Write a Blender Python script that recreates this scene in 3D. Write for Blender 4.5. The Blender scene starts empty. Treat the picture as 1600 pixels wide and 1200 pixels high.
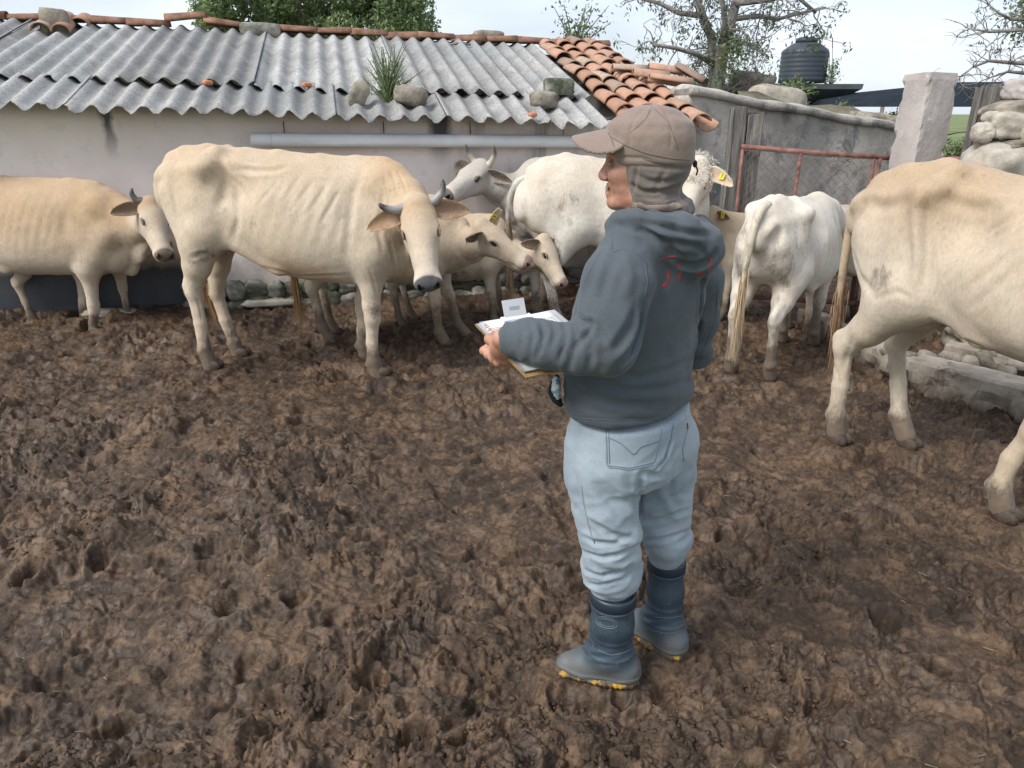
import bpy, bmesh, math, random
import numpy as np
from mathutils import Vector, Matrix
from mathutils.bvhtree import BVHTree

SC = bpy.context.scene
COL = SC.collection
R = math.radians
rng = np.random.default_rng(7)
random.seed(7)

# ------------------------------------------------------------------ camera
F = 1155.0                       # focal length in pixels of the 1600 px wide photograph
CZ = 1.65                        # eye height
PITCH = math.atan(422.0 / F)
cam = bpy.data.cameras.new('camera')
cam.lens = F / 1600 * 36; cam.sensor_width = 36
cam.clip_start = 0.05; cam.clip_end = 6000
camo = bpy.data.objects.new('camera', cam); COL.objects.link(camo)
camo.location = (0, 0, CZ); camo.rotation_euler = (math.pi / 2 - PITCH, 0, 0)
SC.camera = camo

# ------------------------------------------------------------------ light
SUN_EL, SUN_AZ = 46.0, -124.0     # elevation; direction the light comes from, degrees from +Y towards +X
W = bpy.data.worlds.new('World'); SC.world = W; W.use_nodes = True
wn, wl = W.node_tree.nodes, W.node_tree.links
bg = wn['Background']
sky = wn.new('ShaderNodeTexSky'); sky.sky_type = 'NISHITA'; sky.sun_disc = False
sky.sun_elevation = R(SUN_EL); sky.sun_rotation = R(SUN_AZ)
sky.air_density = 1.0; sky.dust_density = 2.0; sky.ozone_density = 1.0
tc = wn.new('ShaderNodeTexCoord')
mp = wn.new('ShaderNodeMapping'); mp.inputs['Scale'].default_value = (1.0, 1.0, 3.2)
nz = wn.new('ShaderNodeTexNoise'); nz.inputs['Scale'].default_value = 2.3; nz.inputs['Detail'].default_value = 7
nz.inputs['Roughness'].default_value = .5
cr = wn.new('ShaderNodeValToRGB')
cr.color_ramp.elements[0].position = .38; cr.color_ramp.elements[0].color = (.45, .45, .45, 1)
cr.color_ramp.elements[1].position = .66; cr.color_ramp.elements[1].color = (.90, .90, .90, 1)
mx = wn.new('ShaderNodeMix'); mx.data_type = 'RGBA'
mx.inputs[7].default_value = (8.3, 8.9, 9.9, 1)      # cloud radiance in the sky's own units
wl.new(tc.outputs['Generated'], mp.inputs[0]); wl.new(mp.outputs[0], nz.inputs['Vector'])
wl.new(nz.outputs['Fac'], cr.inputs[0]); wl.new(cr.outputs[0], mx.inputs[0])
wl.new(sky.outputs[0], mx.inputs[6]); wl.new(mx.outputs[2], bg.inputs[0])
bg.inputs[1].default_value = 0.052
sun = bpy.data.lights.new('sun', 'SUN'); sun.energy = 1.5; sun.angle = R(26); sun.color = (1.0, .965, .91)
suno = bpy.data.objects.new('sun', sun); COL.objects.link(suno)
sd = Vector((math.sin(R(SUN_AZ)) * math.cos(R(SUN_EL)), math.cos(R(SUN_AZ)) * math.cos(R(SUN_EL)), math.sin(R(SUN_EL))))
suno.rotation_euler = sd.to_track_quat('Z', 'Y').to_euler()
SC.view_settings.view_transform = 'Standard'; SC.view_settings.look = 'None'
SC.view_settings.exposure = 1.40; SC.view_settings.gamma = 1; SC.view_settings.use_curve_mapping = False
SC.render.engine = 'CYCLES'

# ------------------------------------------------------------------ geometry of the view, used to place things at real distances
cP, sP = math.cos(PITCH), math.sin(PITCH)
def ray(u, v):
    x, y = (u - 800) / F, (600 - v) / F
    return np.array([x, cP + y * sP, -sP + y * cP])
CAM = np.array([0, 0, CZ])
def P(u, v, Y):
    d = ray(u, v); return CAM + d * (Y / d[1])
def G(u, v, z=0.0):
    d = ray(u, v); return CAM + d * ((z - CZ) / d[2])
def nrm(v):
    v = np.asarray(v, float); return v / (np.linalg.norm(v) + 1e-12)
def lin(c):
    """sRGB 0-255 to linear"""
    c = np.asarray(c, float) / 255
    return np.where(c <= .04045, c / 12.92, ((c + .055) / 1.055) ** 2.4)

# ------------------------------------------------------------------ objects
def tag(o, label=None, cat=None, group=None, kind=None):
    if label: o['label'] = label
    if cat: o['category'] = cat
    if group: o['group'] = group
    if kind: o['kind'] = kind
    return o
def link(o, parent=None):
    COL.objects.link(o)
    if parent is not None: o.parent = parent
    return o
def thing(name, loc=(0, 0, 0), rz=0.0, label=None, cat=None, group=None):
    o = bpy.data.objects.new(name, None); o.empty_display_size = .1
    o.location = tuple(float(c) for c in loc); o.rotation_euler = (0, 0, rz)
    link(o); tag(o, label, cat, group); return o
def mesh_obj(name, verts, faces, mat=None, parent=None, smooth=True, cols=None, mud=None, org=None):
    verts = np.asarray(verts, np.float32).reshape(-1, 3)
    if org is not None: verts = verts - np.asarray(org, np.float32)
    me = bpy.data.meshes.new(name)
    if isinstance(faces, np.ndarray):
        n, k = faces.shape
        me.vertices.add(len(verts)); me.vertices.foreach_set('co', verts.ravel())
        me.loops.add(n * k); me.loops.foreach_set('vertex_index', faces.astype(np.int32).ravel())
        me.polygons.add(n); me.polygons.foreach_set('loop_start', np.arange(0, n * k, k, dtype=np.int32))
        me.polygons.foreach_set('loop_total', np.full(n, k, np.int32))
        me.update(calc_edges=True)
    else:
        me.from_pydata(verts.tolist(), [], faces); me.update()
    if smooth and len(me.polygons): me.polygons.foreach_set('use_smooth', [True] * len(me.polygons))
    if cols is not None:
        a = me.attributes.new('col', 'FLOAT_COLOR', 'POINT')
        c = np.ones((len(verts), 4), np.float32); c[:, :3] = cols; a.data.foreach_set('color', c.ravel())
    if mud is not None:
        a = me.attributes.new('mud', 'FLOAT', 'POINT'); a.data.foreach_set('value', np.asarray(mud, np.float32) * np.ones(len(verts), np.float32))
    if mat is not None: me.materials.append(mat)
    o = bpy.data.objects.new(name, me); link(o, parent); return o

class MB:
    """collects shapes, builds them as one mesh"""
    def __init__(s): s.v = []; s.f = []
    def add(s, v, f):
        b = sum(len(a) for a in s.v); s.v.append(np.asarray(v, float).reshape(-1, 3)); s.f += [tuple(i + b for i in q) for q in f]; return s
    def box(s, c, size, rot=None, jit=0.0, rg=None):
        h = np.array(size) / 2
        p = np.array([[x, y, z] for x in (-1, 1) for y in (-1, 1) for z in (-1, 1)], float) * h
        if jit: p += (rg or rng).normal(0, jit, p.shape)
        if rot is not None: p = p @ np.asarray(rot).T
        return s.add(p + np.asarray(c, float), [(0, 1, 3, 2), (4, 6, 7, 5), (0, 4, 5, 1), (2, 3, 7, 6), (0, 2, 6, 4), (1, 5, 7, 3)])
    def tube(s, pts, rad, seg=8, cap=True, flat=None):
        pts = np.asarray(pts, float); n = len(pts); rad = np.ones(n) * rad
        t = np.gradient(pts, axis=0); t /= np.linalg.norm(t, axis=1)[:, None] + 1e-12
        a = np.array([0, 0, 1.0]) if abs(t[0][2]) < .9 else np.array([1.0, 0, 0])
        V = []
        for i in range(n):
            a = a - t[i] * (a @ t[i]); a = nrm(a); b = np.cross(t[i], a)
            for k in range(seg):
                an = 2 * math.pi * k / seg
                V.append(pts[i] + rad[i] * (a * math.cos(an) + b * math.sin(an)))
        Fc = [(i * seg + k, i * seg + (k + 1) % seg, (i + 1) * seg + (k + 1) % seg, (i + 1) * seg + k) for i in range(n - 1) for k in range(seg)]
        if cap: Fc += [tuple(range(seg - 1, -1, -1)), tuple((n - 1) * seg + k for k in range(seg))]
        return s.add(V, Fc)
    def sphere(s, c, r, seg=12, rings=8, rot=None):
        r = np.ones(3) * r; V = [[0, 0, 1]]
        for i in range(1, rings):
            th = math.pi * i / rings
            V += [[math.sin(th) * math.cos(2 * math.pi * k / seg), math.sin(th) * math.sin(2 * math.pi * k / seg), math.cos(th)] for k in range(seg)]
        V.append([0, 0, -1]); V = np.array(V) * r
        if rot is not None: V = V @ np.asarray(rot).T
        Fc = [(0, 1 + k, 1 + (k + 1) % seg) for k in range(seg)]
        for i in range(rings - 2):
            Fc += [(1 + i * seg + k, 1 + (i + 1) * seg + k, 1 + (i + 1) * seg + (k + 1) % seg, 1 + i * seg + (k + 1) % seg) for k in range(seg)]
        L = len(V) - 1; b = 1 + (rings - 2) * seg
        Fc += [(L, b + (k + 1) % seg, b + k) for k in range(seg)]
        return s.add(V + np.asarray(c, float), Fc)
    def lathe(s, prof, c, seg=24):
        V = []; n = len(prof)
        for r, z in prof: V += [[c[0] + r * math.cos(2 * math.pi * k / seg), c[1] + r * math.sin(2 * math.pi * k / seg), c[2] + z] for k in range(seg)]
        Fc = [(i * seg + k, i * seg + (k + 1) % seg, (i + 1) * seg + (k + 1) % seg, (i + 1) * seg + k) for i in range(n - 1) for k in range(seg)]
        Fc += [tuple(range(seg - 1, -1, -1)), tuple((n - 1) * seg + k for k in range(seg))]
        return s.add(V, Fc)
    def build(s, name, mat, parent=None, smooth=False, org=None, **kw):
        return mesh_obj(name, np.concatenate(s.v), s.f, mat, parent, smooth, org=org, **kw)

def rotz(a):
    c, s = math.cos(a), math.sin(a); return np.array([[c, -s, 0], [s, c, 0], [0, 0, 1.0]])
def euler(x, y, z):
    return np.array(Matrix.Rotation(z, 3, 'Z') @ Matrix.Rotation(y, 3, 'Y') @ Matrix.Rotation(x, 3, 'X'))

# ------------------------------------------------------------------ noise
def _hash(ix, iy, iz, seed):
    n = (ix.astype(np.int64) * 374761393 + iy.astype(np.int64) * 668265263 + iz.astype(np.int64) * 2147483647 + seed * 1274126177) & 0xffffffff
    n = ((n ^ (n >> 13)) * 1274126177) & 0xffffffff
    n = ((n ^ (n >> 16)) * 2246822519) & 0xffffffff
    return ((n ^ (n >> 15)) & 0xffffff).astype(np.float32) / 16777215.0
def vnoise(p, seed=0):
    """value noise in -1..1; p (...,3) or (...,2)"""
    if p.shape[-1] == 2: p = np.concatenate([p, np.zeros(p.shape[:-1] + (1,))], -1)
    i = np.floor(p).astype(np.int64); f = (p - i).astype(np.float32); f = f * f * f * (f * (f * 6 - 15) + 10)
    r = 0
    for dx in (0, 1):
        wx = f[..., 0] if dx else 1 - f[..., 0]
        for dy in (0, 1):
            wy = f[..., 1] if dy else 1 - f[..., 1]
            for dz in (0, 1):
                if dz and not i[..., 2].any() and not f[..., 2].any(): continue
                wz = f[..., 2] if dz else 1 - f[..., 2]
                r = r + wx * wy * wz * _hash(i[..., 0] + dx, i[..., 1] + dy, i[..., 2] + dz, seed)
    return r * 2 - 1
def fbm(p, seed=0, oct=4, gain=.5, lac=2.03):
    r, a, s = 0, 1.0, 0
    for o in range(oct):
        r = r + a * vnoise(p, seed + o * 17); s += a; a *= gain; p = p * lac + 3.7
    return r / s
def worley(p, seed=0):
    """2-D: nearest and second distance, id"""
    i = np.floor(p).astype(np.int64); d1 = np.full(p.shape[:-1], 9.0, np.float32); d2 = d1.copy(); idv = np.zeros_like(d1)
    for dx in (-1, 0, 1):
        for dy in (-1, 0, 1):
            cx, cy = i[..., 0] + dx, i[..., 1] + dy; z = np.zeros_like(cx)
            px = cx + _hash(cx, cy, z, seed); py = cy + _hash(cx, cy, z + 1, seed)
            d = np.hypot(p[..., 0] - px, p[..., 1] - py).astype(np.float32)
            h = _hash(cx, cy, z + 2, seed); m = d < d1
            d2 = np.where(m, d1, np.minimum(d2, d)); idv = np.where(m, h, idv); d1 = np.where(m, d, d1)
    return d1, d2, idv
def sstep(a, b, x):
    t = np.clip((x - a) / (b - a), 0, 1); return t * t * (3 - 2 * t)

# ------------------------------------------------------------------ implicit surfaces: smooth unions of tapered limbs, meshed as one skin
class Grid:
    def __init__(s, xs, ys, zs):
        s.ax = [np.asarray(a, np.float32) for a in (xs, ys, zs)]
        s.D = np.full([len(a) for a in s.ax], 1.0, np.float32)
    def blk(s, lo, hi):
        sl = []
        for a, l, h in zip(s.ax, lo, hi):
            i, j = np.searchsorted(a, l), np.searchsorted(a, h)
            if j <= i: return None
            sl.append(slice(i, j))
        X = s.ax[0][sl[0]][:, None, None]; Y = s.ax[1][sl[1]][None, :, None]; Z = s.ax[2][sl[2]][None, None, :]
        return tuple(sl), X, Y, Z
    def op(s, f, lo, hi, k=.03, sub=False):
        b = s.blk(np.asarray(lo) - k - .02, np.asarray(hi) + k + .02)
        if b is None: return
        sl, X, Y, Z = b; a = s.D[sl]; d = f(X, Y, Z)
        if sub: d = -d; h = np.maximum(k - np.abs(a - d), 0) / k; s.D[sl] = np.maximum(a, d) + h * h * k * .25
        else: h = np.maximum(k - np.abs(a - d), 0) / k; s.D[sl] = np.minimum(a, d) - h * h * k * .25
    def cone(s, a, b, ra, rb, k=.03, flat=None, sub=False):
        a = np.asarray(a, np.float32); b = np.asarray(b, np.float32); ab = b - a; L = float(ab @ ab) + 1e-9; m = max(ra, rb)
        def f(X, Y, Z):
            x, y, z = X - a[0], Y - a[1], Z - a[2]
            t = np.clip((x * ab[0] + y * ab[1] + z * ab[2]) / L, 0, 1)
            x = x - t * ab[0]; y = y - t * ab[1]; z = z - t * ab[2]
            if flat is not None:
                n, sc = flat; q = (x * n[0] + y * n[1] + z * n[2]) * (sc - 1); x = x + q * n[0]; y = y + q * n[1]; z = z + q * n[2]
            return np.sqrt(x * x + y * y + z * z) - (ra + (rb - ra) * t)
        e = m * (1 if flat is None else max(1, 1 / flat[1]))
        s.op(f, np.minimum(a, b) - e, np.maximum(a, b) + e, k, sub)
    def chain(s, pts, k=.03, flat=None):
        for p, q in zip(pts[:-1], pts[1:]): s.cone(p[:3], q[:3], p[3], q[3], k, flat)
    def ell(s, c, r, rot=None, k=.03, sub=False):
        c = np.asarray(c, np.float32); r = np.ones(3) * r; M = np.eye(3) if rot is None else np.asarray(rot)   # columns are the axes
        def f(X, Y, Z):
            x, y, z = X - c[0], Y - c[1], Z - c[2]
            q = [(x * M[0, i] + y * M[1, i] + z * M[2, i]) / r[i] for i in range(3)]
            k0 = np.sqrt(q[0] ** 2 + q[1] ** 2 + q[2] ** 2); k1 = np.sqrt((q[0] / r[0]) ** 2 + (q[1] / r[1]) ** 2 + (q[2] / r[2]) ** 2) + 1e-6
            return k0 * (k0 - 1) / k1
        e = np.sqrt((M ** 2) @ (r ** 2)); s.op(f, c - e, c + e, k, sub)
    def loft(s, st, k=.04, n=2.25, taper=.18, o=(0, 0), ang=0.0, capr=.08):
        """torso along x of the frame (o, ang); stations (x, ztop, zbottom, halfwidth[, ycentre])"""
        st = np.array([list(q) + [0] * (5 - len(q)) for q in st], float); xs = st[:, 0]
        fx = np.linspace(xs[0], xs[-1], 200); W = []
        for c in range(1, 5):
            m = np.gradient(st[:, c], xs); j = np.clip(np.searchsorted(xs, fx) - 1, 0, len(xs) - 2); h = xs[j + 1] - xs[j]; t = (fx - xs[j]) / h
            W.append((2 * t**3 - 3 * t**2 + 1) * st[j, c] + (t**3 - 2 * t**2 + t) * h * m[j] + (-2 * t**3 + 3 * t**2) * st[j + 1, c] + (t**3 - t**2) * h * m[j + 1])
        ca, sa = math.cos(ang), math.sin(ang)
        def f(X, Y, Z):
            px = (X - o[0]) * ca + (Y - o[1]) * sa; py = -(X - o[0]) * sa + (Y - o[1]) * ca
            xc = np.clip(px, xs[0], xs[-1]); zt, zb, w, yc = [np.interp(xc, fx, a).astype(np.float32) for a in W]
            h = (zt - zb) / 2; zc = (zt + zb) / 2; q = (Z - zc) / h
            yy = np.abs(py - yc) / (w * (1 - taper * np.clip(q, -1, 1)))
            e = np.abs(px - xc) / capr
            r = (yy ** n + np.abs(q) ** n + e ** n) ** (1 / n)
            return (r - 1) * np.minimum(w, h) * .95
        m = max(abs(xs[0]), abs(xs[-1])) + capr + .5
        s.op(f, (-99, -99, st[:, 2].min() - .06), (99, 99, st[:, 1].max() + .06), k)
    def pts(s):
        X, Y, Z = np.meshgrid(*s.ax, indexing='ij'); return np.stack([X, Y, Z], -1)
    def mesh(s, keep=None):
        D = s.D; sg = D < 0; nx, ny, nz = D.shape
        c = np.zeros((nx - 1, ny - 1, nz - 1), np.int8)
        for dx in (0, 1):
            for dy in (0, 1):
                for dz in (0, 1): c += sg[dx:nx - 1 + dx, dy:ny - 1 + dy, dz:nz - 1 + dz]
        act = (c > 0) & (c < 8); idx = np.argwhere(act); I = [idx[:, 0], idx[:, 1], idx[:, 2]]
        pos = np.zeros((len(idx), 3), np.float64); cnt = np.zeros(len(idx))
        cs = [(a, b, d) for a in (0, 1) for b in (0, 1) for d in (0, 1)]
        for p in cs:
            for ax in range(3):
                if p[ax]: continue
                q = list(p); q[ax] = 1
                v0 = D[I[0] + p[0], I[1] + p[1], I[2] + p[2]]; v1 = D[I[0] + q[0], I[1] + q[1], I[2] + q[2]]
                m = (v0 < 0) != (v1 < 0); t = np.where(m, v0 / (v0 - v1 + 1e-12), 0)
                for e in range(3):
                    A = s.ax[e]; x0 = A[I[e] + p[e]]; x1 = A[I[e] + q[e]]; pos[:, e] += m * (x0 + t * (x1 - x0))
                cnt += m
        pos /= cnt[:, None]
        vid = np.full(act.shape, -1, np.int64); vid[act] = np.arange(len(idx))
        Fs = []
        for ax in range(3):
            o1, o2 = (ax + 1) % 3, (ax + 2) % 3
            sl0 = [slice(1, -1)] * 3; sl1 = [slice(1, -1)] * 3; sl0[ax] = slice(0, -1); sl1[ax] = slice(1, None)
            a, b = sg[tuple(sl0)], sg[tuple(sl1)]; e = np.argwhere(a != b)
            if not len(e): continue
            fl = a[e[:, 0], e[:, 1], e[:, 2]]; off = np.ones(3, np.int64); off[ax] = 0; e = e + off
            def V(d1, d2):
                q = e.copy(); q[:, o1] += d1; q[:, o2] += d2; return vid[q[:, 0], q[:, 1], q[:, 2]]
            f = np.stack([V(-1, -1), V(0, -1), V(0, 0), V(-1, 0)], 1); f[~fl] = f[~fl][:, ::-1]; Fs.append(f)
        Fc = np.concatenate(Fs); Fc = Fc[(Fc >= 0).all(1)]
        return pos.astype(np.float32), Fc
def axis(lo, hi, h, fine=()):
    """coordinates from lo to hi at step h, finer inside the ranges fine = [(a, b, hf)]"""
    out = [lo]
    while out[-1] < hi:
        x = out[-1]; st = h
        for a, b, hf in fine:
            if a <= x <= b: st = min(st, hf)
            elif x < a: st = min(st, max(hf, min(h, (a - x) * .5 + hf)))
            else: st = min(st, max(hf, min(h, (x - b) * .5 + hf)))
        out.append(x + st)
    return np.array(out)
def vnormals(v, f):
    n = np.zeros_like(v); a = np.cross(v[f[:, 2]] - v[f[:, 0]], v[f[:, 3]] - v[f[:, 1]])
    for k in range(4): np.add.at(n, f[:, k], a)
    return n / (np.linalg.norm(n, axis=1)[:, None] + 1e-12)

def snap(bv, u, v_):
    d = Vector(ray(u, v_)).normalized(); loc, nrm_, i, ds = bv.ray_cast(Vector(CAM), d)
    if loc is None: return None
    n_ = np.array(nrm_); n_ = -n_ if n_ @ np.array(d) > 0 else n_; return np.array(loc), n_
def densify(px, step=3.0):
    px = np.array(px, float); out = [px[0]]
    for a_, b_ in zip(px[:-1], px[1:]):
        k = max(1, int(np.linalg.norm(b_ - a_) / step)); out += [a_ + (b_ - a_) * i / k for i in range(1, k + 1)]
    return out
def bvh_of(V, Fc): return BVHTree.FromPolygons([tuple(p) for p in V.tolist()], [tuple(q) for q in Fc.tolist()])
def crease(V, Fc, lst):
    """press grooves (depth > 0) or raise ridges (depth < 0) along lines seen on the surface: (points, width m, depth m)"""
    bv = bvh_of(V, Fc); n = vnormals(V, Fc); d = np.zeros(len(V))
    for px, w, dp in lst:
        q = [s_[0] for s_ in (snap(bv, *p) for p in densify(px, 2.5)) if s_ is not None]
        if len(q) < 2: continue
        q = np.array(q)
        for _ in range(2):
            if len(q) > 2: q[1:-1] = (q[:-2] + q[1:-1] * 2 + q[2:]) / 4
        lo, hi = q.min(0) - w * 3, q.max(0) + w * 3; m = np.all((V > lo) & (V < hi), axis=1); X = V[m]
        if not len(X): continue
        D2 = ((X[:, None, :] - q[None]) ** 2).sum(-1); k = D2.argmin(1); dd = np.sqrt(D2[np.arange(len(X)), k]); tp = np.sin(math.pi * np.clip((k + .7) / (len(q) + .4), 0, 1)) ** .5
        d[m] -= dp * tp * (np.exp(-(dd / w) ** 2) - .35 * np.exp(-((dd - 1.7 * w) / (.8 * w)) ** 2))
    return V + n * d[:, None]
def folds(V, across, fa, fl, seed, sharp=1.6):
    """cloth-like ridges running at right angles to `across`"""
    a = nrm(across); c = V @ a; q = V * fl + np.outer(c, a) * (fa - fl) + seed * 3.3; n = fbm(q, seed, 2, .4); return np.clip(1 - np.abs(n) * 3.0, -.3, 1) * .5 + .5 * n

# ------------------------------------------------------------------ materials
def mat(name):
    m = bpy.data.materials.new(name); m.use_nodes = True; nt = m.node_tree
    return m, nt, nt.nodes['Principled BSDF']
class NT:
    def __init__(s, nt, b): s.nt = nt; s.b = b
    def n(s, t, **kw):
        o = s.nt.nodes.new('ShaderNode' + t)
        for k, v in kw.items(): setattr(o, k, v)
        return o
    def l(s, a, b): s.nt.links.new(a, b); return s
    def noise(s, scale, detail=5, rough=.5, vec=None, dist=0.0, out='Fac'):
        o = s.n('TexNoise'); o.inputs['Scale'].default_value = scale; o.inputs['Detail'].default_value = detail
        o.inputs['Roughness'].default_value = rough; o.inputs['Distortion'].default_value = dist
        if vec is not None: s.l(vec, o.inputs['Vector'])
        return o.outputs[out]
    def ramp(s, fac, stops):
        o = s.n('ValToRGB'); r = o.color_ramp
        while len(r.elements) < len(stops): r.elements.new(.5)
        for e, (p, c) in zip(r.elements, stops):
            e.position = p; e.color = (c, c, c, 1) if np.isscalar(c) else (float(c[0]), float(c[1]), float(c[2]), 1)
        s.l(fac, o.inputs[0]); return o.outputs[0]
    def mix(s, fac, a, b, mode='MIX'):
        o = s.n('Mix', data_type='RGBA', blend_type=mode)
        for i, x in ((0, fac), (6, a), (7, b)):
            if isinstance(x, (int, float)): o.inputs[i].default_value = x if i == 0 else (x, x, x, 1)
            elif isinstance(x, (tuple, list, np.ndarray)): o.inputs[i].default_value = (float(x[0]), float(x[1]), float(x[2]), 1)
            else: s.l(x, o.inputs[i])
        return o.outputs[2]
    def math(s, op, a, b=0.0, clamp=False):
        o = s.n('Math', operation=op, use_clamp=clamp)
        for i, x in ((0, a), (1, b)):
            if isinstance(x, (int, float)): o.inputs[i].default_value = x
            else: s.l(x, o.inputs[i])
        return o.outputs[0]
    def bump(s, h, strength=.3, dist=.01, normal=None):
        o = s.n('Bump'); o.inputs['Strength'].default_value = strength; o.inputs['Distance'].default_value = dist
        s.l(h, o.inputs['Height'])
        if normal is not None: s.l(normal, o.inputs['Normal'])
        return o.outputs[0]
    def obj(s): return s.n('TexCoord').outputs['Object']
    def pos(s): return s.n('NewGeometry').outputs['Position']
    def mapping(s, vec, scale=(1, 1, 1), rot=(0, 0, 0)):
        o = s.n('Mapping'); o.inputs['Scale'].default_value = scale; o.inputs['Rotation'].default_value = rot; s.l(vec, o.inputs[0]); return o.outputs[0]
    def sep(s, vec):
        o = s.n('SeparateXYZ'); s.l(vec, o.inputs[0]); return o.outputs
def simple(name, c, rough=.8, var=.25, scale=12, bump=.25, bd=.004, c2=None, detail=6, spec=.3, metallic=0.0, obj_rand=0.0, world=True):
    m, nt, b = mat(name); N = NT(nt, b); v = N.pos() if world else N.obj()
    c = np.asarray(c, float); c2 = c * (1 - var) if c2 is None else np.asarray(c2, float)
    col = N.mix(N.ramp(N.noise(scale, detail, .6, v), [(.35, 0.0), (.65, 1.0)]), c2, np.minimum(c * (1 + var * .4), .9))
    if obj_rand:
        oi = N.n('ObjectInfo'); k = N.ramp(oi.outputs['Random'], [(0, 1 - obj_rand), (1, 1.0)]); col = N.mix(1.0, col, k, 'MULTIPLY')
    N.l(col, b.inputs['Base Color']); b.inputs['Roughness'].default_value = rough; b.inputs['Specular IOR Level'].default_value = spec
    b.inputs['Metallic'].default_value = metallic
    if bump: N.l(N.bump(N.noise(scale * 5, 8, .65, v), bump, bd), b.inputs['Normal'])
    return m
# ================================================================== GROUND
def wall_line_y(x):                       # front face of the shed wall
    return SH_Y0 + (x - SH_X0) * math.tan(SH_YAW)
SH_YAW = R(13); SH_X0, SH_Y0 = -2.0, 6.44
def base_h(x, y):
    d = wall_line_y(x) - y                # distance in front of the shed wall
    h = .13 * sstep(1.6, -.1, d) * sstep(3.2, 1.2, x)
    return h + .03 * np.sin(x * 1.3 + .6) * np.sin(y * 1.1 + 1.0) + .02 * np.sin(x * 2.9 + y * 1.7)
def mud_h(x, y):
    p = np.stack([x, y], -1)
    w = np.stack([fbm(p * 5, 11, 3), fbm(p * 5 + 9, 23, 3)], -1) * .09 + np.stack([fbm(p * 26, 12, 2), fbm(p * 26 + 9, 24, 2)], -1) * .016
    q = p + w
    smear = sstep(-.22, .22, fbm(p * 1.25 + 3.3, 31, 3))          # 0 smooth trodden, 1 crumbly
    sm = .26 + .74 * smear
    d1, d2, idv = worley(q * 7.5, 5); clod = np.sqrt(np.clip(d2 - d1, 0, 1)) * (.35 + idv)
    e1, e2, jd = worley(q * 19, 8); c2 = np.sqrt(np.clip(e2 - e1, 0, 1)) * (.3 + jd)
    g1, g2, kd = worley(q * 46, 9); c3 = np.sqrt(np.clip(g2 - g1, 0, 1)) * (.3 + kd)
    m2 = sstep(-.25, .3, fbm(p * 3.1, 77, 2))
    h = .038 * clod * sm + .029 * c2 * (.15 + .85 * sm) * (.35 + .65 * m2) + .009 * c3 * (.25 + .75 * sm)
    for fr, am, sd in ((8, .012, 81), (17, .010, 82), (38, .008, 83)):
        rn = np.sqrt(np.abs(vnoise(q * fr + sd, sd)) + .01) * 2.2 - 1; h = h + am * rn * (.4 + .6 * sm)
    b = 1 - np.abs(fbm(q * 3.3, 41, 4)); h = h + .062 * (b * b - .6) * (.4 + .6 * smear)
    b = 1 - np.abs(fbm(q * 7.1 + 5, 43, 3)) * 1.6; h = h + .026 * (b - .5) * (.5 + .5 * smear)
    hol = sstep(.30, .55, fbm(np.stack([q[..., 0] * 3.4, q[..., 1] * 5.2], -1) + 8, 47, 3)); h = h - .035 * hol
    h = h + .022 * fbm(p * 11, 51, 4, .6) * sm + .006 * fbm(q * 48, 61, 4, .62) * (.35 + .65 * sm)
    st = np.stack([p[..., 0] * .8 + p[..., 1] * 1.9, p[..., 1] * 9 - p[..., 0] * 5], -1)
    h = h + .007 * fbm(st * 2.2 + w * 20, 71, 3) * (1 - smear)     # slide marks in the smooth patches
    return h
PITS = []
_r = random.Random(3)
for i in range(120):
    Y = 1.3 + 6.0 * _r.random() ** 1.1; X = (_r.random() * 2 - 1) * (Y * .85 + .4)
    PITS.append((X, Y, .032 + .025 * _r.random(), _r.random() * 6.28, .030 + .030 * _r.random(), 1.0 + .5 * _r.random()))
nx, ny = 1000, 860
t = np.linspace(0, 1, ny); yy = .9 * (12.2 / .9) ** t
s = np.linspace(-1, 1, nx)
Yg = np.repeat(yy[:, None], nx, 1); Xg = s[None, :] * (Yg * .92 + .55)
Xg = Xg + 0
hg = base_h(Xg, Yg) + mud_h(Xg, Yg) - .060
for (px, py, pr, pa, pd, asp) in PITS:
    j0, j1 = np.searchsorted(yy, py - .2), np.searchsorted(yy, py + .2)
    hw = py * .92 + .55; i0 = int(max(0, (px / hw - .25 / hw + 1) / 2 * nx - 4)); i1 = int(min(nx, (px / hw + .25 / hw + 1) / 2 * nx + 4))
    if j1 <= j0 or i1 <= i0: continue
    dx = Xg[j0:j1, i0:i1] - px; dy = Yg[j0:j1, i0:i1] - py
    a = (dx * math.cos(pa) + dy * math.sin(pa)) / asp; b = -dx * math.sin(pa) + dy * math.cos(pa)
    r = np.hypot(a, b) / pr * (1 + .45 * fbm(np.stack([dx, dy], -1) * 17 + px * 9, int(px * 50) & 255, 3))
    hg[j0:j1, i0:i1] += -pd * sstep(1.15, .55, r) + .35 * pd * np.exp(-((r - 1.45) / .32) ** 2)
# feet and boots press into the mud
FEET = []      # filled from known stands: (x, y, radius, depth)
mv = np.stack([Xg, Yg, hg], -1).reshape(-1, 3)
ii = np.arange(ny * nx).reshape(ny, nx)
mf = np.stack([ii[:-1, :-1], ii[:-1, 1:], ii[1:, 1:], ii[1:, :-1]], -1).reshape(-1, 4)
def ground_z(x, y):
    j = int(np.clip(np.searchsorted(yy, y), 0, ny - 1)); hw = yy[j] * .92 + .55
    i = int(np.clip((x / hw + 1) / 2 * (nx - 1), 0, nx - 1)); return float(hg[max(0, j - 3):j + 4, max(0, i - 3):i + 4].mean())

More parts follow.
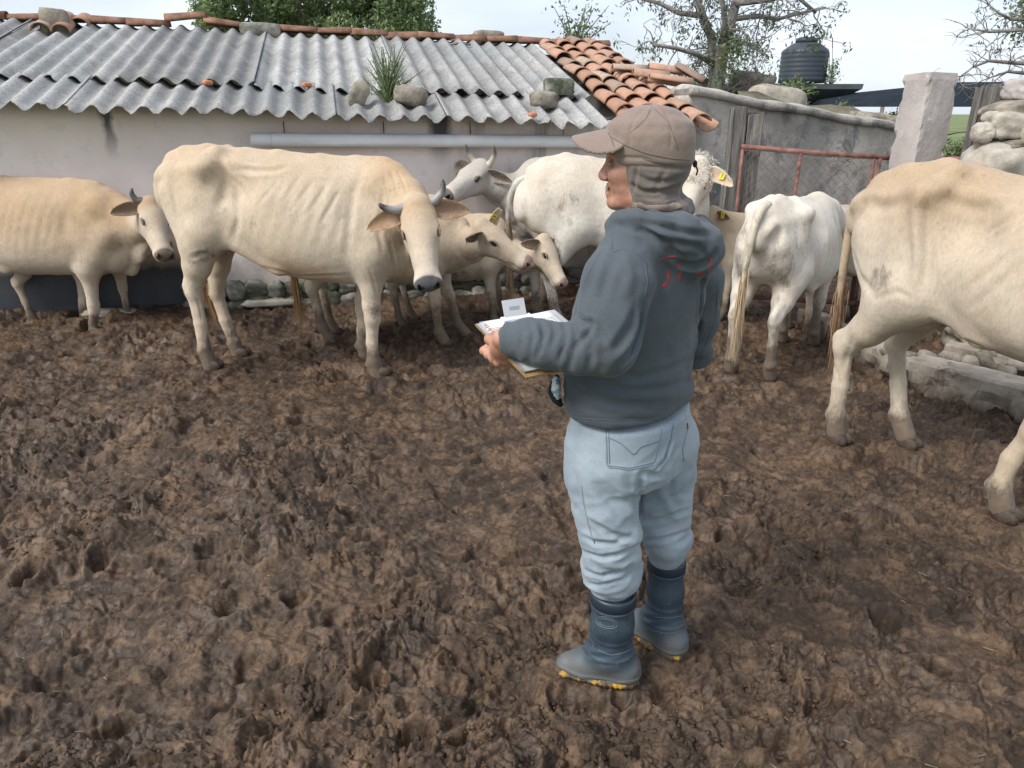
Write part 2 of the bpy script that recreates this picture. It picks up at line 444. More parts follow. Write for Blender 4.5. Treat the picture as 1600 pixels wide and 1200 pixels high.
m, nt, b = mat('churned_mud'); N = NT(nt, b); v = N.pos()
c = N.mix(N.ramp(N.noise(1.6, 5, .6, v), [(.38, 0), (.62, 1)]), (.037, .0225, .0140), (.122, .079, .049))
c = N.mix(N.ramp(N.noise(9, 6, .65, v, .6), [(.38, 0), (.62, 1)]), N.mix(.6, c, (.040, .027, .020)), c)
c = N.mix(N.ramp(N.noise(2.7, 6, .6, N.mapping(v, (1, 1, 1), (0, 0, 1.1)), .8), [(.50, 0), (.66, .8)]), c, (.158, .096, .056))      # ochre dung smears
c = N.mix(N.ramp(N.noise(34, 5, .6, v, .4), [(.60, 0), (.74, .6)]), c, (.165, .118, .082))
vw_ = N.mapping(v, (1, 1, 1), (.2, .1, .5))
c = N.mix(N.ramp(N.noise(48, 9, .78, v, .3), [(.42, .75), (.54, 0)]), c, (.018, .012, .008))
c = N.mix(N.ramp(N.noise(75, 6, .75, vw_, .2), [(.56, 0), (.70, .35)]), c, (.21, .138, .085))
c = N.mix(N.ramp(N.noise(12, 7, .68, vw_, .5), [(.50, 0), (.66, .8)]), c, (.160, .102, .060))
c = N.mix(N.ramp(N.noise(9, 7, .7, vw_, .4), [(.38, .75), (.50, 0)]), c, (.030, .019, .012))
c = N.mix(N.ramp(N.noise(5.1, 4, .6, N.mapping(v, (1, 1, 1), (.4, .3, 0))), [(.66, 0), (.76, .5)]), c, (.13, .105, .085))             # pale grey film
N.l(c, b.inputs['Base Color'])
N.l(N.ramp(N.noise(3.5, 5, .6, v), [(.40, .42), (.58, .80)]), b.inputs['Roughness'])
b.inputs['Specular IOR Level'].default_value = .32
bb = N.bump(N.noise(48, 7, .66, v, .3), .55, .010)
N.l(bb, b.inputs['Normal'])
MUD = m
o = mesh_obj('mud_ground', mv, mf, MUD); tag(o, kind='structure')

# pasture beyond the yard, reaching the horizon
m, nt, b = mat('pasture'); N = NT(nt, b); v = N.pos()
c = N.mix(N.ramp(N.noise(.06, 6, .6, v), [(.4, 0), (.6, 1)]), (.10, .15, .045), (.20, .215, .085))
c = N.mix(N.ramp(N.noise(1.4, 6, .6, v), [(.45, 0), (.7, .6)]), c, (.07, .10, .035))
N.l(c, b.inputs['Base Color']); b.inputs['Roughness'].default_value = .9
N.l(N.bump(N.noise(6, 8, .7, v), .8, .1), b.inputs['Normal'])
fx = np.array([-2500, -300, -60, -20, 0, 20, 60, 300, 2500.0]); fy = np.array([-200, -20, 0, 8, 12, 30, 100, 600, 3500.0])
fv = [[x, y, -.32 + (0 if y < 30 else .0)] for y in fy for x in fx]
ff = [(j * 9 + i, j * 9 + i + 1, (j + 1) * 9 + i + 1, (j + 1) * 9 + i) for j in range(8) for i in range(8)]
tag(mesh_obj('pasture_ground', fv, ff, m, smooth=False), kind='structure')
# straw and loose crumbs in the mud
mb = MB(); rs = random.Random(5)
for i in range(150):
    Y = 1.5 + 4.2 * rs.random() ** 1.3; X = (rs.random() * 2 - 1) * (Y * .75 + .2)
    if rs.random() < .55: X = abs(X)
    z = ground_z(X, Y) + .006; a = rs.random() * 6.28; L = .008 + .022 * rs.random() ** 2; wd = .0007 + .0008 * rs.random()
    d = np.array([math.cos(a), math.sin(a), rs.uniform(-.3, .3)]) * L; s_ = np.array([-math.sin(a), math.cos(a), 0]) * wd; c0 = np.array([X, Y, z])
    mb.add([c0 - d - s_, c0 + d - s_, c0 + d + s_, c0 - d + s_, c0 + [0, 0, .0015] - d, c0 + [0, 0, .0015] + d], [(0, 1, 5, 4), (3, 4, 5, 2), (0, 3, 2, 1)])
tag(mb.build('straw_bits', simple('dry_straw', (.26, .20, .12), .7, .5, 60, 0)), kind='stuff')
def lump(mb, c, r, rs, seg=5, amp=.35):
    V = [[0, 0, 1.0]]
    for k in range(seg): V.append([math.cos(6.28 * k / seg), math.sin(6.28 * k / seg), .45])
    for k in range(seg): V.append([1.05 * math.cos(6.28 * (k + .5) / seg), 1.05 * math.sin(6.28 * (k + .5) / seg), -.35])
    V = np.array(V); V *= np.array([rs.uniform(1 - amp, 1 + amp) for _ in range(len(V))])[:, None]
    V = V * np.array([r * rs.uniform(.8, 1.4), r * rs.uniform(.8, 1.3), r * rs.uniform(.55, .9)]) @ rotz(rs.random() * 6.28).T
    Fc = [(0, 1 + k, 1 + (k + 1) % seg) for k in range(seg)]
    for k in range(seg): Fc += [(1 + k, 1 + seg + k, 1 + (k + 1) % seg), (1 + (k + 1) % seg, 1 + seg + k, 1 + seg + (k + 1) % seg)]
    mb.add(V + np.asarray(c), Fc)
mb = MB()
cand = rng.random((30000, 2)); Yc = 1.4 + 6.2 * cand[:, 0] ** 1.35; Xc = (cand[:, 1] * 2 - 1) * (Yc * .8 + .3)
msk = sstep(-.15, .25, fbm(np.stack([Xc, Yc], -1) * 1.25 + 3.3, 31, 3)) * sstep(-.3, .4, fbm(np.stack([Xc, Yc], -1) * 5, 3, 2))
for X, Y, k in zip(Xc, Yc, msk):
    if rs.random() > k: continue
    r = .0030 + .008 * rs.random() ** 3
    lump(mb, (X, Y, ground_z(X, Y) + r * .15), r, rs, 5, .5)
tag(mb.build('mud_crumbs', MUD, smooth=True), kind='stuff')

# ================================================================== SHED
e = np.array([math.cos(SH_YAW), math.sin(SH_YAW), 0]); nn = np.array([-math.sin(SH_YAW), math.cos(SH_YAW), 0])
OVER = .32
EO = np.array([SH_X0, SH_Y0, 0]) - nn * OVER * 1.0          # eave origin (foot point)
RL = 3.0                                                     # horizontal run eave to ridge
def eave_z(a): return 1.645 - .030 * a
def ridge_z(a): return 2.47 - .022 * a
def roof(a, t, lift=0.0):
    """a metres along the eave, t 0 eave .. 1 ridge"""
    z = eave_z(a) * (1 - t) + ridge_z(a) * t
    return EO + e * a + nn * RL * t + np.array([0, 0, z + lift])
shed = thing('farm_shed', EO, 0, 'long low shed with pale plastered wall and grey corrugated roof held by stones', 'shed')
ORG = np.array(EO)

# asbestos-cement sheets
m, nt, b = mat('fibre_cement'); N = NT(nt, b); v = N.pos()
c = N.mix(N.ramp(N.noise(3.0, 6, .65, v), [(.35, 0), (.65, 1)]), (.31, .305, .30), (.47, .46, .44))
c = N.mix(N.ramp(N.noise(.8, 4, .6, v), [(.45, 0), (.62, .8)]), c, (.33, .35, .35))
c = N.mix(N.ramp(N.noise(2.3, 8, .7, N.mapping(v, (1, 1, 1), (0, .4, .2))), [(.52, 0), (.60, .45)]), c, (.17, .17, .155))
c = N.mix(N.ramp(N.noise(60, 4, .7, v), [(.50, 0), (.62, .75)]), c, (.12, .12, .115))
c = N.mix(N.ramp(N.noise(95, 3, .7, N.mapping(v, (1, 1, 1), (.3, .2, 0))), [(.60, 0), (.68, .5)]), c, (.55, .55, .52))
oi = N.n('ObjectInfo'); c = N.mix(1.0, c, N.ramp(oi.outputs['Random'], [(0, .70), (1, 1.08)]), 'MULTIPLY')
va = N.n('Attribute', attribute_name='mud'); vd = N.math('MULTIPLY', va.outputs['Fac'], N.ramp(N.noise(5, 6, .7, v), [(.3, .25), (.65, 1)])); c = N.mix(N.math('MULTIPLY', vd, .62), c, (.10, .10, .095))  # attribute holds the wave phase here: darker towards the valleys
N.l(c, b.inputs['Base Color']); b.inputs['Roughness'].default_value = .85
N.l(N.bump(N.noise(130, 6, .7, v), .5, .004), b.inputs['Normal'])
M_SHEET = m
PITCHC = .177
def sheet(a0, ncor, t0, t1, lift, skew=0.0, tilt=0.0, ragged=.0, seedk=0):
    seg = 10; n = ncor * seg + 1; rows = 10; V = []; Cd = []; rr = random.Random(seedk)
    for side in (0, 1):
        for j in range(rows):
            t = t0 + (t1 - t0) * j / (rows - 1)
            for i in range(n):
                ph = i / seg; a = a0 + ph * PITCHC + skew * (t - t0)
                z = .026 * math.cos(2 * math.pi * ph) - side * .008 + lift + tilt * (j / (rows - 1)) + .010 * math.sin(a * 1.7 + seedk) * (1 - j / rows)
                tt = t
                if j == 0: tt = t - ragged * .012 * (float(vnoise(np.array([i * .35, seedk, 0.]), 3)) + float(vnoise(np.array([i * 1.1, seedk, 0.]), 5)) * .6)
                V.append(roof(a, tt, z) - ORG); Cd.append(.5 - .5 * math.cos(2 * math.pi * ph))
    Fc = []; L = rows * n
    for j in range(rows - 1):
        for i in range(n - 1):
            q = (j * n + i, j * n + i + 1, (j + 1) * n + i + 1, (j + 1) * n + i); Fc.append(q); Fc.append(tuple(k + L for k in q[::-1]))
    for i in range(n - 1):
        Fc.append((i, i + L, i + 1 + L, i + 1)); k = (rows - 1) * n; Fc.append((k + i, k + i + 1, k + i + 1 + L, k + i + L))
    for j in range(rows - 1):
        Fc.append((j * n, (j + 1) * n, (j + 1) * n + L, j * n + L)); k = n - 1; Fc.append((j * n + k, j * n + k + L, (j + 1) * n + k + L, (j + 1) * n + k))
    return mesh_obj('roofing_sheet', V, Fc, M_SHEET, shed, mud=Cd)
TS = .235
rr = random.Random(11)
A0, A1 = -3.35, 3.0
a = A0; k = 0
while a < A1 - .2:
    nc = 5 if k % 3 else 6
    if a + nc * PITCHC > A1 + .1: nc = max(2, int((A1 - a) / PITCHC))
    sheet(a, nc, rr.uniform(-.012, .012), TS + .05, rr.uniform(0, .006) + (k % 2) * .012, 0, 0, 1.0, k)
    a += nc * PITCHC; k += 1
a = A0 - .12
while a < A1 - .2:
    nc = 6 if k % 2 else 7
    if a + nc * PITCHC > A1 + .1: nc = max(2, int((A1 - a) / PITCHC))
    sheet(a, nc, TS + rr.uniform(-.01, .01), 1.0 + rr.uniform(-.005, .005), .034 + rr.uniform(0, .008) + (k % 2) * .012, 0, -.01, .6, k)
    a += nc * PITCHC; k += 1

# plaster wall (front) and its back and ends
m, nt, b = mat('stained_plaster'); N = NT(nt, b); v = N.pos()
c = N.mix(N.ramp(N.noise(1.3, 6, .6, v), [(.35, 0), (.65, 1)]), (.74, .635, .585), (.82, .745, .70))
c = N.mix(N.ramp(N.noise(7, 8, .7, v), [(.55, 0), (.75, .35)]), c, (.34, .31, .29))
streak = N.noise(1.0, 5, .65, N.mapping(v, (3.3, 3.3, .45)), .3)
xs = N.sep(v)
right = N.math('MULTIPLY', N.ramp(N.math('ADD', N.math('MULTIPLY', xs[0], .5), .55), [(.15, 0.0), (.75, 1.0)]), N.ramp(streak, [(.50, 0), (.60, 1)]))
c = N.mix(N.math('MULTIPLY', right, .62), c, (.17, .18, .175))
topm = N.ramp(N.math('ADD', N.math('MULTIPLY', xs[2], 1.0), N.math('MULTIPLY', N.noise(2.2, 5, .6, v), .35)), [(1.62, 0), (1.85, 0.45)])
# dark water streaks under the eave (two narrow runs)
for (sx, wd, zl) in ((-3.18, .055, 1.30), (-.62, .12, 1.22), (-.28, .05, 1.45), (.62, .06, 1.5), (1.06, .10, 1.45)):
    dx = N.math('ABSOLUTE', N.math('ADD', xs[0], -sx)); dd = N.math('ADD', dx, N.math('MULTIPLY', N.math('ADD', N.noise(9, 4, .6, v), -.5), .10))
    mk = N.math('MULTIPLY', N.ramp(N.math('DIVIDE', dd, wd), [(.35, 1), (1.0, 0)]), N.ramp(N.math('ADD', xs[2], -zl), [(0.0, 0), (.28, .9)]))
    c = N.mix(mk, c, (.045, .05, .055))
low_shade = N.math('MULTIPLY', N.ramp(N.math('ADD', xs[2], N.math('MULTIPLY', N.noise(4, 6, .65, v), .22)), [(.52, 1), (.64, 0)]), N.ramp(N.math('MULTIPLY', N.math('ADD', xs[0], 4.6), .3), [(.55, 1), (.68, 0)]))  # shade low on the left of the wet wall, painted into its colour
low = N.ramp(N.math('ADD', xs[2], N.math('MULTIPLY', N.noise(3.5, 6, .65, v), .5)), [(.42, .9), (.72, 0)])
c = N.mix(low, c, (.17, .165, .145))
c = N.mix(N.math('MULTIPLY', low_shade, .93), c, (.030, .036, .046))
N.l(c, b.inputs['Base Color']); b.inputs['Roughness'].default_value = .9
bb = N.bump(N.noise(6, 6, .6, v), .4, .02); N.l(N.bump(N.noise(45, 8, .7, v), .35, .006, bb), b.inputs['Normal'])
M_PLASTER = m
WX0, WX1 = A0 - .5, A1 + .68
def wallgrid(p0, p1, z0, z1f, thick, nx_, nz_, amp, seed, name, mtl, parent, org, batter=0.0, cap=True):
    """wall from p0 to p1 (xy) with an uneven face; z1f(s) gives the top"""
    p0, p1 = np.asarray(p0, float), np.asarray(p1, float); d = p1 - p0; L = np.hypot(*d); d = d / L; nr = np.array([d[1], -d[0]])   # towards the viewer
    V = []
    for side in (0, 1):
        for i in range(nx_ + 1):
            s_ = i / nx_ * L; zt = z1f(s_)
            for j in range(nz_ + 1):
                z = z0 + (zt - z0) * j / nz_; q = np.array([s_, z * 1.0, side * 9.0]); w = amp * (float(fbm(q * 1.6, seed, 3)) + .5 * float(fbm(q * 7, seed + 3, 2)))
                off = (w if side == 0 else -thick + w) + batter * (zt - z)
                V.append([p0[0] + d[0] * s_ + nr[0] * off - org[0], p0[1] + d[1] * s_ + nr[1] * off - org[1], z - org[2] + (w * .8 if j == nz_ else 0)])
    n = nz_ + 1; L2 = (nx_ + 1) * n; Fc = []
    for i in range(nx_):
        for j in range(nz_):
            q = (i * n + j, (i + 1) * n + j, (i + 1) * n + j + 1, i * n + j + 1); Fc.append(q); Fc.append(tuple(k_ + L2 for k_ in q[::-1]))
        k_ = i * n + nz_; Fc.append((k_, k_ + n, k_ + n + L2, k_ + L2))
    for j in range(nz_):
        Fc.append((j, j + 1, j + 1 + L2, j + L2)); k_ = nx_ * n + j; Fc.append((k_, k_ + L2, k_ + 1 + L2, k_ + 1))
    return mesh_obj(name, V, Fc, mtl, parent)
wp = lambda a, back=0.0: (EO + e * a + nn * (OVER + back))[:2]
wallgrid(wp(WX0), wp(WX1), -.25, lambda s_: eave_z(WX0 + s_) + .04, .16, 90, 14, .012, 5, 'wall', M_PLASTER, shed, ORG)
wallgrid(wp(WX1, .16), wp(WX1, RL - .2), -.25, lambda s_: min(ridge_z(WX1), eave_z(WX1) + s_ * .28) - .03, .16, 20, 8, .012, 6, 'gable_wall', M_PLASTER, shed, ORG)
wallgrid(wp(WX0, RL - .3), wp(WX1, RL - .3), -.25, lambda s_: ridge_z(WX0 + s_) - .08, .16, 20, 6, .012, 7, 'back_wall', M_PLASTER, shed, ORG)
# wooden purlins just below the sheets
M_OLDWOOD = simple('weathered_wood', (.20, .165, .135), .85, .45, 9, .5, .006)
for tt in (.12, .5, .9):
    mb = MB(); mb.tube([roof(A0, tt, -.07) - ORG, roof(A1 + .5, tt, -.07) - ORG], .035, 6); mb.build('purlin', M_OLDWOOD, shed, True)

# barrel tiles
m, nt, b = mat('clay_tile'); N = NT(nt, b); v = N.pos(); oi = N.n('ObjectInfo')
c = N.ramp(oi.outputs['Random'], [(0, (.33, .175, .115)), (.35, (.45, .255, .17)), (.6, (.39, .24, .17)), (.8, (.23, .155, .12)), (1, (.47, .36, .27))])
c = N.mix(N.ramp(N.noise(11, 6, .65, v), [(.48, 0), (.7, .75)]), c, (.22, .155, .115))
c = N.mix(N.ramp(N.noise(26, 5, .65, v), [(.60, 0), (.72, .5)]), c, (.62, .42, .29))
c = N.mix(N.ramp(N.noise(5, 5, .65, v), [(.60, 0), (.72, .6)]), c, (.10, .095, .075))
N.l(c, b.inputs['Base Color']); b.inputs['Roughness'].default_value = .85
N.l(N.bump(N.noise(70, 6, .7, v), .4, .004), b.inputs['Normal'])
M_TILE = m
def tile_mesh(L=.42, r0=.098, r1=.075, th=.014, seg=10):
    V = []
    for r_off in (0, -th):
        for j in range(4):
            y = L * j / 3; r = r0 + (r1 - r0) * j / 3 + r_off
            for k in range(seg + 1):
                an = math.pi * (k / seg); V.append([r * math.cos(an), y, r * math.sin(an) * .82])
    n = seg + 1; Lm = 4 * n; Fc = []
    for j in range(3):
        for k in range(seg):
            q = (j * n + k, (j + 1) * n + k, (j + 1) * n + k + 1, j * n + k + 1); Fc.append(q); Fc.append(tuple(i + Lm for i in q[::-1]))
    for k in range(seg): Fc.append((k, k + 1, k + 1 + Lm, k + Lm)); z = 3 * n; Fc.append((z + k, z + k + Lm, z + k + 1 + Lm, z + k + 1))
    for j in range(3): Fc.append((j * n, j * n + Lm, (j + 1) * n + Lm, (j + 1) * n)); z = seg; Fc.append((j * n + z, (j + 1) * n + z, (j + 1) * n + z + Lm, j * n + z + Lm))
    me = bpy.data.meshes.new('roof_tile'); me.from_pydata(V, [], Fc); me.update(); me.polygons.foreach_set('use_smooth', [True] * len(me.polygons))
    me.materials.append(M_TILE); return me
TM = [tile_mesh(), tile_mesh(.40, .102, .08), tile_mesh(.36, .092, .076)]
def put_tile(p, along, up, parent=shed, org=ORG, flip=False, roll=0.0, name='roof_tile'):
    y = nrm(along); z = nrm(np.asarray(up) - y * (np.asarray(up) @ y)); x = np.cross(y, z)
    M3 = np.stack([x, y, z], 1)
    if flip: M3 = M3 @ np.diag([-1, 1, -1])
    M3 = M3 @ np.array(Matrix.Rotation(roll, 3, 'Y'))
    o = bpy.data.objects.new(name, rr.choice(TM)); link(o, parent)
    if name == 'ridge_tile': o.data = RIDGE_ME
    M4 = Matrix([list(M3[i]) + [0] for i in range(3)] + [[0, 0, 0, 1]]); M4.translation = Vector((np.asarray(p) - org).tolist()); o.matrix_local = M4
    return o
RIDGE_ME = tile_mesh(); RIDGE_ME.materials.clear(); RIDGE_ME.materials.append(simple('dull_clay', (.25, .135, .09), .9, .5, 8, .4, .004))
upn = nrm(np.cross(e, roof(0, 1) - roof(0, 0)))
sl = nrm(roof(0, 1) - roof(0, 0)); SLEN = float(np.linalg.norm(roof(0, 1) - roof(0, 0)))
TC0 = A1 - .02
for ci in range(4):
    a = TC0 + .085 + ci * .195
    nt_ = int(SLEN / .33) + 1
    if ci < 4:
        for j in range(nt_):                                   # channel tiles between the covers
            put_tile(roof(a + .098, j * .33 / SLEN - .02, .065), sl + e * rr.uniform(-.03, .03), upn, flip=True)
    for j in range(nt_):
        put_tile(roof(a + rr.uniform(-.012, .012), j * .33 / SLEN - .04, .050 + rr.uniform(0, .012) + .018 * (ci > 1)), sl * 1.0 + e * rr.uniform(-.11, .11) - upn * rr.uniform(.03, .07), upn, roll=rr.uniform(-.2, .2))
# tumbled tiles at the low right corner, lying on the wall head
for (a, t_, l, da, du, ro) in ((.95, .26, .15, -1.0, .1, .2), (1.10, .16, .10, -.9, .0, .1), (1.02, .38, .17, -1.1, .12, .0), (.80, .33, .16, -1.3, .1, -.2), (1.15, .30, .14, -.2, .1, .3), (.68, .42, .15, -1.6, .05, .1)):
    put_tile(roof(A1 + a, t_, l), e * da + sl * .25 + np.array([0, 0, du]), (0, 0, 1), roll=ro)
# two clay tiles lying on the left of the roof
for (u, v_) in ((55, 78), (84, 80), (70, 58), (108, 66)):
    pass
for (a, t_) in ((-2.20, .80), (-2.02, .80), (-2.12, .915), (-1.94, .92)):
    put_tile(roof(a, t_, .055), sl - e * .05, upn, roll=rr.uniform(-.1, .1))
# ridge tiles, laid end to end along the ridge, some missing and lifted
a = A0 - .1
while a < A1 + .55:
    if not (.9 < a < 1.05):
        lift = .03 + rr.uniform(0, .012); s_ = 1 if rr.random() < .6 else -1
        du = .0
        if -1.35 < a < -.5: lift += .05; du = .12 if a < -1.0 else -.10
        put_tile(roof(a if s_ > 0 else a + .4, 1.0, lift), e * s_ + np.array([0, 0, du * s_]), (0, 0, 1), roll=rr.uniform(-.12, .12), name='ridge_tile')
    a += .385

# pipe on the wall
m_pvc = simple('grey_white_pvc', (.80, .82, .84), .5, .10, 3, .05, .001, spec=.4)
PZ = 1.47
def wallpt(u, v_, off=0.0):
    """point on the wall's face (offset towards the viewer) seen at u, v of the photograph"""
    d = ray(u, v_); q = np.array([*(EO + nn * (OVER - off))[:2], 0]); t_ = ((q - CAM) @ nn) / (d @ nn); return CAM + d * t_
pA, pB = wallpt(392, 218, .09), wallpt(985, 222, .09)
pipe_dir = nrm(pB - pA); pm = pA + (wallpt(846, 221, .09) - pA) * 1.0
for q0, q1 in ((pA, pA + pipe_dir * .16), (pA + pipe_dir * .161, pm), (pm, pB + pipe_dir * .25)):
    mb = MB(); mb.tube([q0 - ORG, q0 + pipe_dir * .003 - ORG, q1 - pipe_dir * .003 - ORG, q1 - ORG], [.051, .054, .054, .053], 20); mb.build('drain_pipe', m_pvc, shed, True)
for u in (445, 600, 735, 880):
    q = wallpt(u, 213, .02); mb = MB(); mb.tube([q - ORG, q + [0, 0, .12] - ORG], .004, 5); mb.build('pipe_hanger', simple('rusty_wire', (.09, .06, .045), .8), shed)

# mossy stone footing of the wall
m, nt, b = mat('mossy_stone'); N = NT(nt, b); v = N.pos()
c = N.mix(N.ramp(N.noise(9, 6, .6, v), [(.38, 0), (.62, 1)]), (.13, .125, .11), (.30, .285, .25))
c = N.mix(N.ramp(N.noise(3.2, 6, .65, v), [(.42, 0), (.56, .92)]), c, (.035, .052, .022))
N.l(c, b.inputs['Base Color']); b.inputs['Roughness'].default_value = .9
N.l(N.bump(N.noise(40, 8, .7, v), .8, .012), b.inputs['Normal']); M_MOSS = m
m_rock = simple('field_stone', (.30, .265, .215), .9, .55, 7, .8, .014)
m_rock2 = simple('pale_stone', (.42, .38, .32), .9, .35, 8, .8, .012)
def stone_mesh(r, seed, sub=3, box=.0, amp=.16, fr=2.2):
    bm = bmesh.new(); bmesh.ops.create_icosphere(bm, subdivisions=sub, radius=1.0)
    V = np.array([q.co[:] for q in bm.verts])
    if box: box = box * .45; V = V / (np.abs(V) ** (1 / box)).sum(1)[:, None] ** box * .93
    n = nrm(1) if False else V / np.linalg.norm(V, axis=1)[:, None]
    V = V + n * (amp * fbm(V * fr + seed * 7.7, seed, 3) + amp * .5 * fbm(V * fr * 3.5 + seed * 3.1, seed + 5, 3))[:, None]
    V = V * np.asarray(r)
    for q, w in zip(bm.verts, V): q.co = w
    me = bpy.data.meshes.new('stone'); bm.to_mesh(me); bm.free(); me.polygons.foreach_set('use_smooth', [True] * len(me.polygons)); return me
def stone(name, p, r, seed, mtl, rot=(0, 0, 0), parent=None, sub=3, box=0.0, amp=.16, org=(0, 0, 0), fr=2.2):
    me = stone_mesh(r, seed, sub, box, amp, fr); me.name = name; me.materials.append(mtl)
    o = bpy.data.objects.new(name, me); o.location = tuple(float(c) for c in np.asarray(p) - np.asarray(org)); o.rotation_euler = rot; link(o, parent); return o
rs = random.Random(21)
a = -.85
while a < WX1:
    w_ = rs.uniform(.10, .22); p = EO + e * (a + w_ / 2) + nn * (OVER - .04)
    for lv in range(2):
        stone('footing_stone', p + [0, 0, .07 + lv * .15 + rs.uniform(-.02, .02)], (w_ * .56, .045, .085 * rs.uniform(.6, 1.15)), int(a * 50 + 300 + lv), M_MOSS, (rs.uniform(-.3, .3), rs.uniform(-.3, .3), SH_YAW + rs.uniform(-.15, .15)), shed, 3, .75, .34, org=ORG)
    a += w_ * .96
# broken concrete apron in front of the wall
for (u, v_, w_, d_) in ((172, 487, .22, .1), (262, 470, .3, .1), (380, 462, .42, .12), (430, 470, .3, .1), (255, 452, .1, .07), (515, 462, .3, .12)):
    g = G(u, v_, .10)
    stone('apron_slab', g + [0, 0, -.01], (w_, d_, .035), int(u), m_rock2, (rs.uniform(-.06, .06), rs.uniform(-.1, .1), SH_YAW + rs.uniform(-.2, .2)), None, 3, .55)
for i, o_ in enumerate([o for o in COL.objects if o.name.startswith('apron_slab')]):
    tag(o_, ['flat grey slab in the mud beside the left cow front feet', 'flat slab in the mud between the left cow and the big cow hind legs', 'long pale slab at the wall foot behind the big cow hind legs',
             'pale slab at the wall foot left of a muddy tail tip', 'small white broken stone at the mossy wall foot', 'pale slab at the wall foot under the big cow belly'][i], 'slab', 'broken slabs along the shed wall')

# stones and blocks that weigh the roof down
def roofpt(u, v_, lift=0.0):
    d = ray(u, v_); nrm_ = np.cross(roof(1, 0) - roof(-1, 0), roof(0, 1) - roof(0, 0)); q = roof(0, 0, lift); t_ = ((q - CAM) @ nrm_) / (d @ nrm_); return CAM + d * t_
tag(stone('ridge_block', roofpt(92, 48) + [0, -.05, .05], (.14, .14, .15), 3, m_rock, (.0, .08, .5), None, 3, .2, .05), 'squarish grey block standing on the roof ridge at far left', 'block')
tag(stone('ridge_block', roof(.62 - 2.0 + 1.4, 1.0, 0) * 0 + roofpt(408, 56) + [0, 0, .05], (.23, .10, .085), 4, M_MOSS, (0, .02, SH_YAW), None, 3, .35, .08), 'dark mossy block lying on the roof ridge before the leafy tree', 'block')
tag(stone('ridge_block', roofpt(763, 66) + [0, 0, .045], (.20, .10, .09), 5, m_rock, (0, .02, SH_YAW), None, 3, .35, .08), 'grey brown block lying on the roof ridge right of the gap in the tiles', 'block')
tag(stone('roof_stone', roofpt(561, 158, .03) + [0, 0, .05], (.075, .08, .12), 6, m_rock, (.3, .45, .2), None, 3, .5, .14), 'small pointed stone at the eave left of the roof weed', 'stone')
tag(stone('roof_stone', roofpt(642, 160, .03) + [0, 0, .05], (.15, .10, .085), 17, m_rock, (0, .15, .2), None, 3, .6, .14), 'rounded brown stone at the eave right of the roof weed', 'stone')
tag(stone('roof_stone', roofpt(850, 165, .03) + [0, 0, .05], (.13, .09, .075), 8, m_rock, (0, .05, .3), None, 3, .5, .16), 'brown stone on the roof near the eave under the mossy block', 'stone')
tag(stone('roof_block', roofpt(873, 146, .05) + [0, 0, .06], (.15, .09, .08), 9, M_MOSS, (0, .03, .15), None, 3, .3, .06), 'mossy concrete block on the roof above the brown stone', 'block')
m_frag = simple('tile_fragment', (.55, .22, .12), .9, .3, 20)
for (u, v_, lb) in ((325, 132, 'orange tile scrap on the sheet overlap above the left cow'), (480, 135, 'orange tile scrap on the sheet overlap left of the small stone'), (832, 182, 'orange tile scrap at the eave edge below the brown stone')):
    tag(stone('tile_scrap', roofpt(u, v_, .04) + [0, 0, .012], (.045, .03, .022), u, m_frag, (0, 0, 1), None, 2, .4), lb, 'tile scrap')
st_ = MB(); q = roofpt(715, 72, .04); st_.tube([q + [-.13, 0, 0.01], q + [.0, .02, .03], q + [.15, .0, .015]], .012, 6)
tag(st_.build('stick', M_OLDWOOD, None, True), 'short dry stick lying below the ridge on the grey sheets', 'stick')

# ================================================================== SIDE WALL, POSTS, GATE
m, nt, b = mat('mouldy_render'); N = NT(nt, b); v = N.pos()
c = N.mix(N.ramp(N.noise(2.2, 7, .6, v), [(.38, 0), (.62, 1)]), (.33, .295, .26), (.50, .455, .41))
c = N.mix(N.ramp(N.noise(3.4, 9, .72, v, .5), [(.52, 0), (.62, .75)]), c, (.11, .115, .115))
c = N.mix(N.ramp(N.noise(1.2, 6, .6, N.mapping(v, (2, 2, .5))), [(.48, 0), (.66, .5)]), c, (.22, .215, .215))
N.l(c, b.inputs['Base Color']); b.inputs['Roughness'].default_value = .92
bb = N.bump(N.noise(5, 6, .65, v), .8, .04); N.l(N.bump(N.noise(50, 8, .7, v), .6, .01, bb), b.inputs['Normal'])
M_MOULD = m
SWa = wp(WX1 + .02, -.02); SWb = P(1402, 205, 8.7)
SWL = float(np.hypot(*(SWb[:2] - SWa))); za = 1.86; zb = 1.52
side = thing('side_wall', (SWa[0], SWa[1], 0), 0, 'mould blackened rendered wall with a sloping top behind the wire gate', 'wall')
SO = np.array([SWa[0], SWa[1], 0])
swz = lambda s_: za + (zb - za) * s_ / SWL + .010 * math.sin(s_ * 5) + .004 * math.sin(s_ * 17)
wallgrid(SWa, SWb[:2], -.3, swz, .2, 60, 16, .03, 15, 'wall_face', M_MOULD, side, SO)
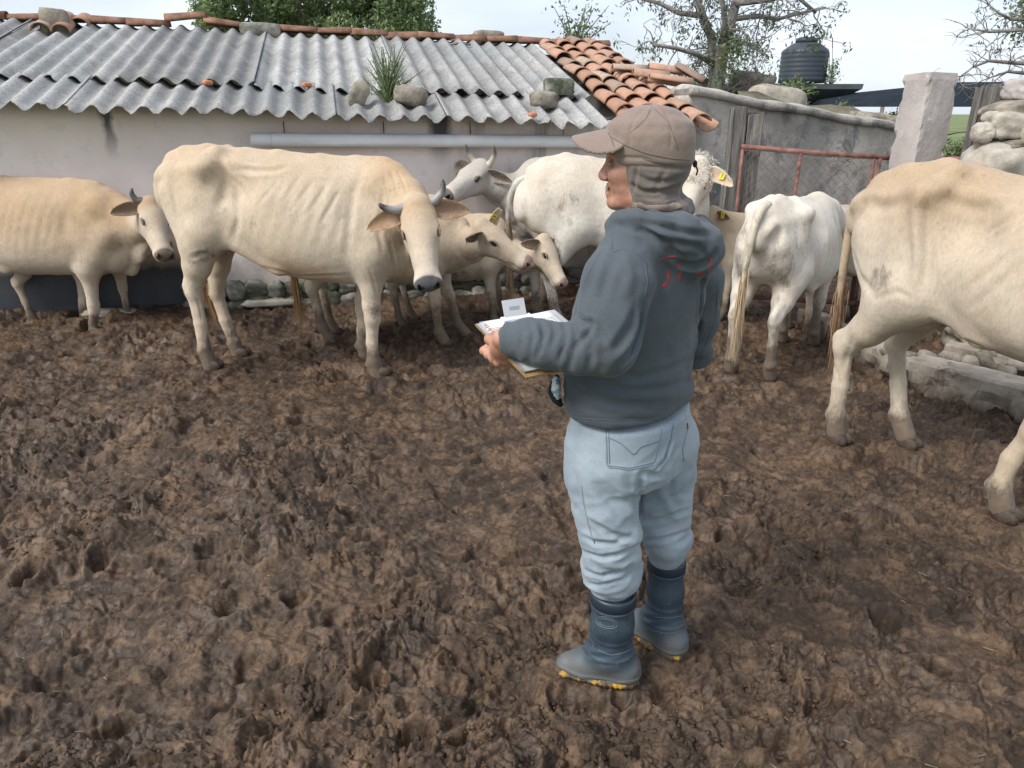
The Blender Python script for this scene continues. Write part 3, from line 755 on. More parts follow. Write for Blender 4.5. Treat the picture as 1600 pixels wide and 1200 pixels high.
# coping ledge
d2 = nrm(np.array([*(SWb[:2] - SWa), 0])); n2 = np.array([d2[1], -d2[0], 0])
pts_ = []
mb = MB(); V = []; NC = 40
for i in range(NC + 1):
    s_ = i / NC * SWL; b0 = SO + d2 * s_; w1 = .007 * float(vnoise(np.array([s_ * 4, 0, 0.]), 8)); z = swz(s_)
    for (o_, dz) in ((.045 + w1, -.05), (.05 + w1, .012), (-.10, .05), (-.25, .012), (-.25, -.05)): V.append(b0 + n2 * o_ + [0, 0, z + dz] - SO)
Fc = [(i * 5 + k, (i + 1) * 5 + k, (i + 1) * 5 + (k + 1) % 5, i * 5 + (k + 1) % 5) for i in range(NC) for k in range(5)] + [(0, 1, 2, 3, 4), tuple(NC * 5 + k for k in (4, 3, 2, 1, 0))]
mb.add(V, Fc); mb.build('coping', M_MOULD, side, True)

m, nt, b = mat('grey_timber'); N = NT(nt, b); v = N.pos()
g = N.noise(1.0, 6, .7, N.mapping(v, (38, 38, 2.2)), .6)
c = N.mix(N.ramp(g, [(.38, 0), (.62, 1)]), (.075, .07, .066), (.235, .22, .205))
c = N.mix(N.ramp(N.noise(4, 5, .6, v), [(.5, 0), (.7, .6)]), c, (.12, .095, .075))
N.l(c, b.inputs['Base Color']); b.inputs['Roughness'].default_value = .85; N.l(N.bump(g, .9, .015), b.inputs['Normal'])
M_TIMBER = m
def timber(name, base, h, w_, d_, yaw, tag_args, lean=0.0, lean2=0.0, split=0):
    t_ = thing(name, base, 0, *tag_args); rg = random.Random(int(base[0] * 100)); parts = [(0, w_)] if not split else [(-w_ * .235, w_ * .45), (w_ * .25, w_ * .48)]
    for k, (ox, ww) in enumerate(parts):
        rows = 14; V = []
        for j in range(rows + 1):
            z = h * j / rows * (1 - .03 * k)
            for (sx, sy) in ((-1, -1), (1, -1), (1, 1), (-1, 1)):
                ch = .012
                for (ax, ay) in ((sx * (ww / 2 - ch), sy * d_ / 2), (sx * ww / 2, sy * (d_ / 2 - ch))) if sx * sy > 0 else ((sx * ww / 2, sy * (d_ / 2 - ch)), (sx * (ww / 2 - ch), sy * d_ / 2)):
                    pp = np.array([ox + ax + rg.gauss(0, .0025), ay + rg.gauss(0, .0025), 0]) @ rotz(yaw).T
                    V.append([pp[0] + lean * z, pp[1] + lean2 * z, z + (rg.uniform(-.02, .02) if j == rows else 0)])
        Fc = [(j * 8 + q, j * 8 + (q + 1) % 8, (j + 1) * 8 + (q + 1) % 8, (j + 1) * 8 + q) for j in range(rows) for q in range(8)] + [tuple(rows * 8 + q for q in range(8))]
        mesh_obj('plank' if split else 'post_body', V, Fc, M_TIMBER, t_, False)
    return t_
pw = P(1142, 400, 6.45)
gp = timber('timber_post', (pw[0] - .01, 6.45, -.1), 1.80, .27, .14, -.05, ('dark weathered timber gate post of two planks beside the clay tiles', 'post'), lean=.01, split=1)

# gate of rusty tube with wire netting
m_rust = simple('rusty_red_steel', (.235, .115, .095), .75, .5, 14, .4, .003)
m_wire = simple('rusty_netting_wire', (.12, .095, .08), .7, .4, 20, 0)
gA, gB = P(1158, 229, 6.35), P(1397, 247, 6.1)
gate = thing('wire_gate', (gA[0], gA[1], 0), 0, 'rusty red tube gate covered in chain link netting', 'gate'); GO = np.array([gA[0], gA[1], 0])
mb = MB(); mb.tube([gA - GO, (gA + gB) / 2 + [0, 0, -.008] - GO, gB - GO], .021, 10); mb.build('top_rail', m_rust, gate, True)
bl = gA * [1, 1, 0] + [0, 0, .16]; br = gB * [1, 1, 0] + [0, 0, .14]
mb = MB(); mb.tube([bl - GO, br - GO], .024, 8); mb.build('bottom_rail', m_rust, gate, True)
gl = lambda f, z=None: gA * (1 - f) + gB * f
for f in (0.012, .40, .875, .99):
    t_ = gl(f); mb = MB(); mb.tube([t_ - GO, t_ * [1, 1, 0] + [0.0 if f != .40 else -.03, 0, .15] - GO], .014 if f in (.012, .99) else .018, 8); mb.build('upright', m_rust, gate, True)
for f in (.885,):
    t_ = gl(f) + [.03, -.01, 0]; mb = MB(); mb.tube([t_ - GO, t_ * [1, 1, 0] + [0, 0, .9] - GO], .017, 8); mb.build('upright', m_rust, gate, True)
mb = MB(); gd = nrm((gB - gA) * [1, 1, 0]); GLn = float(np.linalg.norm((gB - gA)[:2])); gn = np.array([gd[1], -gd[0], 0]) * .03
S = .062; rw = random.Random(4)
nW = int((GLn + 1.3) / S)
for k in range(-int(1.3 / S), int(GLn / S) + 1):
    for sgn in (1, -1):
        pts = []
        z = .17
        x = k * S + (0 if sgn > 0 else 1.3)
        stp = .06
        while z < 1.44:
            if -.001 <= x <= GLn: pts.append(GO * [1, 1, 0] + gd * (x + .010 * math.sin(z * 7 + x * 5)) + gn + [0, 0, min(z, (gA * (1 - x / GLn) + gB * x / GLn)[2] - .02)] - GO + np.array([0, -.012 * math.sin(x * 4 + z * 3), 0]))
            x += sgn * stp * .95; z += stp
        if len(pts) > 1: mb.tube(pts, .0018, 3, False)
tag(mb.build('wire_netting', m_wire, gate), kind='stuff')
# hanging loose wire bits on the top rail
mb = MB()
for (f, L_) in ((.60, .16), (.63, .2), (.66, .13), (.72, .08), (.5, .1), (.7, .17)):
    t_ = gl(f) - GO; pts = [t_ + gn + np.array([.04 * math.sin(k * 1.9 + f * 50), 0, -L_ * k / 6]) for k in range(7)]; mb.tube(pts, .0022, 4)
mb.build('loose_wire', m_wire, gate)

# concrete column
m, nt, b = mat('cast_concrete'); N = NT(nt, b); v = N.pos()
c = N.mix(N.ramp(N.noise(2.5, 6, .6, v), [(.38, 0), (.62, 1)]), (.34, .305, .29), (.45, .41, .385))
c = N.mix(N.ramp(N.noise(14, 7, .7, v), [(.56, 0), (.72, .5)]), c, (.27, .25, .24))
c = N.mix(N.ramp(N.noise(5, 6, .7, N.mapping(v, (1, 1, 1), (1, 0, 0))), [(.62, 0), (.68, .7)]), c, (.62, .60, .57))
N.l(c, b.inputs['Base Color']); b.inputs['Roughness'].default_value = .9
N.l(N.bump(N.noise(30, 8, .72, v), .6, .012), b.inputs['Normal']); M_CONC = m
def concrete_prism(name, base, w_, d_, h, yaw, tag_args, rows=46, seed=2, rough=.012, mtl=None, parent=None):
    """square column, edges chipped"""
    V = []; per = []
    nsd = 8
    for (x0, y0, x1, y1) in ((-1, -1, 1, -1), (1, -1, 1, 1), (1, 1, -1, 1), (-1, 1, -1, -1)):
        for k in range(nsd): per.append((x0 + (x1 - x0) * k / nsd, y0 + (y1 - y0) * k / nsd))
    per = np.array(per); edge = np.exp(-((1 - np.minimum(np.abs(per[:, 0]), np.abs(per[:, 1]))) / .12) ** 2)
    for j in range(rows + 1):
        z = h * j / rows
        q = np.stack([per[:, 0] * w_, per[:, 1] * d_, np.full(len(per), z)], -1); n_ = fbm(q * 9, seed, 3); n2_ = np.clip(fbm(q * 14, seed + 9, 3), 0, 1)
        off = 1 - edge * n2_ * .30 - .025 * n_ - (.06 if j == rows else 0)
        xy = np.stack([per[:, 0] * w_ / 2 * off, per[:, 1] * d_ / 2 * off], -1)
        for a_, (x, y) in enumerate(xy): V.append([x, y, z + (.012 * n_[a_] * (j == rows))])
    n_ = len(per); Fc = [(j * n_ + k, j * n_ + (k + 1) % n_, (j + 1) * n_ + (k + 1) % n_, (j + 1) * n_ + k) for j in range(rows) for k in range(n_)] + [tuple(rows * n_ + k for k in range(n_))]
    V = np.array(V) @ rotz(yaw).T
    o = mesh_obj(name, V, Fc, mtl or M_CONC, parent, False); o.location = tuple(float(c) for c in base); tag(o, *tag_args); return o
cc = P(1436, 250, 5.9)
concrete_prism('concrete_column', (cc[0], 5.95, -.1), .26, .26, 2.03, R(16), ('tall square pinkish grey concrete column with chipped edge right of the gate', 'column'))
# horizontal pipe between column and the next post
# timber posts on the right
t1 = P(1532, 250, 5.75)
timber('timber_post', (t1[0] - .02, 5.8, -.1), 1.93, .19, .16, -.25, ('leaning grey timber post between the column and the stone wall', 'post'), lean=.015)
t2 = P(1566, 160, 6.2)
timber('timber_post', (t2[0] - .02, 6.25, -.1), 1.96, .16, .12, -.1, ('shorter grey timber post just behind the leaning one', 'post'), split=1)
rail = MB(); rail.tube([P(1478, 247, 5.95), P(1515, 252, 5.8)], .022, 8)
tag(rail.build('rusty_rail', m_rust, None, True), 'short rusty rail joining the concrete column and timber post', 'rail')
rope = MB(); rope.tube([P(1480, 211, 5.9), P(1497, 207, 5.85), P(1508, 206, 5.8)], .005, 6)
tag(rope.build('wire_tie', m_wire, None, True), 'thin wire strung between the column and the timber post', 'wire')

# dry stone wall on the right
sw = thing('stone_wall', (4.05, 5.4, 0), 0, 'rough wall of boulders and broken blocks at the right edge', 'wall'); SWO = np.array([4.05, 5.4, 0])
for (u, v_, Y, r, sd, mt_, bx, rot) in (
    (1568, 268, 5.45, (.30, .22, .21), 41, m_rock2, .8, (0, .1, .2)), (1590, 198, 5.5, (.24, .14, .095), 42, m_rock2, .35, (0, .06, -.1)),
    (1535, 208, 5.45, (.075, .08, .075), 43, m_rock2, .9, (0, 0, 0)), (1596, 165, 5.6, (.26, .16, .055), 44, m_rock, .5, (0, -.25, .1)),
    (1606, 142, 5.65, (.15, .12, .075), 45, M_CONC, .3, (0, .05, .2)), (1592, 227, 5.4, (.12, .1, .045), 46, m_rock, .5, (0, -.1, 0)),
    (1640, 240, 5.4, (.25, .2, .25), 47, m_rock2, .5, (0, 0, 0)), (1700, 200, 5.4, (.3, .2, .3), 48, m_rock2, .5, (0, 0, 0)), (1660, 160, 5.5, (.22, .18, .12), 49, m_rock, .5, (0, 0, 0)),
    (1560, 330, 5.5, (.3, .24, .22), 50, m_rock, .5, (0, 0, 0)), (1650, 340, 5.4, (.3, .24, .26), 51, m_rock2, .5, (0, 0, 0)), (1560, 400, 5.4, (.3, .24, .22), 52, m_rock, .5, (0, 0, 0)),
    (1660, 430, 5.3, (.34, .24, .26), 53, m_rock, .5, (0, 0, 0)), (1540, 470, 5.3, (.26, .22, .2), 54, m_rock2, .5, (0, 0, 0)), (1545, 525, 5.3, (.3, .22, .14), 55, m_rock, .5, (0, 0, 0)), (1660, 520, 5.2, (.3, .22, .2), 56, m_rock, .5, (0, 0, 0))):
    stone('stone', P(u, v_, Y), r, sd, mt_, rot, sw, 4, bx, .20, SWO, fr=1.5)

# low concrete kerb wall of the old trough
def kerb(p0, p1, h0, h1, wd, name, parent, org, seed):
    p0, p1 = np.asarray(p0, float), np.asarray(p1, float); d = p1 - p0; L = np.linalg.norm(d[:2]); u_ = d / L; n_ = np.array([u_[1], -u_[0], 0]); K = int(L / .03) + 2; V = []
    prof = [(0, -.25), (0, -.05), (0, .0), (0, .33), (0, .66), (.0, .93), (-.05, 1.0), (-.33, 1.0), (-.66, 1.0), (-.92, 1.0), (-1, .92), (-1, .3), (-1, -.25)]
    for i in range(K + 1):
        s_ = i / K; b0 = p0 + d * s_; h = h0 + (h1 - h0) * s_
        for (a_, z_) in prof:
            q = b0 + n_ * a_ * wd + [0, 0, z_ * h if z_ > 0 else z_]
            w = .013 * float(fbm(q * 8, seed, 3)) ; w2 = max(0, float(fbm(q * 11, seed + 4, 2))) * (.10 if .0 <= z_ <= .4 and a_ == 0 else .02)
            V.append(q + n_ * (w * .5 - w2) + [0, 0, w * .35 if z_ > .5 else 0] - org)
    m_ = len(prof); Fc = [(i * m_ + k, (i + 1) * m_ + k, (i + 1) * m_ + (k + 1) % m_, i * m_ + (k + 1) % m_) for i in range(K) for k in range(m_)] + [tuple(range(m_)), tuple(K * m_ + k for k in range(m_ - 1, -1, -1))]
    return mesh_obj(name, V, Fc, M_KERB, parent, False)
m, nt, b = mat('crumbling_cement'); N = NT(nt, b); v = N.pos()
c = N.mix(N.ramp(N.noise(4, 6, .6, v), [(.38, 0), (.62, 1)]), (.24, .205, .165), (.40, .355, .30))
c = N.mix(N.ramp(N.noise(7, 8, .7, v), [(.54, 0), (.62, .85)]), c, (.075, .055, .042))
c = N.mix(N.ramp(N.math('ADD', N.sep(v)[2], N.math('MULTIPLY', N.noise(8, 5, .6, v), .22)), [(.11, .95), (.24, 0)]), c, (.085, .055, .038))
N.l(c, b.inputs['Base Color']); b.inputs['Roughness'].default_value = .9; N.l(N.bump(N.noise(35, 8, .72, v), .7, .015), b.inputs['Normal']); M_KERB = m
kA, kB, kC = G(1395, 606), G(1432, 618), G(1660, 690); kz = G(1245, 500)
tr = thing('cement_trough_wall', kB, 0, 'low crumbling cement kerb wall along the right side of the yard', 'kerb')
KO = np.array(kB)
kerb(kz * [1, 1, 0], kA * [1, 1, 0], .10, .19, .16, 'kerb_block', tr, KO, 61)
kerb(kA * [1, 1, 0] + [.04, -.02, 0], kC * [1, 1, 0], .20, .24, .22, 'kerb_block', tr, KO, 62)
kerb(kA * [1, 1, 0] + [.55, .45, 0], kC * [1, 1, 0] + [.4, .55, 0], .16, .22, .12, 'kerb_block', tr, KO, 63)
wb = P(1583, 575, 4.75); mb = MB(); mb.box((0, 0, 0), (.26, .12, .11), rotz(-.3), .003)
o = mb.build('white_block', simple('white_paint', (.62, .63, .66), .6, .15, 10), None); o.location = tuple(float(c) for c in wb); tag(o, 'small white block standing on the cement kerb behind the right cow', 'block')
# rubble behind kerb
rs = random.Random(31)
for i in range(9):
    u = 1400 + i * 24 + rs.uniform(-8, 8); g = G(u, 560 + rs.uniform(-8, 10) + i * 2, .16)
    tag(stone('rubble_stone', g, (.05 + rs.random() * .07, .05, .04), 70 + i, m_rock, (0, rs.random(), rs.random()), None, 2, .4), 'small broken stone in the dirt behind the cement kerb, ' + ('nearest the concrete column', 'second from the column', 'third from the column', 'fourth from the column', 'middle of the row', 'fourth from the right edge', 'third from the right edge', 'second from the right edge', 'at the right edge')[i], 'stone', 'rubble behind the kerb')

# ================================================================== FAR THINGS
# water tank house
TY = 17.0
h0 = P(1195, 128, TY); h1 = P(1308, 185, TY)
hs = thing('tank_house', (P(1245, 200, TY)[0], TY, 0), 0, 'small plastered house with a flat concrete roof slab below the water tank', 'building'); HO = np.array([P(1245, 200, TY)[0], TY, 0])
zs0 = P(1250, 132, TY)[2]
xl, xr = P(1110, 150, TY)[0], P(1306, 150, TY)[0]
mb = MB(); mb.box(((xl + xr) / 2 - HO[0], 1.2, (zs0 - .22) / 2 - .15), (xr - xl, 2.4, zs0 - .08 + .3)); mb.build('walls', M_PLASTER, hs)
sl0, sr0 = P(1098, 128, TY)[0], P(1350, 130, TY - .35)[0]
mb = MB(); th = .12
mb.add([[sl0 - HO[0], -.35, zs0], [sr0 - HO[0], -.35, zs0], [sr0 - HO[0], 2.7, zs0], [sl0 - HO[0], 2.7, zs0],
        [sl0 - HO[0], -.35, zs0 - .1], [sr0 - .02 - HO[0], -.35, zs0 - .1], [sr0 - .02 - HO[0], 2.7, zs0 - .1], [sl0 - HO[0], 2.7, zs0 - .1],
        [sl0 - HO[0], -.02, zs0 - .34], [xr + .02 - HO[0], -.02, zs0 - .34], [xr + .02 - HO[0], 2.5, zs0 - .34], [sl0 - HO[0], 2.5, zs0 - .34]],
       [(3, 2, 1, 0)[::-1], (0, 4, 5, 1), (1, 5, 6, 2), (3, 2, 6, 7), (0, 3, 7, 4), (4, 8, 9, 5), (5, 9, 10, 6), (7, 6, 10, 11), (4, 7, 11, 8), (8, 11, 10, 9)])
mb.build('roof_slab', simple('dark_slab', (.085, .10, .10), .95, .3, 2, .4, .02, spec=.1), hs)
tcx = P(1256, 100, TY + .9)[0]; tw = (P(1291, 100, TY + .9)[0] - P(1220, 100, TY + .9)[0]) / 2; tb = P(1256, 127, TY + .4)[2]; ttz = P(1256, 57, TY + .9)[2]; H = ttz - tb
tk = thing('water_tank', (tcx, TY + .9, tb - .02), 0, 'dark grey plastic water tank with ribbed body and screw lid', 'water tank')
m_tank = simple('dark_plastic', (.032, .042, .055), .5, .15, 3, .05, spec=.5)
prof = [(tw, 0), (tw, .08 * H)]
for k in range(6): z = (.1 + .1 * k) * H; prof += [(tw, z), (tw * .985, z + .02 * H), (tw, z + .05 * H)]
prof += [(tw, .68 * H), (tw * .96, .72 * H), (tw * .60, .86 * H), (tw * .50, .88 * H)]
MB().lathe(prof, (0, 0, 0), 40).build('tank_body', m_tank, tk, True)
MB().lathe([(tw * .46, .885 * H), (tw * .46, .95 * H), (tw * .42, .985 * H), (tw * .3, H)], (0, 0, 0), 28).build('lid', m_tank, tk, True)
mb = MB(); mb.tube([(tw * .9, -.35, .02), (tw * .98, -.3, .3 * H), (tw * .9, -.25, .74 * H)], .035, 8); mb.build('overflow_pipe', m_pvc, tk, True)
p0_, p1_, p2_ = P(1264 + 36, 127, TY + .9), P(1301, 59, TY + .9), P(1268, 60, TY + .9)
mb = MB(); mb.tube([p0_, p1_, p2_], .012, 5); tag(mb.build('inlet_pipe', M_OLDWOOD, None, True), 'thin upright inlet pipe bent over the water tank', 'pipe')
tag(stone('boulder', P(1212, 150, 11.5) + [0, 0, -.05], (.42, .3, .20), 81, m_rock2, (0, .1, 0), None, 3, .5), 'big pale boulder on the bank behind the sloping wall', 'boulder')
for i, (u, v_, w_) in enumerate(((1165, 125, .26), (1190, 130, .2), (1175, 138, .3))):
    tag(stone('boulder', P(u, v_, 12.5), (w_, .25, .14), 90 + i, m_rock, (0, .1, 0), None, 3, .5), 'rough brown stone behind the wall under the bare tree, ' + ('left one', 'middle one', 'right one')[i], 'stone', 'stones piled under the bare tree')
for i, (u, v_, w_) in enumerate(((1360, 190, .3), (1386, 194, .26), (1340, 196, .2))):
    tag(stone('boulder', P(u, v_, 10.5), (w_, .25, .13), 95 + i, m_rock, (0, .1, 0), None, 3, .5), 'low stone over the far end of the sloping wall, ' + ('middle one', 'nearest the column', 'leftmost one')[i], 'stone', 'stones beyond the sloping wall')
# earth bank carrying those stones
bk = []
n = 30
for i in range(n + 1):
    x = P(1100, 150, 13)[0] + i * .32; zt = 1.95 - .05 * i
    for (dy, dz) in ((0, -2.2), (.25, -.35), (.9, 0), (2.0, -.1), (3.2, -2.4)): bk.append([x, 10.2 + dy + .15 * math.sin(i), max(-.3, (zt + dz) * (1 if i < 8 else max(.0, 1 - (i - 8) / 10)) + .05 * math.sin(i * 1.7))])
tag(mesh_obj('earth_bank', bk, [(i * 5 + k, (i + 1) * 5 + k, (i + 1) * 5 + k + 1, i * 5 + k + 1) for i in range(n) for k in range(4)], simple('bank_earth', (.16, .15, .10), .95, .5, 3, .8, .03)), kind='structure')
# dark shelter roof
ca, cb = P(1306, 165, 15), P(1640, 158, 11)
sh = thing('shade_canopy', (6.5, 13, 0), 0, 'dark low shelter roof on poles beyond the column', 'shelter'); CO = np.array([6.5, 13, 0])
zc = P(1306, 161, 15)[2]
q = [P(1306, 167, 15), P(1640, 167, 11.5), P(1640, 127, 12.0), P(1306, 158, 15.5)]
V = [a_ - CO for a_ in q] + [a_ + np.array([.3, 3.0, .1]) - CO for a_ in q]
mesh_obj('roof_sheet', V, [(0, 1, 2, 3), (7, 6, 5, 4), (0, 4, 5, 1), (3, 2, 6, 7), (0, 3, 7, 4), (1, 5, 6, 2)], simple('dark_metal_roof', (.020, .026, .036), .95, .3, 2, .1, spec=.05), sh, False)
for (u, Y) in ((1325, 15.5), (1660, 12.5), (1380, 17.5)):
    a_ = P(u, 163, Y); mb = MB(); mb.tube([[a_[0] - CO[0], Y - CO[1], -.35], [a_[0] - CO[0], Y - CO[1], a_[2] - .02]], .045, 7); mb.build('pole', M_OLDWOOD, sh, True)

# ------------------------------------------------------------------ plants
def leafmat(name, c1, c2, c3=None):
    m, nt, b = mat(name); N = NT(nt, b); v = N.pos()
    c = N.mix(N.ramp(N.noise(1.3, 4, .6, v), [(.38, 0), (.62, 1)]), c1, c2)
    c = N.mix(N.ramp(N.noise(23, 3, .6, v), [(.42, 0), (.62, 1)]), c, c3 if c3 is not None else c2)
    N.l(c, b.inputs['Base Color']); b.inputs['Roughness'].default_value = .6
    try: b.inputs['Transmission Weight'].default_value = 0
    except Exception: pass
    tr_ = N.n('BsdfTranslucent'); N.l(c, tr_.inputs[0]); ms = N.n('MixShader'); ms.inputs[0].default_value = .3
    out = [q for q in nt.nodes if q.type == 'OUTPUT_MATERIAL'][0]; N.l(b.outputs[0], ms.inputs[1]); N.l(tr_.outputs[0], ms.inputs[2]); N.l(ms.outputs[0], out.inputs[0]); return m
def leaves(C, size, rg, up=None, aspect=.45, droop=0.0):
    """one quad-pair leaf at each centre, vectorised"""
    n = len(C); d = rg.normal(size=(n, 3)); d[:, 2] -= droop; d /= np.linalg.norm(d, axis=1)[:, None]
    s_ = np.cross(d, rg.normal(size=(n, 3))); s_ /= np.linalg.norm(s_, axis=1)[:, None]; L = size * rg.uniform(.6, 1.3, (n, 1)); w = L * aspect
    nr_ = np.cross(d, s_) * L * .12
    V = np.stack([C - d * L / 2, C + s_ * w / 2 + nr_, C + d * L / 2, C - s_ * w / 2 + nr_], 1).reshape(-1, 3)
    k = np.arange(n)[:, None] * 4; return V, k + np.array([[0, 1, 2, 3]])
def branch_tree(base, h, rg, lean=(0, 0), levels=5, r0=.12, spread=.6, first=.35, children=3, shrink=.72, len0=None, upb=.25, wig=.18, rmin=.004):
    """returns (MB of wood, tips)"""
    mb = MB(); tips = []
    def grow(p, d, L, r, lv):
        pts = [p]; n = 4
        for i in range(n):
            d = nrm(d + rg.normal(0, wig, 3) + np.array([0, 0, upb * .12])); p = p + d * L / n; pts.append(p)
        mb.tube(pts, np.linspace(r, r * .62, n + 1), 7 if lv < 2 else (5 if lv < 4 else 3), cap=(lv == levels))
        if lv >= levels: tips.append((p, d)); return
        if lv >= 3: tips.append((pts[2], d))
        k = children if rg.random() < .7 else children - 1
        for c in range(max(1, k)):
            a = rg.uniform(0, 6.28); x = nrm(np.cross(d, rg.normal(size=3))); q = nrm(d + (x * spread * rg.uniform(.6, 1.4))); q[2] += upb * .5; 
            grow(pts[-1] if c else pts[-1], nrm(q), L * shrink * rg.uniform(.75, 1.2), r * .62 * rg.uniform(.7, 1.0), lv + 1)
    grow(np.asarray(base, float), nrm(np.array([lean[0], lean[1], 1.0])), len0 or h * first, r0, 0)
    return mb, tips
M_BARK = simple('bark', (.13, .105, .085), .9, .4, 8, .7, .01)
M_BARKG = simple('grey_bark', (.22, .205, .19), .9, .4, 8, .7, .01)
# big leafy tree behind the shed
rg = np.random.default_rng(5)
tY = 17.0
tc0 = P(470, 40, tY); tr_ = thing('leafy_tree', (tc0[0], tY, 0), 0, 'big dense green tree behind the shed roof left of the middle', 'tree'); TO = np.array([tc0[0], tY, 0])
mb = MB(); mb.tube([[0, 0, -.3], [.1, 0, 1.2], [-.1, .1, 2.4], [.1, 0, 3.6]], [.24, .2, .16, .09], 9)
for k in range(9):
    a = k * .7; mb.tube([[0, 0, 1.2 + k * .2], [math.cos(a) * .8, math.sin(a) * .6, 2.0 + k * .2], [math.cos(a) * 1.9, math.sin(a) * 1.2, 2.6 + k * .22]], [.07, .05, .015], 6)
mb.build('trunk', M_BARK, tr_, True)
sc_ = tY / 1.11 / F
def clumps(lst, n, spread_, rg):
    C = []
    for (dx, dz, dy, r) in lst:
        k = int(n * r * r); d = rg.normal(size=(k, 3)); d /= np.linalg.norm(d, axis=1)[:, None]; rad = r * rg.uniform(.25, 1, (k, 1)) ** .45
        C.append(np.array([dx, dy, dz]) + d * rad * [1, 1, .85])
    return np.concatenate(C)
lst = []
for i in range(230):
    u = rg.uniform(322, 664); top_ = -110 + 75 * (abs(u - 480) / 185) ** 2; vv = rg.uniform(top_, 100)
    if u > 625: vv = min(vv, 45)
    Yp = tY + rg.uniform(-1.3, 1.3) ; p = P(u, vv, Yp) - TO; lst.append((p[0], p[2], p[1], rg.uniform(.22, .42)))
for u in range(500, 580, 9): p = P(u, rg.uniform(0, 100), tY + rg.uniform(-1, 1)) - TO; lst.append((p[0], p[2], p[1], .36))
C = clumps(lst, 2300, 1, rg)
V, Fc = leaves(C, .10, rg); mesh_obj('crown', V, Fc, leafmat('tree_leaf', (.13, .19, .085), (.24, .31, .13), (.17, .24, .105)), tr_, False)  # haze over the distant crown is put into the pale leaf colour
C2 = C[rg.choice(len(C), 90)]; V, Fc = leaves(C2 + rg.normal(0, .1, C2.shape), .06, rg, aspect=.8); mesh_obj('yellow_blossom', V, Fc, simple('blossom', (.65, .55, .12), .7, .1), tr_, False)

# bare tree with hanging leaf tufts
def tuft_leaves(tips, rg, n, size, spread_=.08, droop=.9):
    C = np.concatenate([t_[0] + rg.normal(0, spread_, (n, 3)) + [0, 0, -spread_ * .7] for t_ in tips]); return leaves(C, size, rg, aspect=.34, droop=droop)
bY = 12.0
b0 = P(1118, 140, bY); bt = thing('bare_tree', (b0[0], bY, 0), 0, 'half bare forked tree with hanging leaf tufts behind the clay tiles', 'tree'); BO = np.array([b0[0], bY, 0])
rg = np.random.default_rng(12); mb = MB(); tips = []
def limb(mb, pxs, r0, r1, Y, seg=7):
    pts = np.array([P(u, v_, Y + dy) for (u, v_, dy) in pxs]) - BO; mb.tube(pts, np.linspace(r0, r1, len(pts)), seg); return pts
def add_tree(mb, base, d, h, lv, r0, spread=.7, children=3, shrink=.74, wig=.3):
    m2, tp = branch_tree(base, h, rg, levels=lv, r0=r0, spread=spread, children=children, shrink=shrink, len0=h, wig=wig, upb=.0)
    return m2, tp
def merge(mb, m2):
    b = sum(len(a) for a in mb.v); mb.v += m2.v; mb.f += [tuple(i + b for i in q) for q in m2.f]
def twig(p, d, L, r, lv, mx, wig=.28, up=.0, hang=.0):
    pts = [p]; n = 5
    for i in range(n): d = nrm(d + rg.normal(0, wig, 3) + np.array([0, 0, up - hang * i / n])); p = p + d * L / n; pts.append(p)
    mb.tube(pts, np.linspace(r, r * .5, n + 1), 5 if lv < 2 else 3, cap=False)
    if lv >= mx: tips.append((p, d)); return
    for c in range(rg.integers(2, 4)):
        q = nrm(d + nrm(np.cross(d, rg.normal(size=3))) * rg.uniform(.5, 1.1)); q[1] *= .7
        twig(pts[rg.integers(2, 6)], nrm(q), L * rg.uniform(.5, .85), r * .55, lv + 1, mx, wig, up, hang)
main = [[(1118, 180, 0), (1122, 130, 0), (1128, 80, 0), (1140, 40, 0), (1150, 5, .1), (1165, -60, .2)],
        [(1118, 150, 0), (1114, 100, .1), (1112, 60, .2), (1098, 25, .2), (1085, -10, .3), (1075, -60, .3)],
        [(1128, 70, 0), (1133, 40, -.2), (1130, 10, -.3), (1120, -30, -.4)],
        [(1114, 100, 0), (1090, 85, -.2), (1055, 75, -.3), (1020, 70, -.4)],
        [(1145, 30, 0), (1185, 25, .2), (1215, 30, .3), (1245, 22, .3), (1290, 12, .3)],
        [(1128, 85, 0), (1145, 72, -.2), (1165, 66, -.2), (1185, 74, -.2)],
        [(1098, 25, 0), (1060, 20, .1), (1030, 5, .2), (990, -5, .2)],
        [(1150, 5, 0), (1200, 0, .2), (1240, -10, .2), (1275, 20, .2)]]
for k, L_ in enumerate(main):
    r0 = (.12, .085, .06, .045, .04, .04, .045, .05)[k]; pts = limb(mb, L_, r0, r0 * .45, bY, 9)
    for q in range(1, len(pts)):
        for c in range(3):
            d = nrm(rg.normal(size=3) * [1, .6, .8] + nrm(pts[q] - pts[q - 1]) * .6); f_ = rg.random(); twig(pts[q - 1] * f_ + pts[q] * (1 - f_), d, rg.uniform(.30, .58), .011, 1, 3, .3, 0, .18)
mb.build('trunk', M_BARKG, bt, True)
T = [tips[i] for i in rg.choice(len(tips), int(len(tips) * .42), replace=False)]
V, Fc = tuft_leaves(T, rg, 13, .075, .055); mesh_obj('foliage', V, Fc, leafmat('dull_leaf', (.08, .11, .075), (.15, .18, .12)), bt, False)
# fresh green creeper on its trunk
C = np.concatenate([P(u, v_, bY - .25) - BO + rg.normal(0, s_, (k, 3)) for (u, v_, s_, k) in ((1148, 66, .13, 260), (1140, 85, .1, 160), (1160, 78, .1, 150), (1130, 100, .1, 120))])
V, Fc = leaves(C, .05, rg); mesh_obj('creeper', V, Fc, leafmat('fresh_leaf', (.12, .19, .05), (.2, .27, .09)), bt, False)

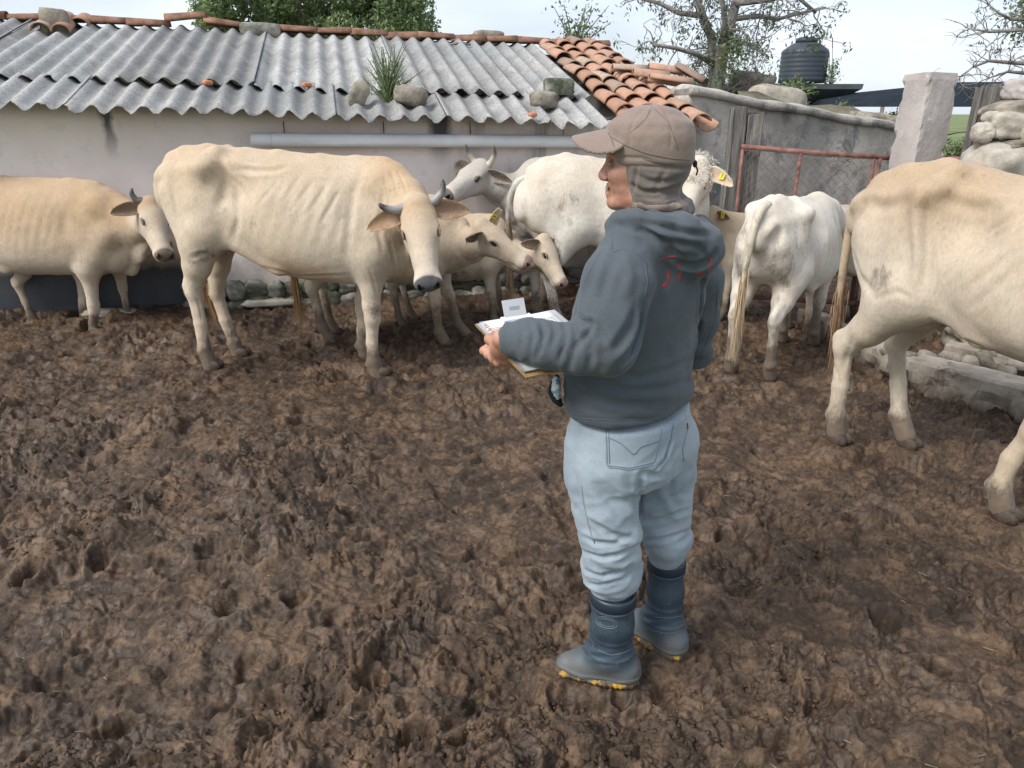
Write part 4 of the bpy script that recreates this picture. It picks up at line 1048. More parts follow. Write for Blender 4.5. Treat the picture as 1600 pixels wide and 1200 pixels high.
# small shrub behind the ridge
def shrub(u, v_, Y, wpx, hpx, n, leaf, name, args, mats, droop=0.0, stems=14, rgs=3, base_v=None):
    rg2 = np.random.default_rng(rgs); g = P(u, v_, Y); gb = P(u, base_v if base_v else v_ + hpx / 2, Y)
    t_ = thing(name, gb, 0, *args); k = Y / F / 1.08; mb = MB(); C = []
    for i in range(stems):
        end = np.array([rg2.normal(0, wpx * .33) * k, rg2.normal(0, wpx * .2) * k, (g[2] - gb[2]) + rg2.uniform(-.3, .5) * hpx * k]); mid = end * [.35, .35, .5] + rg2.normal(0, .02, 3)
        mb.tube([[0, 0, 0], mid, end], [.010 * Y / 6, .006 * Y / 6, .002 * Y / 6], 4, False)
        tt = rg2.uniform(.35, 1.05, n // stems); pl = np.where(tt[:, None] < .5, mid * (tt[:, None] * 2), mid + (end - mid) * (tt[:, None] * 2 - 1)); C.append(pl + rg2.normal(0, leaf * .9, pl.shape))
    mb.build('stem', mats[0], t_, True); V, Fc = leaves(np.concatenate(C), leaf, rg2, droop=droop); mesh_obj('foliage', V, Fc, mats[1], t_, False); return t_
M_LF = leafmat('shrub_leaf', (.09, .14, .065), (.18, .24, .11)); M_LG = leafmat('weed_leaf', (.12, .17, .07), (.2, .26, .12))
shrub(896, 38, 12.5, 70, 62, 420, .075, 'shrub', ('airy leafy shrub top behind the ridge above the first clay tiles', 'shrub'), (M_BARKG, M_LF), stems=16, rgs=3, base_v=95)
rw_ = roofpt(605, 158, .02)
shrub(607, 118, float(rw_[1]) + .12, 60, 95, 900, .020, 'roof_weed', ('wispy green weed growing on the roof between two stones', 'weed'), (M_LG, M_LG), stems=58, rgs=8, base_v=160)
shrub(1240, 138, TY - .45, 60, 26, 260, .10, 'slab_weed', ('grassy weed on the slab edge left of the tank', 'weed'), (M_LG, M_LG), stems=20, rgs=9, base_v=150)
shrub(1297, 115, TY + .6, 22, 40, 200, .08, 'slab_weed', ('upright yellow green weed right of the tank', 'weed'), (M_LG, M_LG), stems=14, rgs=10, base_v=130)
shrub(1316, 172, 14.0, 14, 22, 90, .06, 'hanging_weed', ('small dark weed hanging under the slab corner', 'weed'), (M_BARK, M_LF), stems=8, rgs=11, base_v=162)
for i, (u, v_, w_, h_, lb) in enumerate(((1490, 232, 26, 26, 'pale green bush seen between column and timber post'), (1395, 184, 30, 12, 'low bush far beyond the sloping wall'), (1092, 140, 30, 30, 'leafy bush at the foot of the bare tree'))):
    shrub(u, v_, (9.0, 16, 11.0)[i], w_ * 1.3, h_, 300, .05 + .02 * (i > 0), 'bush', (lb, 'bush'), (M_BARK, M_LG if i < 2 else M_LF), stems=18, rgs=20 + i, base_v=v_ + h_ * .6)

# twiggy tree at the top right
rt0 = P(1655, 60, 8.5); rt = thing('twiggy_tree', (rt0[0], 8.5, 0), 0, 'twiggy tree with dry curled leaves reaching in at the top right corner', 'tree'); BO = np.array([rt0[0], 8.5, 0])
rg = np.random.default_rng(31); mb = MB(); tips = []
mb.tube([[0, 0, -.3], [.05, 0, 1.2], [0, 0, 2.2], [-.1, 0, 3.2]], [.14, .12, .09, .05], 8)
for L_ in ([(1655, 110, 0), (1620, 100, 0), (1580, 98, -.1), (1545, 95, -.1), (1520, 105, -.2), (1500, 120, -.2)], [(1655, 60, 0), (1620, 45, 0), (1580, 48, .1), (1545, 50, .1), (1515, 45, .1)],
           [(1655, 30, 0), (1610, 30, 0), (1580, 30, .1), (1560, 20, .1), (1545, 8, .1)], [(1655, 120, 0), (1610, 115, 0), (1575, 112, .1), (1545, 122, .1)]):
    pts = limb(mb, L_, .028, .007, 8.5, 6)
    for q in range(1, len(pts)):
        for c in range(4): twig(pts[q], nrm(rg.normal(size=3) * [1, .5, .8] + nrm(pts[q] - pts[q - 1]) * .8), rg.uniform(.15, .34), .006, 1, 2, .3, 0, .1)
mb.build('trunk', M_BARKG, rt, True)
T = [tips[i] for i in rg.choice(len(tips), int(len(tips) * .25), replace=False)]
V, Fc = tuft_leaves(T, rg, 5, .05, .03); mesh_obj('dry_leaves', V, Fc, leafmat('dry_leaf', (.11, .10, .085), (.17, .155, .12)), rt, False)
C = np.concatenate([P(u, v_, 8.7) - BO + rg.normal(0, s_, (k, 3)) for (u, v_, s_, k) in ((1604, 30, .1, 260), (1600, 10, .09, 200), (1605, 50, .08, 140))])
V, Fc = leaves(C, .05, rg); mesh_obj('foliage', V, Fc, M_LF, rt, False)
# ================================================================== CATTLE
m, nt, b = mat('short_coat'); N = NT(nt, b); v = N.pos()
at = N.n('Attribute', attribute_name='col'); am = N.n('Attribute', attribute_name='mud')
c = at.outputs['Color']
c = N.mix(1.0, c, N.ramp(N.noise(9, 5, .6, v), [(.36, .93), (.64, 1.04)]), 'MULTIPLY')
c = N.mix(1.0, c, N.ramp(N.noise(85, 4, .7, N.mapping(v, (1, 1, .35))), [(.34, .87), (.6, 1.03)]), 'MULTIPLY')
c = N.mix(N.ramp(N.noise(22, 6, .7, v), [(.58, 0), (.78, .30)]), c, (.28, .20, .12))
c = N.mix(N.ramp(N.noise(2.6, 6, .65, v), [(.48, 0), (.70, .34)]), c, (.40, .28, .16))
mk = N.math('ADD', N.math('MULTIPLY', am.outputs['Fac'], 1.15), N.math('MULTIPLY', N.math('ADD', N.noise(11, 8, .75, N.mapping(v, (1.6, 1.6, .8))), -.5), 2.0))
mk = N.ramp(mk, [(.40, 0), (.66, .50), (.95, .96)])
c = N.mix(mk, c, N.mix(N.noise(30, 4, .6, v), (.060, .044, .033), (.20, .15, .105)))
N.l(c, b.inputs['Base Color']); N.l(N.ramp(mk, [(0, .82), (1, .62)]), b.inputs['Roughness']); b.inputs['Specular IOR Level'].default_value = .2
try:
    b.inputs['Sheen Weight'].default_value = .12; b.inputs['Sheen Roughness'].default_value = .5
except Exception: pass
bb = N.bump(N.noise(150, 5, .7, N.mapping(v, (1, 1, .35))), .6, .004); bb = N.bump(N.noise(14, 6, .65, v), .4, .010, bb); N.l(N.bump(mk, .6, .006, bb), b.inputs['Normal'])
M_COAT = m
def flat(name, c_, rough=.5, spec=.5):
    m, nt, b = mat(name); b.inputs['Base Color'].default_value = (*c_, 1); b.inputs['Roughness'].default_value = rough; b.inputs['Specular IOR Level'].default_value = spec; return m
M_EYE = flat('dark_eye', (.012, .009, .008), .12, .7)
M_TAG = simple('yellow_plastic', (.75, .66, .04), .5, .1, 20, 0); M_TAGINK = flat('tag_ink', (.08, .07, .03), .7)
m, nt, b = mat('horn'); N = NT(nt, b); at = N.n('Attribute', attribute_name='col'); v = N.obj()
N.l(N.mix(1.0, at.outputs['Color'], N.ramp(N.noise(30, 5, .6, v), [(.3, .75), (.7, 1.1)]), 'MULTIPLY'), b.inputs['Base Color']); b.inputs['Roughness'].default_value = .5
N.l(N.bump(N.noise(60, 5, .6, v), .3, .003), b.inputs['Normal']); M_HORN = m
m, nt, b = mat('coarse_hair'); N = NT(nt, b); at = N.n('Attribute', attribute_name='col')
N.l(at.outputs['Color'], b.inputs['Base Color']); b.inputs['Roughness'].default_value = .7; M_HAIR = m
M_HOOF = simple('muddy_hoof', (.075, .055, .042), .6, .4, 30, .6, .006)

def strands(name, P0, D0, length, width, segs, col, parent, rg, sag=.5, curl=0.0):
    """ribbons of hair: start points, directions"""
    n = len(P0); L = length * rg.uniform(.6, 1.25, (n, 1)); d = D0 / np.linalg.norm(D0, axis=1)[:, None]; p = P0.copy()
    s_ = np.cross(d, rg.normal(size=(n, 3))); s_ /= np.linalg.norm(s_, axis=1)[:, None] + 1e-9; R_ = []; cv = rg.normal(size=(n, 3)) * curl
    for k in range(segs + 1):
        w = width * (1 - k / (segs + .3)); R_ += [p - s_ * w, p + s_ * w]
        d = d + np.array([0, 0, -sag / segs]) + cv / segs; d /= np.linalg.norm(d, axis=1)[:, None]; p = p + d * L / segs
    V = np.stack(R_, 1).reshape(-1, 3); m_ = 2 * (segs + 1); b0 = np.arange(n)[:, None, None] * m_; k = np.arange(segs)[None, :, None] * 2
    Fc = (b0 + k + np.array([0, 1, 3, 2])[None, None, :]).reshape(-1, 4)
    cc = np.repeat(np.asarray(col)[None] * rg.uniform(.6, 1.25, (n, 1)), m_, 0)
    return mesh_obj(name, V, Fc, M_HAIR, parent, True, cols=cc)

def ear_mesh(base, d, face, L, w, cup, outer, inner, parent, rg, droop=.15):
    d = nrm(d); face = nrm(np.asarray(face) - d * (np.asarray(face) @ d)); s_ = np.cross(d, face); nu, nv = 14, 11; V = []; Cc = []
    prof = lambda t: max(0, math.sin(math.pi * min(1, t ** .62 * .93 + .065))) ** .55 * (.92 + .08 * t)
    for side in (0, 1):
        for i in range(nu + 1):
            t = i / nu; wd = w / 2 * max(.13, prof(t)) if i < nu else w * .03
            for j in range(nv):
                q = j / (nv - 1) * 2 - 1; cu = cup * wd * (q * q) * (1.3 - .5 * t) ; th = .008 * (1 - .6 * abs(q)) * (1 if side else 0)
                p = base + d * L * t + s_ * wd * q + face * (cu - th - cup * wd * .3) + np.array([0, 0, -droop * L * t * t])
                V.append(p); f_ = min(1, abs(q) ** 3 + .0 + (t > .9) * .5); Cc.append(outer if side else inner * (1 - f_) + outer * f_)
    M_ = (nu + 1) * nv; Fc = []
    for i in range(nu):
        for j in range(nv - 1):
            q = (i * nv + j, (i + 1) * nv + j, (i + 1) * nv + j + 1, i * nv + j + 1); Fc.append(q); Fc.append(tuple(k + M_ for k in q[::-1]))
        for j in (0, nv - 1): q = (i * nv + j, (i + 1) * nv + j, (i + 1) * nv + j + M_, i * nv + j + M_); Fc.append(q if j else q[::-1])
    i = nu * nv; Fc += [(i + j, i + j + M_, i + j + 1 + M_, i + j + 1) for j in range(nv - 1)]
    e_ = mesh_obj('ear', V, Fc, M_COAT, parent, True, cols=np.array(Cc), mud=.0)
    n = 160; t = rg.uniform(.1, .95, n); q = np.where(rg.random(n) < .5, -1, 1) * rg.uniform(.3, 1, n); P0 = np.array([base + d * L * a_ + s_ * (w / 2 * prof(a_)) * b_ + face * (cup * w * .2) + np.array([0, 0, -droop * L * a_ * a_]) for a_, b_ in zip(t, q)])
    strands('ear_hair', P0, (s_[None] * q[:, None] + face * .8 + d * .5), .018 * L / .2, .0012, 2, outer * 1.05, e_, rg, .2)
    return e_, base + d * L * .52 + np.array([0, 0, -droop * L * .27]), d, s_, face

CANON = dict(
    torso=[(-.80, 1.20, 1.0, .075), (-.74, 1.28, .86, .14), (-.62, 1.325, .76, .185), (-.45, 1.355, .72, .225), (-.27, 1.325, .665, .255), (-.08, 1.305, .585, .295), (.15, 1.29, .55, .295), (.35, 1.29, .575, .255), (.50, 1.29, .63, .205), (.62, 1.24, .68, .165), (.70, 1.13, .76, .11)],
    hind=[(-.45, .12, 1.06, .145), (-.40, .165, .82, .125), (-.55, .155, .62, .080), (-.650, .15, .49, .052), (-.62, .15, .30, .038), (-.60, .15, .15, .045), (-.56, .15, .05, .046)],
    fore=[(.44, .11, 1.06, .10), (.58, .12, .90, .095), (.45, .145, .74, .092), (.46, .14, .46, .056), (.455, .14, .40, .050), (.455, .135, .26, .037), (.46, .135, .14, .043), (.50, .135, .045, .047)])
def scl(ch, s_, dx=0, dy=0, ymul=1):
    return [(p[0] * s_, p[1] * s_ * ymul, p[2] * s_, p[3] * s_) for p in ch]
def shift_leg(ch, dx, dy, k0=2):
    """move the lower leg: joints after k0 go progressively to dx, dy"""
    n = len(ch); out = []
    for i, p in enumerate(ch):
        f_ = 0 if i < k0 else (i - k0 + 1) / (n - k0); out.append((p[0] + dx * f_, p[1] + dy * f_, p[2], p[3]))
    return out

def cow(name, label, O, yaw, s=1.0, torso=None, legs=None, offs=((0, 0),) * 4, neck=None, poll=None, face=None, headup=(0, 0, 1), hs=1.0, horns=None, horn_cols=None, ears=None, tags=(), tag_ear=(),
        tan=(.45, .33, .19), cream=(.60, .53, .43), tanf=None, head_tan=None, muzzle=(.085, .075, .075), mudz=.36, stains=(), tail=None, tuftc=(.35, .2, .09), udder=0, h=.016, hh=.008, bony=1.0, dewlap=1.0, cat='cow', pollhair=0, group=None,
        creases=(), zoff=0.0, seed=1, hfine=True, belly_dark=0, mudk=1.0, roll=0.0):
    t0 = thing(name, (O[0], O[1], zoff), yaw, label, cat, group); cream = np.array(cream) * np.array([.87, .845, .825]); tan = np.array(tan) * np.array([.90, .87, .87])
    rg = np.random.default_rng(seed); tan = np.array(tan); cream = np.array(cream)
    T = torso or [(a * s, b_ * s, c_ * s, d_ * s) for a, b_, c_, d_ in CANON['torso']]
    if legs is None:
        legs = {}
        for i, (k, ch, sg) in enumerate((('HR', 'hind', -1), ('HL', 'hind', 1), ('FR', 'fore', -1), ('FL', 'fore', 1))):
            legs[k] = shift_leg(scl(CANON[ch], s, ymul=sg), *offs[i], 2)
    if neck is None: neck = [(.48, 0, 1.08, .17), (.70, 0, 1.12, .13), (.86, 0, 1.16, .10)]; neck = [tuple(q * s for q in p) for p in neck]
    if poll is None: poll = (.90 * s, 0, 1.26 * s)
    poll = np.array(poll, float); f_ = nrm(face if face is not None else (.8, 0, -.6)); up = np.asarray(headup, float); up = nrm(up - f_ * (up @ f_)); lf = np.cross(up, f_); M3 = np.stack([f_, lf, up], 1)
    HL_ = lambda x, y, z: poll + M3 @ (np.array([x, y, z]) * hs)
    hp = np.array([HL_(a, b_, c_) for a in (-.08, .54) for b_ in (-.14, .14) for c_ in (-.24, .06)]); lo, hi = hp.min(0), hp.max(0)
    al = np.array([q[:3] for L_ in legs.values() for q in L_] + [q[:3] for q in neck]); xm = min(T[0][0] - .12, al[:, 0].min() - .1, lo[0] - .03); xM = max(T[-1][0] + .12, al[:, 0].max() + .15, hi[0] + .03)
    wM = max(q[3] + (abs(q[4]) if len(q) > 4 else 0) for q in T) + .06; ym = min(-wM, al[:, 1].min() - .1, lo[1] - .03); yM = max(wM, al[:, 1].max() + .1, hi[1] + .03)
    zM = max(max(q[1] for q in T) + .06, hi[2] + .03, max(q[2] + q[3] for q in neck) + .03)
    fi = lambda k: [(lo[k], hi[k], hh)] if hfine else []
    g = Grid(axis(xm, xM, h, fi(0)), axis(ym, yM, h, fi(1)), axis(-.03, zM, h, fi(2)))
    g.loft(T, k=.05)
    rx = lambda i: T[i][0]
    hip = T[3]; top = hip[1]; dep = hip[1] - hip[2]; w = hip[3]
    if bony:
        hx = T[3][0] + .05 * s
        for sg in ((-1, 1) if bony > .46 else ()):
            hz_ = top - .105 * s; hp_ = np.array([hx, sg * (w * .93), hz_]); kb = .6 + .4 * bony; rg_ = min(1, bony)
            g.ell(hp_, (.065 * s, .042 * s * kb, .042 * s), None, .09 * s)                                                  # hook bone
            g.cone(hp_ + np.array([.0, -.03 * sg, -.01]) * s, (hx + .04 * s, sg * w * .40, top - .025 * s), .035 * s, .03 * s, .07 * s)     # ridge up to the loin
            g.cone(hp_ - np.array([0, sg * .03 * (1.6 - rg_), .02]) * s, (T[0][0] + .05 * s, sg * .065 * s, T[0][1] - .05 * s), .028 * s * rg_, .030 * s * rg_, .09 * s)                      # edge of the rump to the pin bone
            g.ell((T[0][0] + .03 * s, sg * .075 * s, T[0][1] - .04 * s), (.045 * s, .030 * s, .04 * s), None, .05 * s) if bony > .6 else None
            g.ell((hx + .19 * s, sg * (T[4][3] + .035 * s), top - .20 * s), (.13 * s, .105 * s * kb, .11 * s), None, .09 * s, True)  # flank hollow
            g.ell(((T[0][0] + hx) / 2, sg * (w * .80 + .075 * s), top - .215 * s), (.12 * s, .085 * s * rg_, .075 * s), None, .08 * s, True) if bony > .6 else None  # hollow under the rump edge
            g.ell((T[1][0] - .01 * s, sg * .125 * s, top - .26 * s), (.06 * s, .04 * s, .08 * s), None, .05 * s, True)
            g.ell((T[8][0] - .16 * s if len(T) > 9 else T[-2][0] - .1, sg * (w + .055 * s), top - .20 * s), (.045 * s, .05 * s, .20 * s), None, .06 * s, True)  # groove behind the shoulder
        g.chain([(T[i][0], 0, T[i][1] - .022 * s, .026 * s) for i in range(0, len(T) - 2)], .05 * s)                              # spine
    for k, L_ in legs.items():
        sg = 1 if k[1] == 'L' else -1; q = [np.array(p) for p in L_]
        if k[0] == 'H':
            g.cone(q[0][:3], q[1][:3], q[0][3], q[1][3], .10 * s, (np.array([0, 1, 0]), 1.25))
            a_ = q[0][:3] + np.array([-.20 * s, -.02 * sg * s, -.02 * s]); g.cone(a_, (q[2][:3] + q[1][:3]) / 2 + np.array([-.05 * s, 0, .04 * s]), .085 * s, .065 * s, .09 * s)   # back of thigh
            g.cone(q[1][:3], q[2][:3], q[1][3] * .92, q[2][3], .07 * s); g.cone(q[2][:3], q[3][:3], q[2][3] * .86, q[3][3] * .9, .03 * s)
            hk = q[3][:3]; g.ell(hk + np.array([-.035 * s, 0, .035 * s]), (.028 * s, .022 * s, .05 * s), None, .03 * s)       # point of hock
            g.cone((q[1][:3] + q[2][:3]) / 2 + np.array([-.05, 0, .02]) * s, hk + np.array([-.035, 0, .05]) * s, .03 * s, .018 * s, .035 * s)  # hamstring
            g.cone(q[3][:3], q[4][:3], q[3][3] * .85, q[4][3], .025 * s, (np.array([0, 1, 0]), 1.15)); st = 4
            fl = (q[1][:3] + np.array([.10 * s, -.0 * sg, .10 * s])); g.cone(q[1][:3] + np.array([.02 * s, 0, .05 * s]), np.array([T[5][0], sg * T[5][3] * .70, T[5][2] + .07 * s]), .045 * s, .03 * s, .08 * s, (np.array([0, 1, 0]), 1.7))   # flank fold
        else:
            g.cone(q[0][:3], q[1][:3], q[0][3] * .75, q[1][3] * .9, .08 * s, (np.array([0, 1, 0]), 1.3)); g.cone(q[0][:3] + np.array([0, 0, -.05 * s]), q[2][:3], q[0][3], q[2][3], .09 * s, (np.array([0, 1, 0]), 1.25)); g.cone(q[1][:3], q[2][:3], q[1][3] * .85, q[2][3] * .8, .07 * s)
            g.cone(q[2][:3], q[3][:3], q[2][3], q[3][3] * .9, .06 * s, (np.array([0, 1, 0]), 1.12)); g.cone(q[3][:3], q[4][:3], q[3][3], q[4][3], .02 * s); g.cone(q[4][:3], q[5][:3], q[4][3] * .85, q[5][3], .025 * s, (np.array([0, 1, 0]), 1.1)); st = 5
        g.cone(q[st][:3], q[st + 1][:3], q[st][3], q[st + 1][3] * .85, .015 * s); g.cone(q[st + 1][:3], q[st + 2][:3], q[st + 1][3], q[st + 2][3] * 1.0, .02 * s)
        g.ell(q[st + 1][:3] + np.array([-.03, 0, -.01]) * s, (.022 * s, .032 * s, .022 * s), None, .015 * s)                    # dew claws
    # neck
    nk = [np.array(p) for p in neck]; hb = HL_(.04, 0, -.10); hj = HL_(.10, 0, -.15)
    nl = np.array([0, 1, 0.]); nl = nrm(lf + nl * .001 if abs(lf @ nl) > .2 else nl)
    for a_, b_ in zip(nk[:-1], nk[1:]): g.cone(a_[:3], b_[:3], a_[3], b_[3], .10 * s, (np.cross(nrm(b_[:3] - a_[:3]), (0, 0, 1)) / (np.linalg.norm(np.cross(nrm(b_[:3] - a_[:3]), (0, 0, 1))) + 1e-9), 1.35))
    g.cone(nk[-1][:3], hb, nk[-1][3], .085 * hs, .07 * s); g.cone(nk[-1][:3] - [0, 0, nk[-1][3] * .3], hj, nk[-1][3] * .7, .055 * hs, .06 * s)
    if dewlap:
        a_ = nk[0][:3] + np.array([.06 * s, 0, -nk[0][3] * .95 - .10 * s]); b_ = nk[-1][:3] - [0, 0, nk[-1][3] * .9]; n3 = np.cross(nrm(b_ - a_), (0, 0, 1)); n3 = nrm(n3)
        g.cone(a_, b_, .085 * s * dewlap, .045 * s, .07 * s, (n3, 3.2)); g.cone((a_ + b_) / 2, b_, .075 * s * dewlap, .04 * s, .06 * s, (n3, 3.2))
        g.cone(np.array([T[-2][0], 0, T[-2][2] + .04]), a_, .07 * s, .08 * s * dewlap, .08 * s, (n3, 2.2))
    # head
    E = lambda c_, r_, k_=.03, sub=False, rot=None: g.ell(HL_(*c_), np.array(r_) * hs, M3 if rot is None else M3 @ rot, k_ * hs, sub)
    Cn = lambda a_, b_, ra, rb, k_=.03, fl=None, sub=False: g.cone(HL_(*a_), HL_(*b_), ra * hs, rb * hs, k_ * hs, None if fl is None else (M3 @ np.array(fl[0]), fl[1]), sub)
    E((.07, 0, -.08), (.12, .096, .095)); E((.12, 0, -.045), (.15, .098, .055), .03)
    E((.0, 0, -.03), (.05, .065, .05), .04)
    Cn((.15, 0, -.075), (.42, 0, -.080), .078, .062, .04); Cn((.16, 0, -.052), (.41, 0, -.048), .056, .040, .03, ((0, 0, 1), 1.25))
    for sg in (-1, 1):
        E((.165, sg * .080, -.045), (.045, .026, .024), .025)                                   # brow
        Cn((.12, sg * .045, -.155), (.36, sg * .022, -.125), .052, .030, .05)                       # jaw
        E((.15, sg * .055, -.13), (.085, .035, .065), .04)                                       # cheek
        Cn((.22, sg * .055, -.075), (.33, sg * .04, -.085), .022, .015, .03)
    E((.452, 0, -.082), (.056, .072, .056), .04); E((.425, 0, -.138), (.062, .050, .028), .02); E((.472, 0, -.064), (.036, .064, .034), .02)
    for sg in (-1, 1): E((.468, sg * .045, -.060), (.034, .028, .030), .02)
    Cn((.508, -.05, -.122), (.508, .05, -.122), .006, .006, .010, sub=True); Cn((.512, 0, -.06), (.512, 0, -.115), .003, .003, .008, sub=True)
    for sg in (-1, 1):
        Cn((.512, sg * .030, -.078), (.487, sg * .048, -.047), .014, .010, .007, sub=True)           # nostril
        Cn((.50, sg * .045, -.122), (.36, sg * .060, -.120), .005, .003, .010, sub=True)         # mouth
        E((.185, sg * .100, -.048), (.028, .016, .020), .016, True)                             # eye socket
    if udder:
        for sg in (-1, 1): g.ell((T[3][0] + .02 * s, sg * .055 * s, T[3][2] - .02 * s), (.12 * s, .07 * s, .10 * s * udder), None, .06 * s)
        for ax_ in (-.05, .06):
            for sg in (-1, 1): g.cone((T[3][0] + (.02 + ax_) * s, sg * .06 * s, T[3][2] - .08 * s * udder), (T[3][0] + (.025 + ax_) * s, sg * .065 * s, T[3][2] - .155 * s * udder), .014 * s, .009 * s, .015)
    V, Fc = g.mesh(); V = V.astype(np.float64); nv = vnormals(V, Fc)
    # ribs, shoulder blade, skin folds
    x, y, z = V[:, 0], V[:, 1], V[:, 2]; sl_ = np.clip(np.abs(nv[:, 1]) * 1.3 - .2, 0, 1)
    xr_ = (x - T[4][0]) / (T[8][0] - T[4][0]); zr = (z - T[5][2]) / (T[5][1] - T[5][2])
    rib = np.sin((x - zr * .26 * s) / (.085 * s) * 2 * math.pi + .8 * fbm(V * 3, seed, 2)) * sstep(-.05, .2, xr_) * sstep(.95, .65, xr_) * (.35 + .65 * sstep(-.4, .4, fbm(V * 3.1, seed + 6, 2))) * sstep(.15, .45, zr) * sstep(.92, .7, zr)
    body_m = sstep(-.02, .06, z - np.interp(x, [q[0] for q in T], [q[2] for q in T]))
    disp = .0030 * bony * rib * sl_ * s + .0035 * fbm(V * 9, seed + 3, 3) + .006 * fbm(V * 3.5, seed + 4, 2) * body_m
    fold = np.sin((x * .9 + z * .55) / (.045 * s) * 2 * math.pi * .55 + 2.2 * fbm(V * 5, seed + 8, 2)); nm = sstep(T[-3][0], T[-1][0] + .05, x) * sstep(1.05, .9, 1 - (z - .5)) * (np.linalg.norm(V - HL_(.2, 0, -.08), axis=1) > .30 * hs)
    disp = disp + .0018 * fold * nm * sl_
    hd = (V - poll) @ M3 / hs; inhead = (hd[:, 0] > -.12) & (hd[:, 0] < .56) & (np.abs(hd[:, 1]) < .15) & (hd[:, 2] > -.22) & (hd[:, 2] < .06)
    disp = np.where(inhead, disp * .25, disp); V = V + nv * disp[:, None]
    if creases:
        Rz = rotz(yaw); o3 = np.array([O[0], O[1], zoff]); V = (crease(V @ Rz.T + o3, Fc, creases) - o3) @ Rz; hd = (V - poll) @ M3 / hs; x, y, z = V[:, 0], V[:, 1], V[:, 2]
    # coat colour
    f = .5 + .5 * fbm(V * 2.2, seed + 20, 3); zz = np.clip((z / s - .45) / .85, 0, 1)
    tf = sstep(.25, 1.0, zz * .8 + f * .4 - .1) if tanf is None else tanf(x / s, y / s, z / s, f)
    col = cream[None] * (1 - tf[:, None]) + tan[None] * tf[:, None]
    if head_tan is not None:
        hx = sstep(.16, .02, hd[:, 0] + .10 * (f - .5)) * sstep(-.10, -.02, hd[:, 2]) if head_tan == 'cap' else .85 * sstep(.30, .0, hd[:, 0] + .2 * (f - .5))
        hw = sstep(-.05, .05, hd[:, 0]) * sstep(.58, .5, hd[:, 0]) * sstep(.16, .12, np.abs(hd[:, 1])) * sstep(-.26, -.19, hd[:, 2]) * sstep(.08, .05, hd[:, 2]); hx = hx * hw; col = col * (1 - hw[:, None]) + cream * .99 * hw[:, None]; hx2 = np.maximum(hx, .25 * sstep(.4, .2, hd[:, 0]) * sstep(.07, .03, np.abs(hd[:, 1])) * hw * sstep(-.09, -.03, hd[:, 2])); col = col * (1 - hx2[:, None]) + np.array(tan) * hx2[:, None]
    mz = sstep(.452, .468, hd[:, 0] + .30 * (hd[:, 2] + .06) - .25 * np.clip(np.abs(hd[:, 1]) - .035, 0, 1) + .01 * (f - .5)) * sstep(-.130, -.115, hd[:, 2]) * inhead
    mzw = sstep(.36, .43, hd[:, 0]) * inhead * (1 - mz); col = col * (1 - mzw[:, None] * .7) + np.array([.54, .47, .39]) * mzw[:, None] * .7
    col = col * (1 - mz[:, None]) + np.array(muzzle) * mz[:, None]
    for sg in (-1, 1):
        dn = np.linalg.norm((hd - np.array([.498, sg * .042, -.058])) * [1, 1.1, 1], axis=1); em = sstep(.030, .016, dn) * inhead; col = col * (1 - em[:, None] * .9)
        de = np.linalg.norm((hd - np.array([.185, sg * .092, -.046])) * [1, 1, 1.15], axis=1); em = sstep(.040, .022, de) * inhead; col = col * (1 - em[:, None] * .75) + np.array([.09, .07, .06]) * em[:, None] * .75
    if udder:
        uc = np.linalg.norm((V - np.array([T[3][0] + .03 * s, 0, T[3][2] - .07 * s])) / [.15 * s, .13 * s, .12 * s], axis=1); um = sstep(1.1, .7, uc); col = col * (1 - um[:, None] * .8) + np.array([.47, .30, .22]) * um[:, None] * .8
    mud = sstep(mudz, mudz * .12, z + .10 * (f - .5)) * mudk + .17
    for (cx, cy, cz, r_, k_) in stains: mud = np.maximum(mud, k_ * sstep(1.15, .35, np.linalg.norm((V - np.array([cx, cy, cz])) / np.asarray(r_), axis=1)))
    mud = np.where(inhead, mud * .5, mud); mesh_obj('body', V, Fc, M_COAT, t0, True, cols=col, mud=mud)
    # eyes
    for i, sg in enumerate((-1, 1)):
        mb = MB(); mb.sphere(HL_(.185, sg * .080, -.044), np.array([.026, .022, .024]) * hs, 14, 10, M3); mb.build('eye', M_EYE, t0, True)
        mb = MB(); c0 = HL_(.185, sg * .089, -.040); arc = [c0 + M3 @ (np.array([.026 * math.cos(a_), sg * (.012 - .004 * abs(math.cos(a_))), .017 * math.sin(a_)]) * hs) for a_ in np.linspace(.0, math.pi, 9)]; mb.tube(arc, .0055 * hs, 6); mb.build('eyelid', M_COAT, t0, True, cols=np.tile(np.array([.20, .15, .11]), (9 * 6, 1)), mud=0.0)
    # horns
    if horns:
        for i, ch in enumerate(horns):
            pts = np.array([HL_(*q) for q in ch]); n_ = len(pts); tt = np.linspace(0, 1, n_); fine = np.linspace(0, 1, 16); pf = np.stack([np.interp(fine, tt, pts[:, k]) for k in range(3)], 1)
            for _ in range(2): pf[1:-1] = (pf[:-2] + pf[1:-1] * 2 + pf[2:]) / 4
            c0, c1 = horn_cols or ((.42, .37, .29), (.05, .045, .045)); rr_ = .028 * hs * (1 - fine) ** .6 + .004
            cc = np.repeat(np.array(c0)[None] * (1 - sstep(.45, .8, fine)[:, None]) + np.array(c1)[None] * sstep(.45, .8, fine)[:, None], 10, 0)
            MB().tube(pf, rr_, 10).build('horn', M_HORN, t0, True, cols=cc)
    # ears
    ears = ears or [((.0, -1, -.1), (.6, 0, .1)), ((.0, 1, -.1), (.6, 0, .1))]
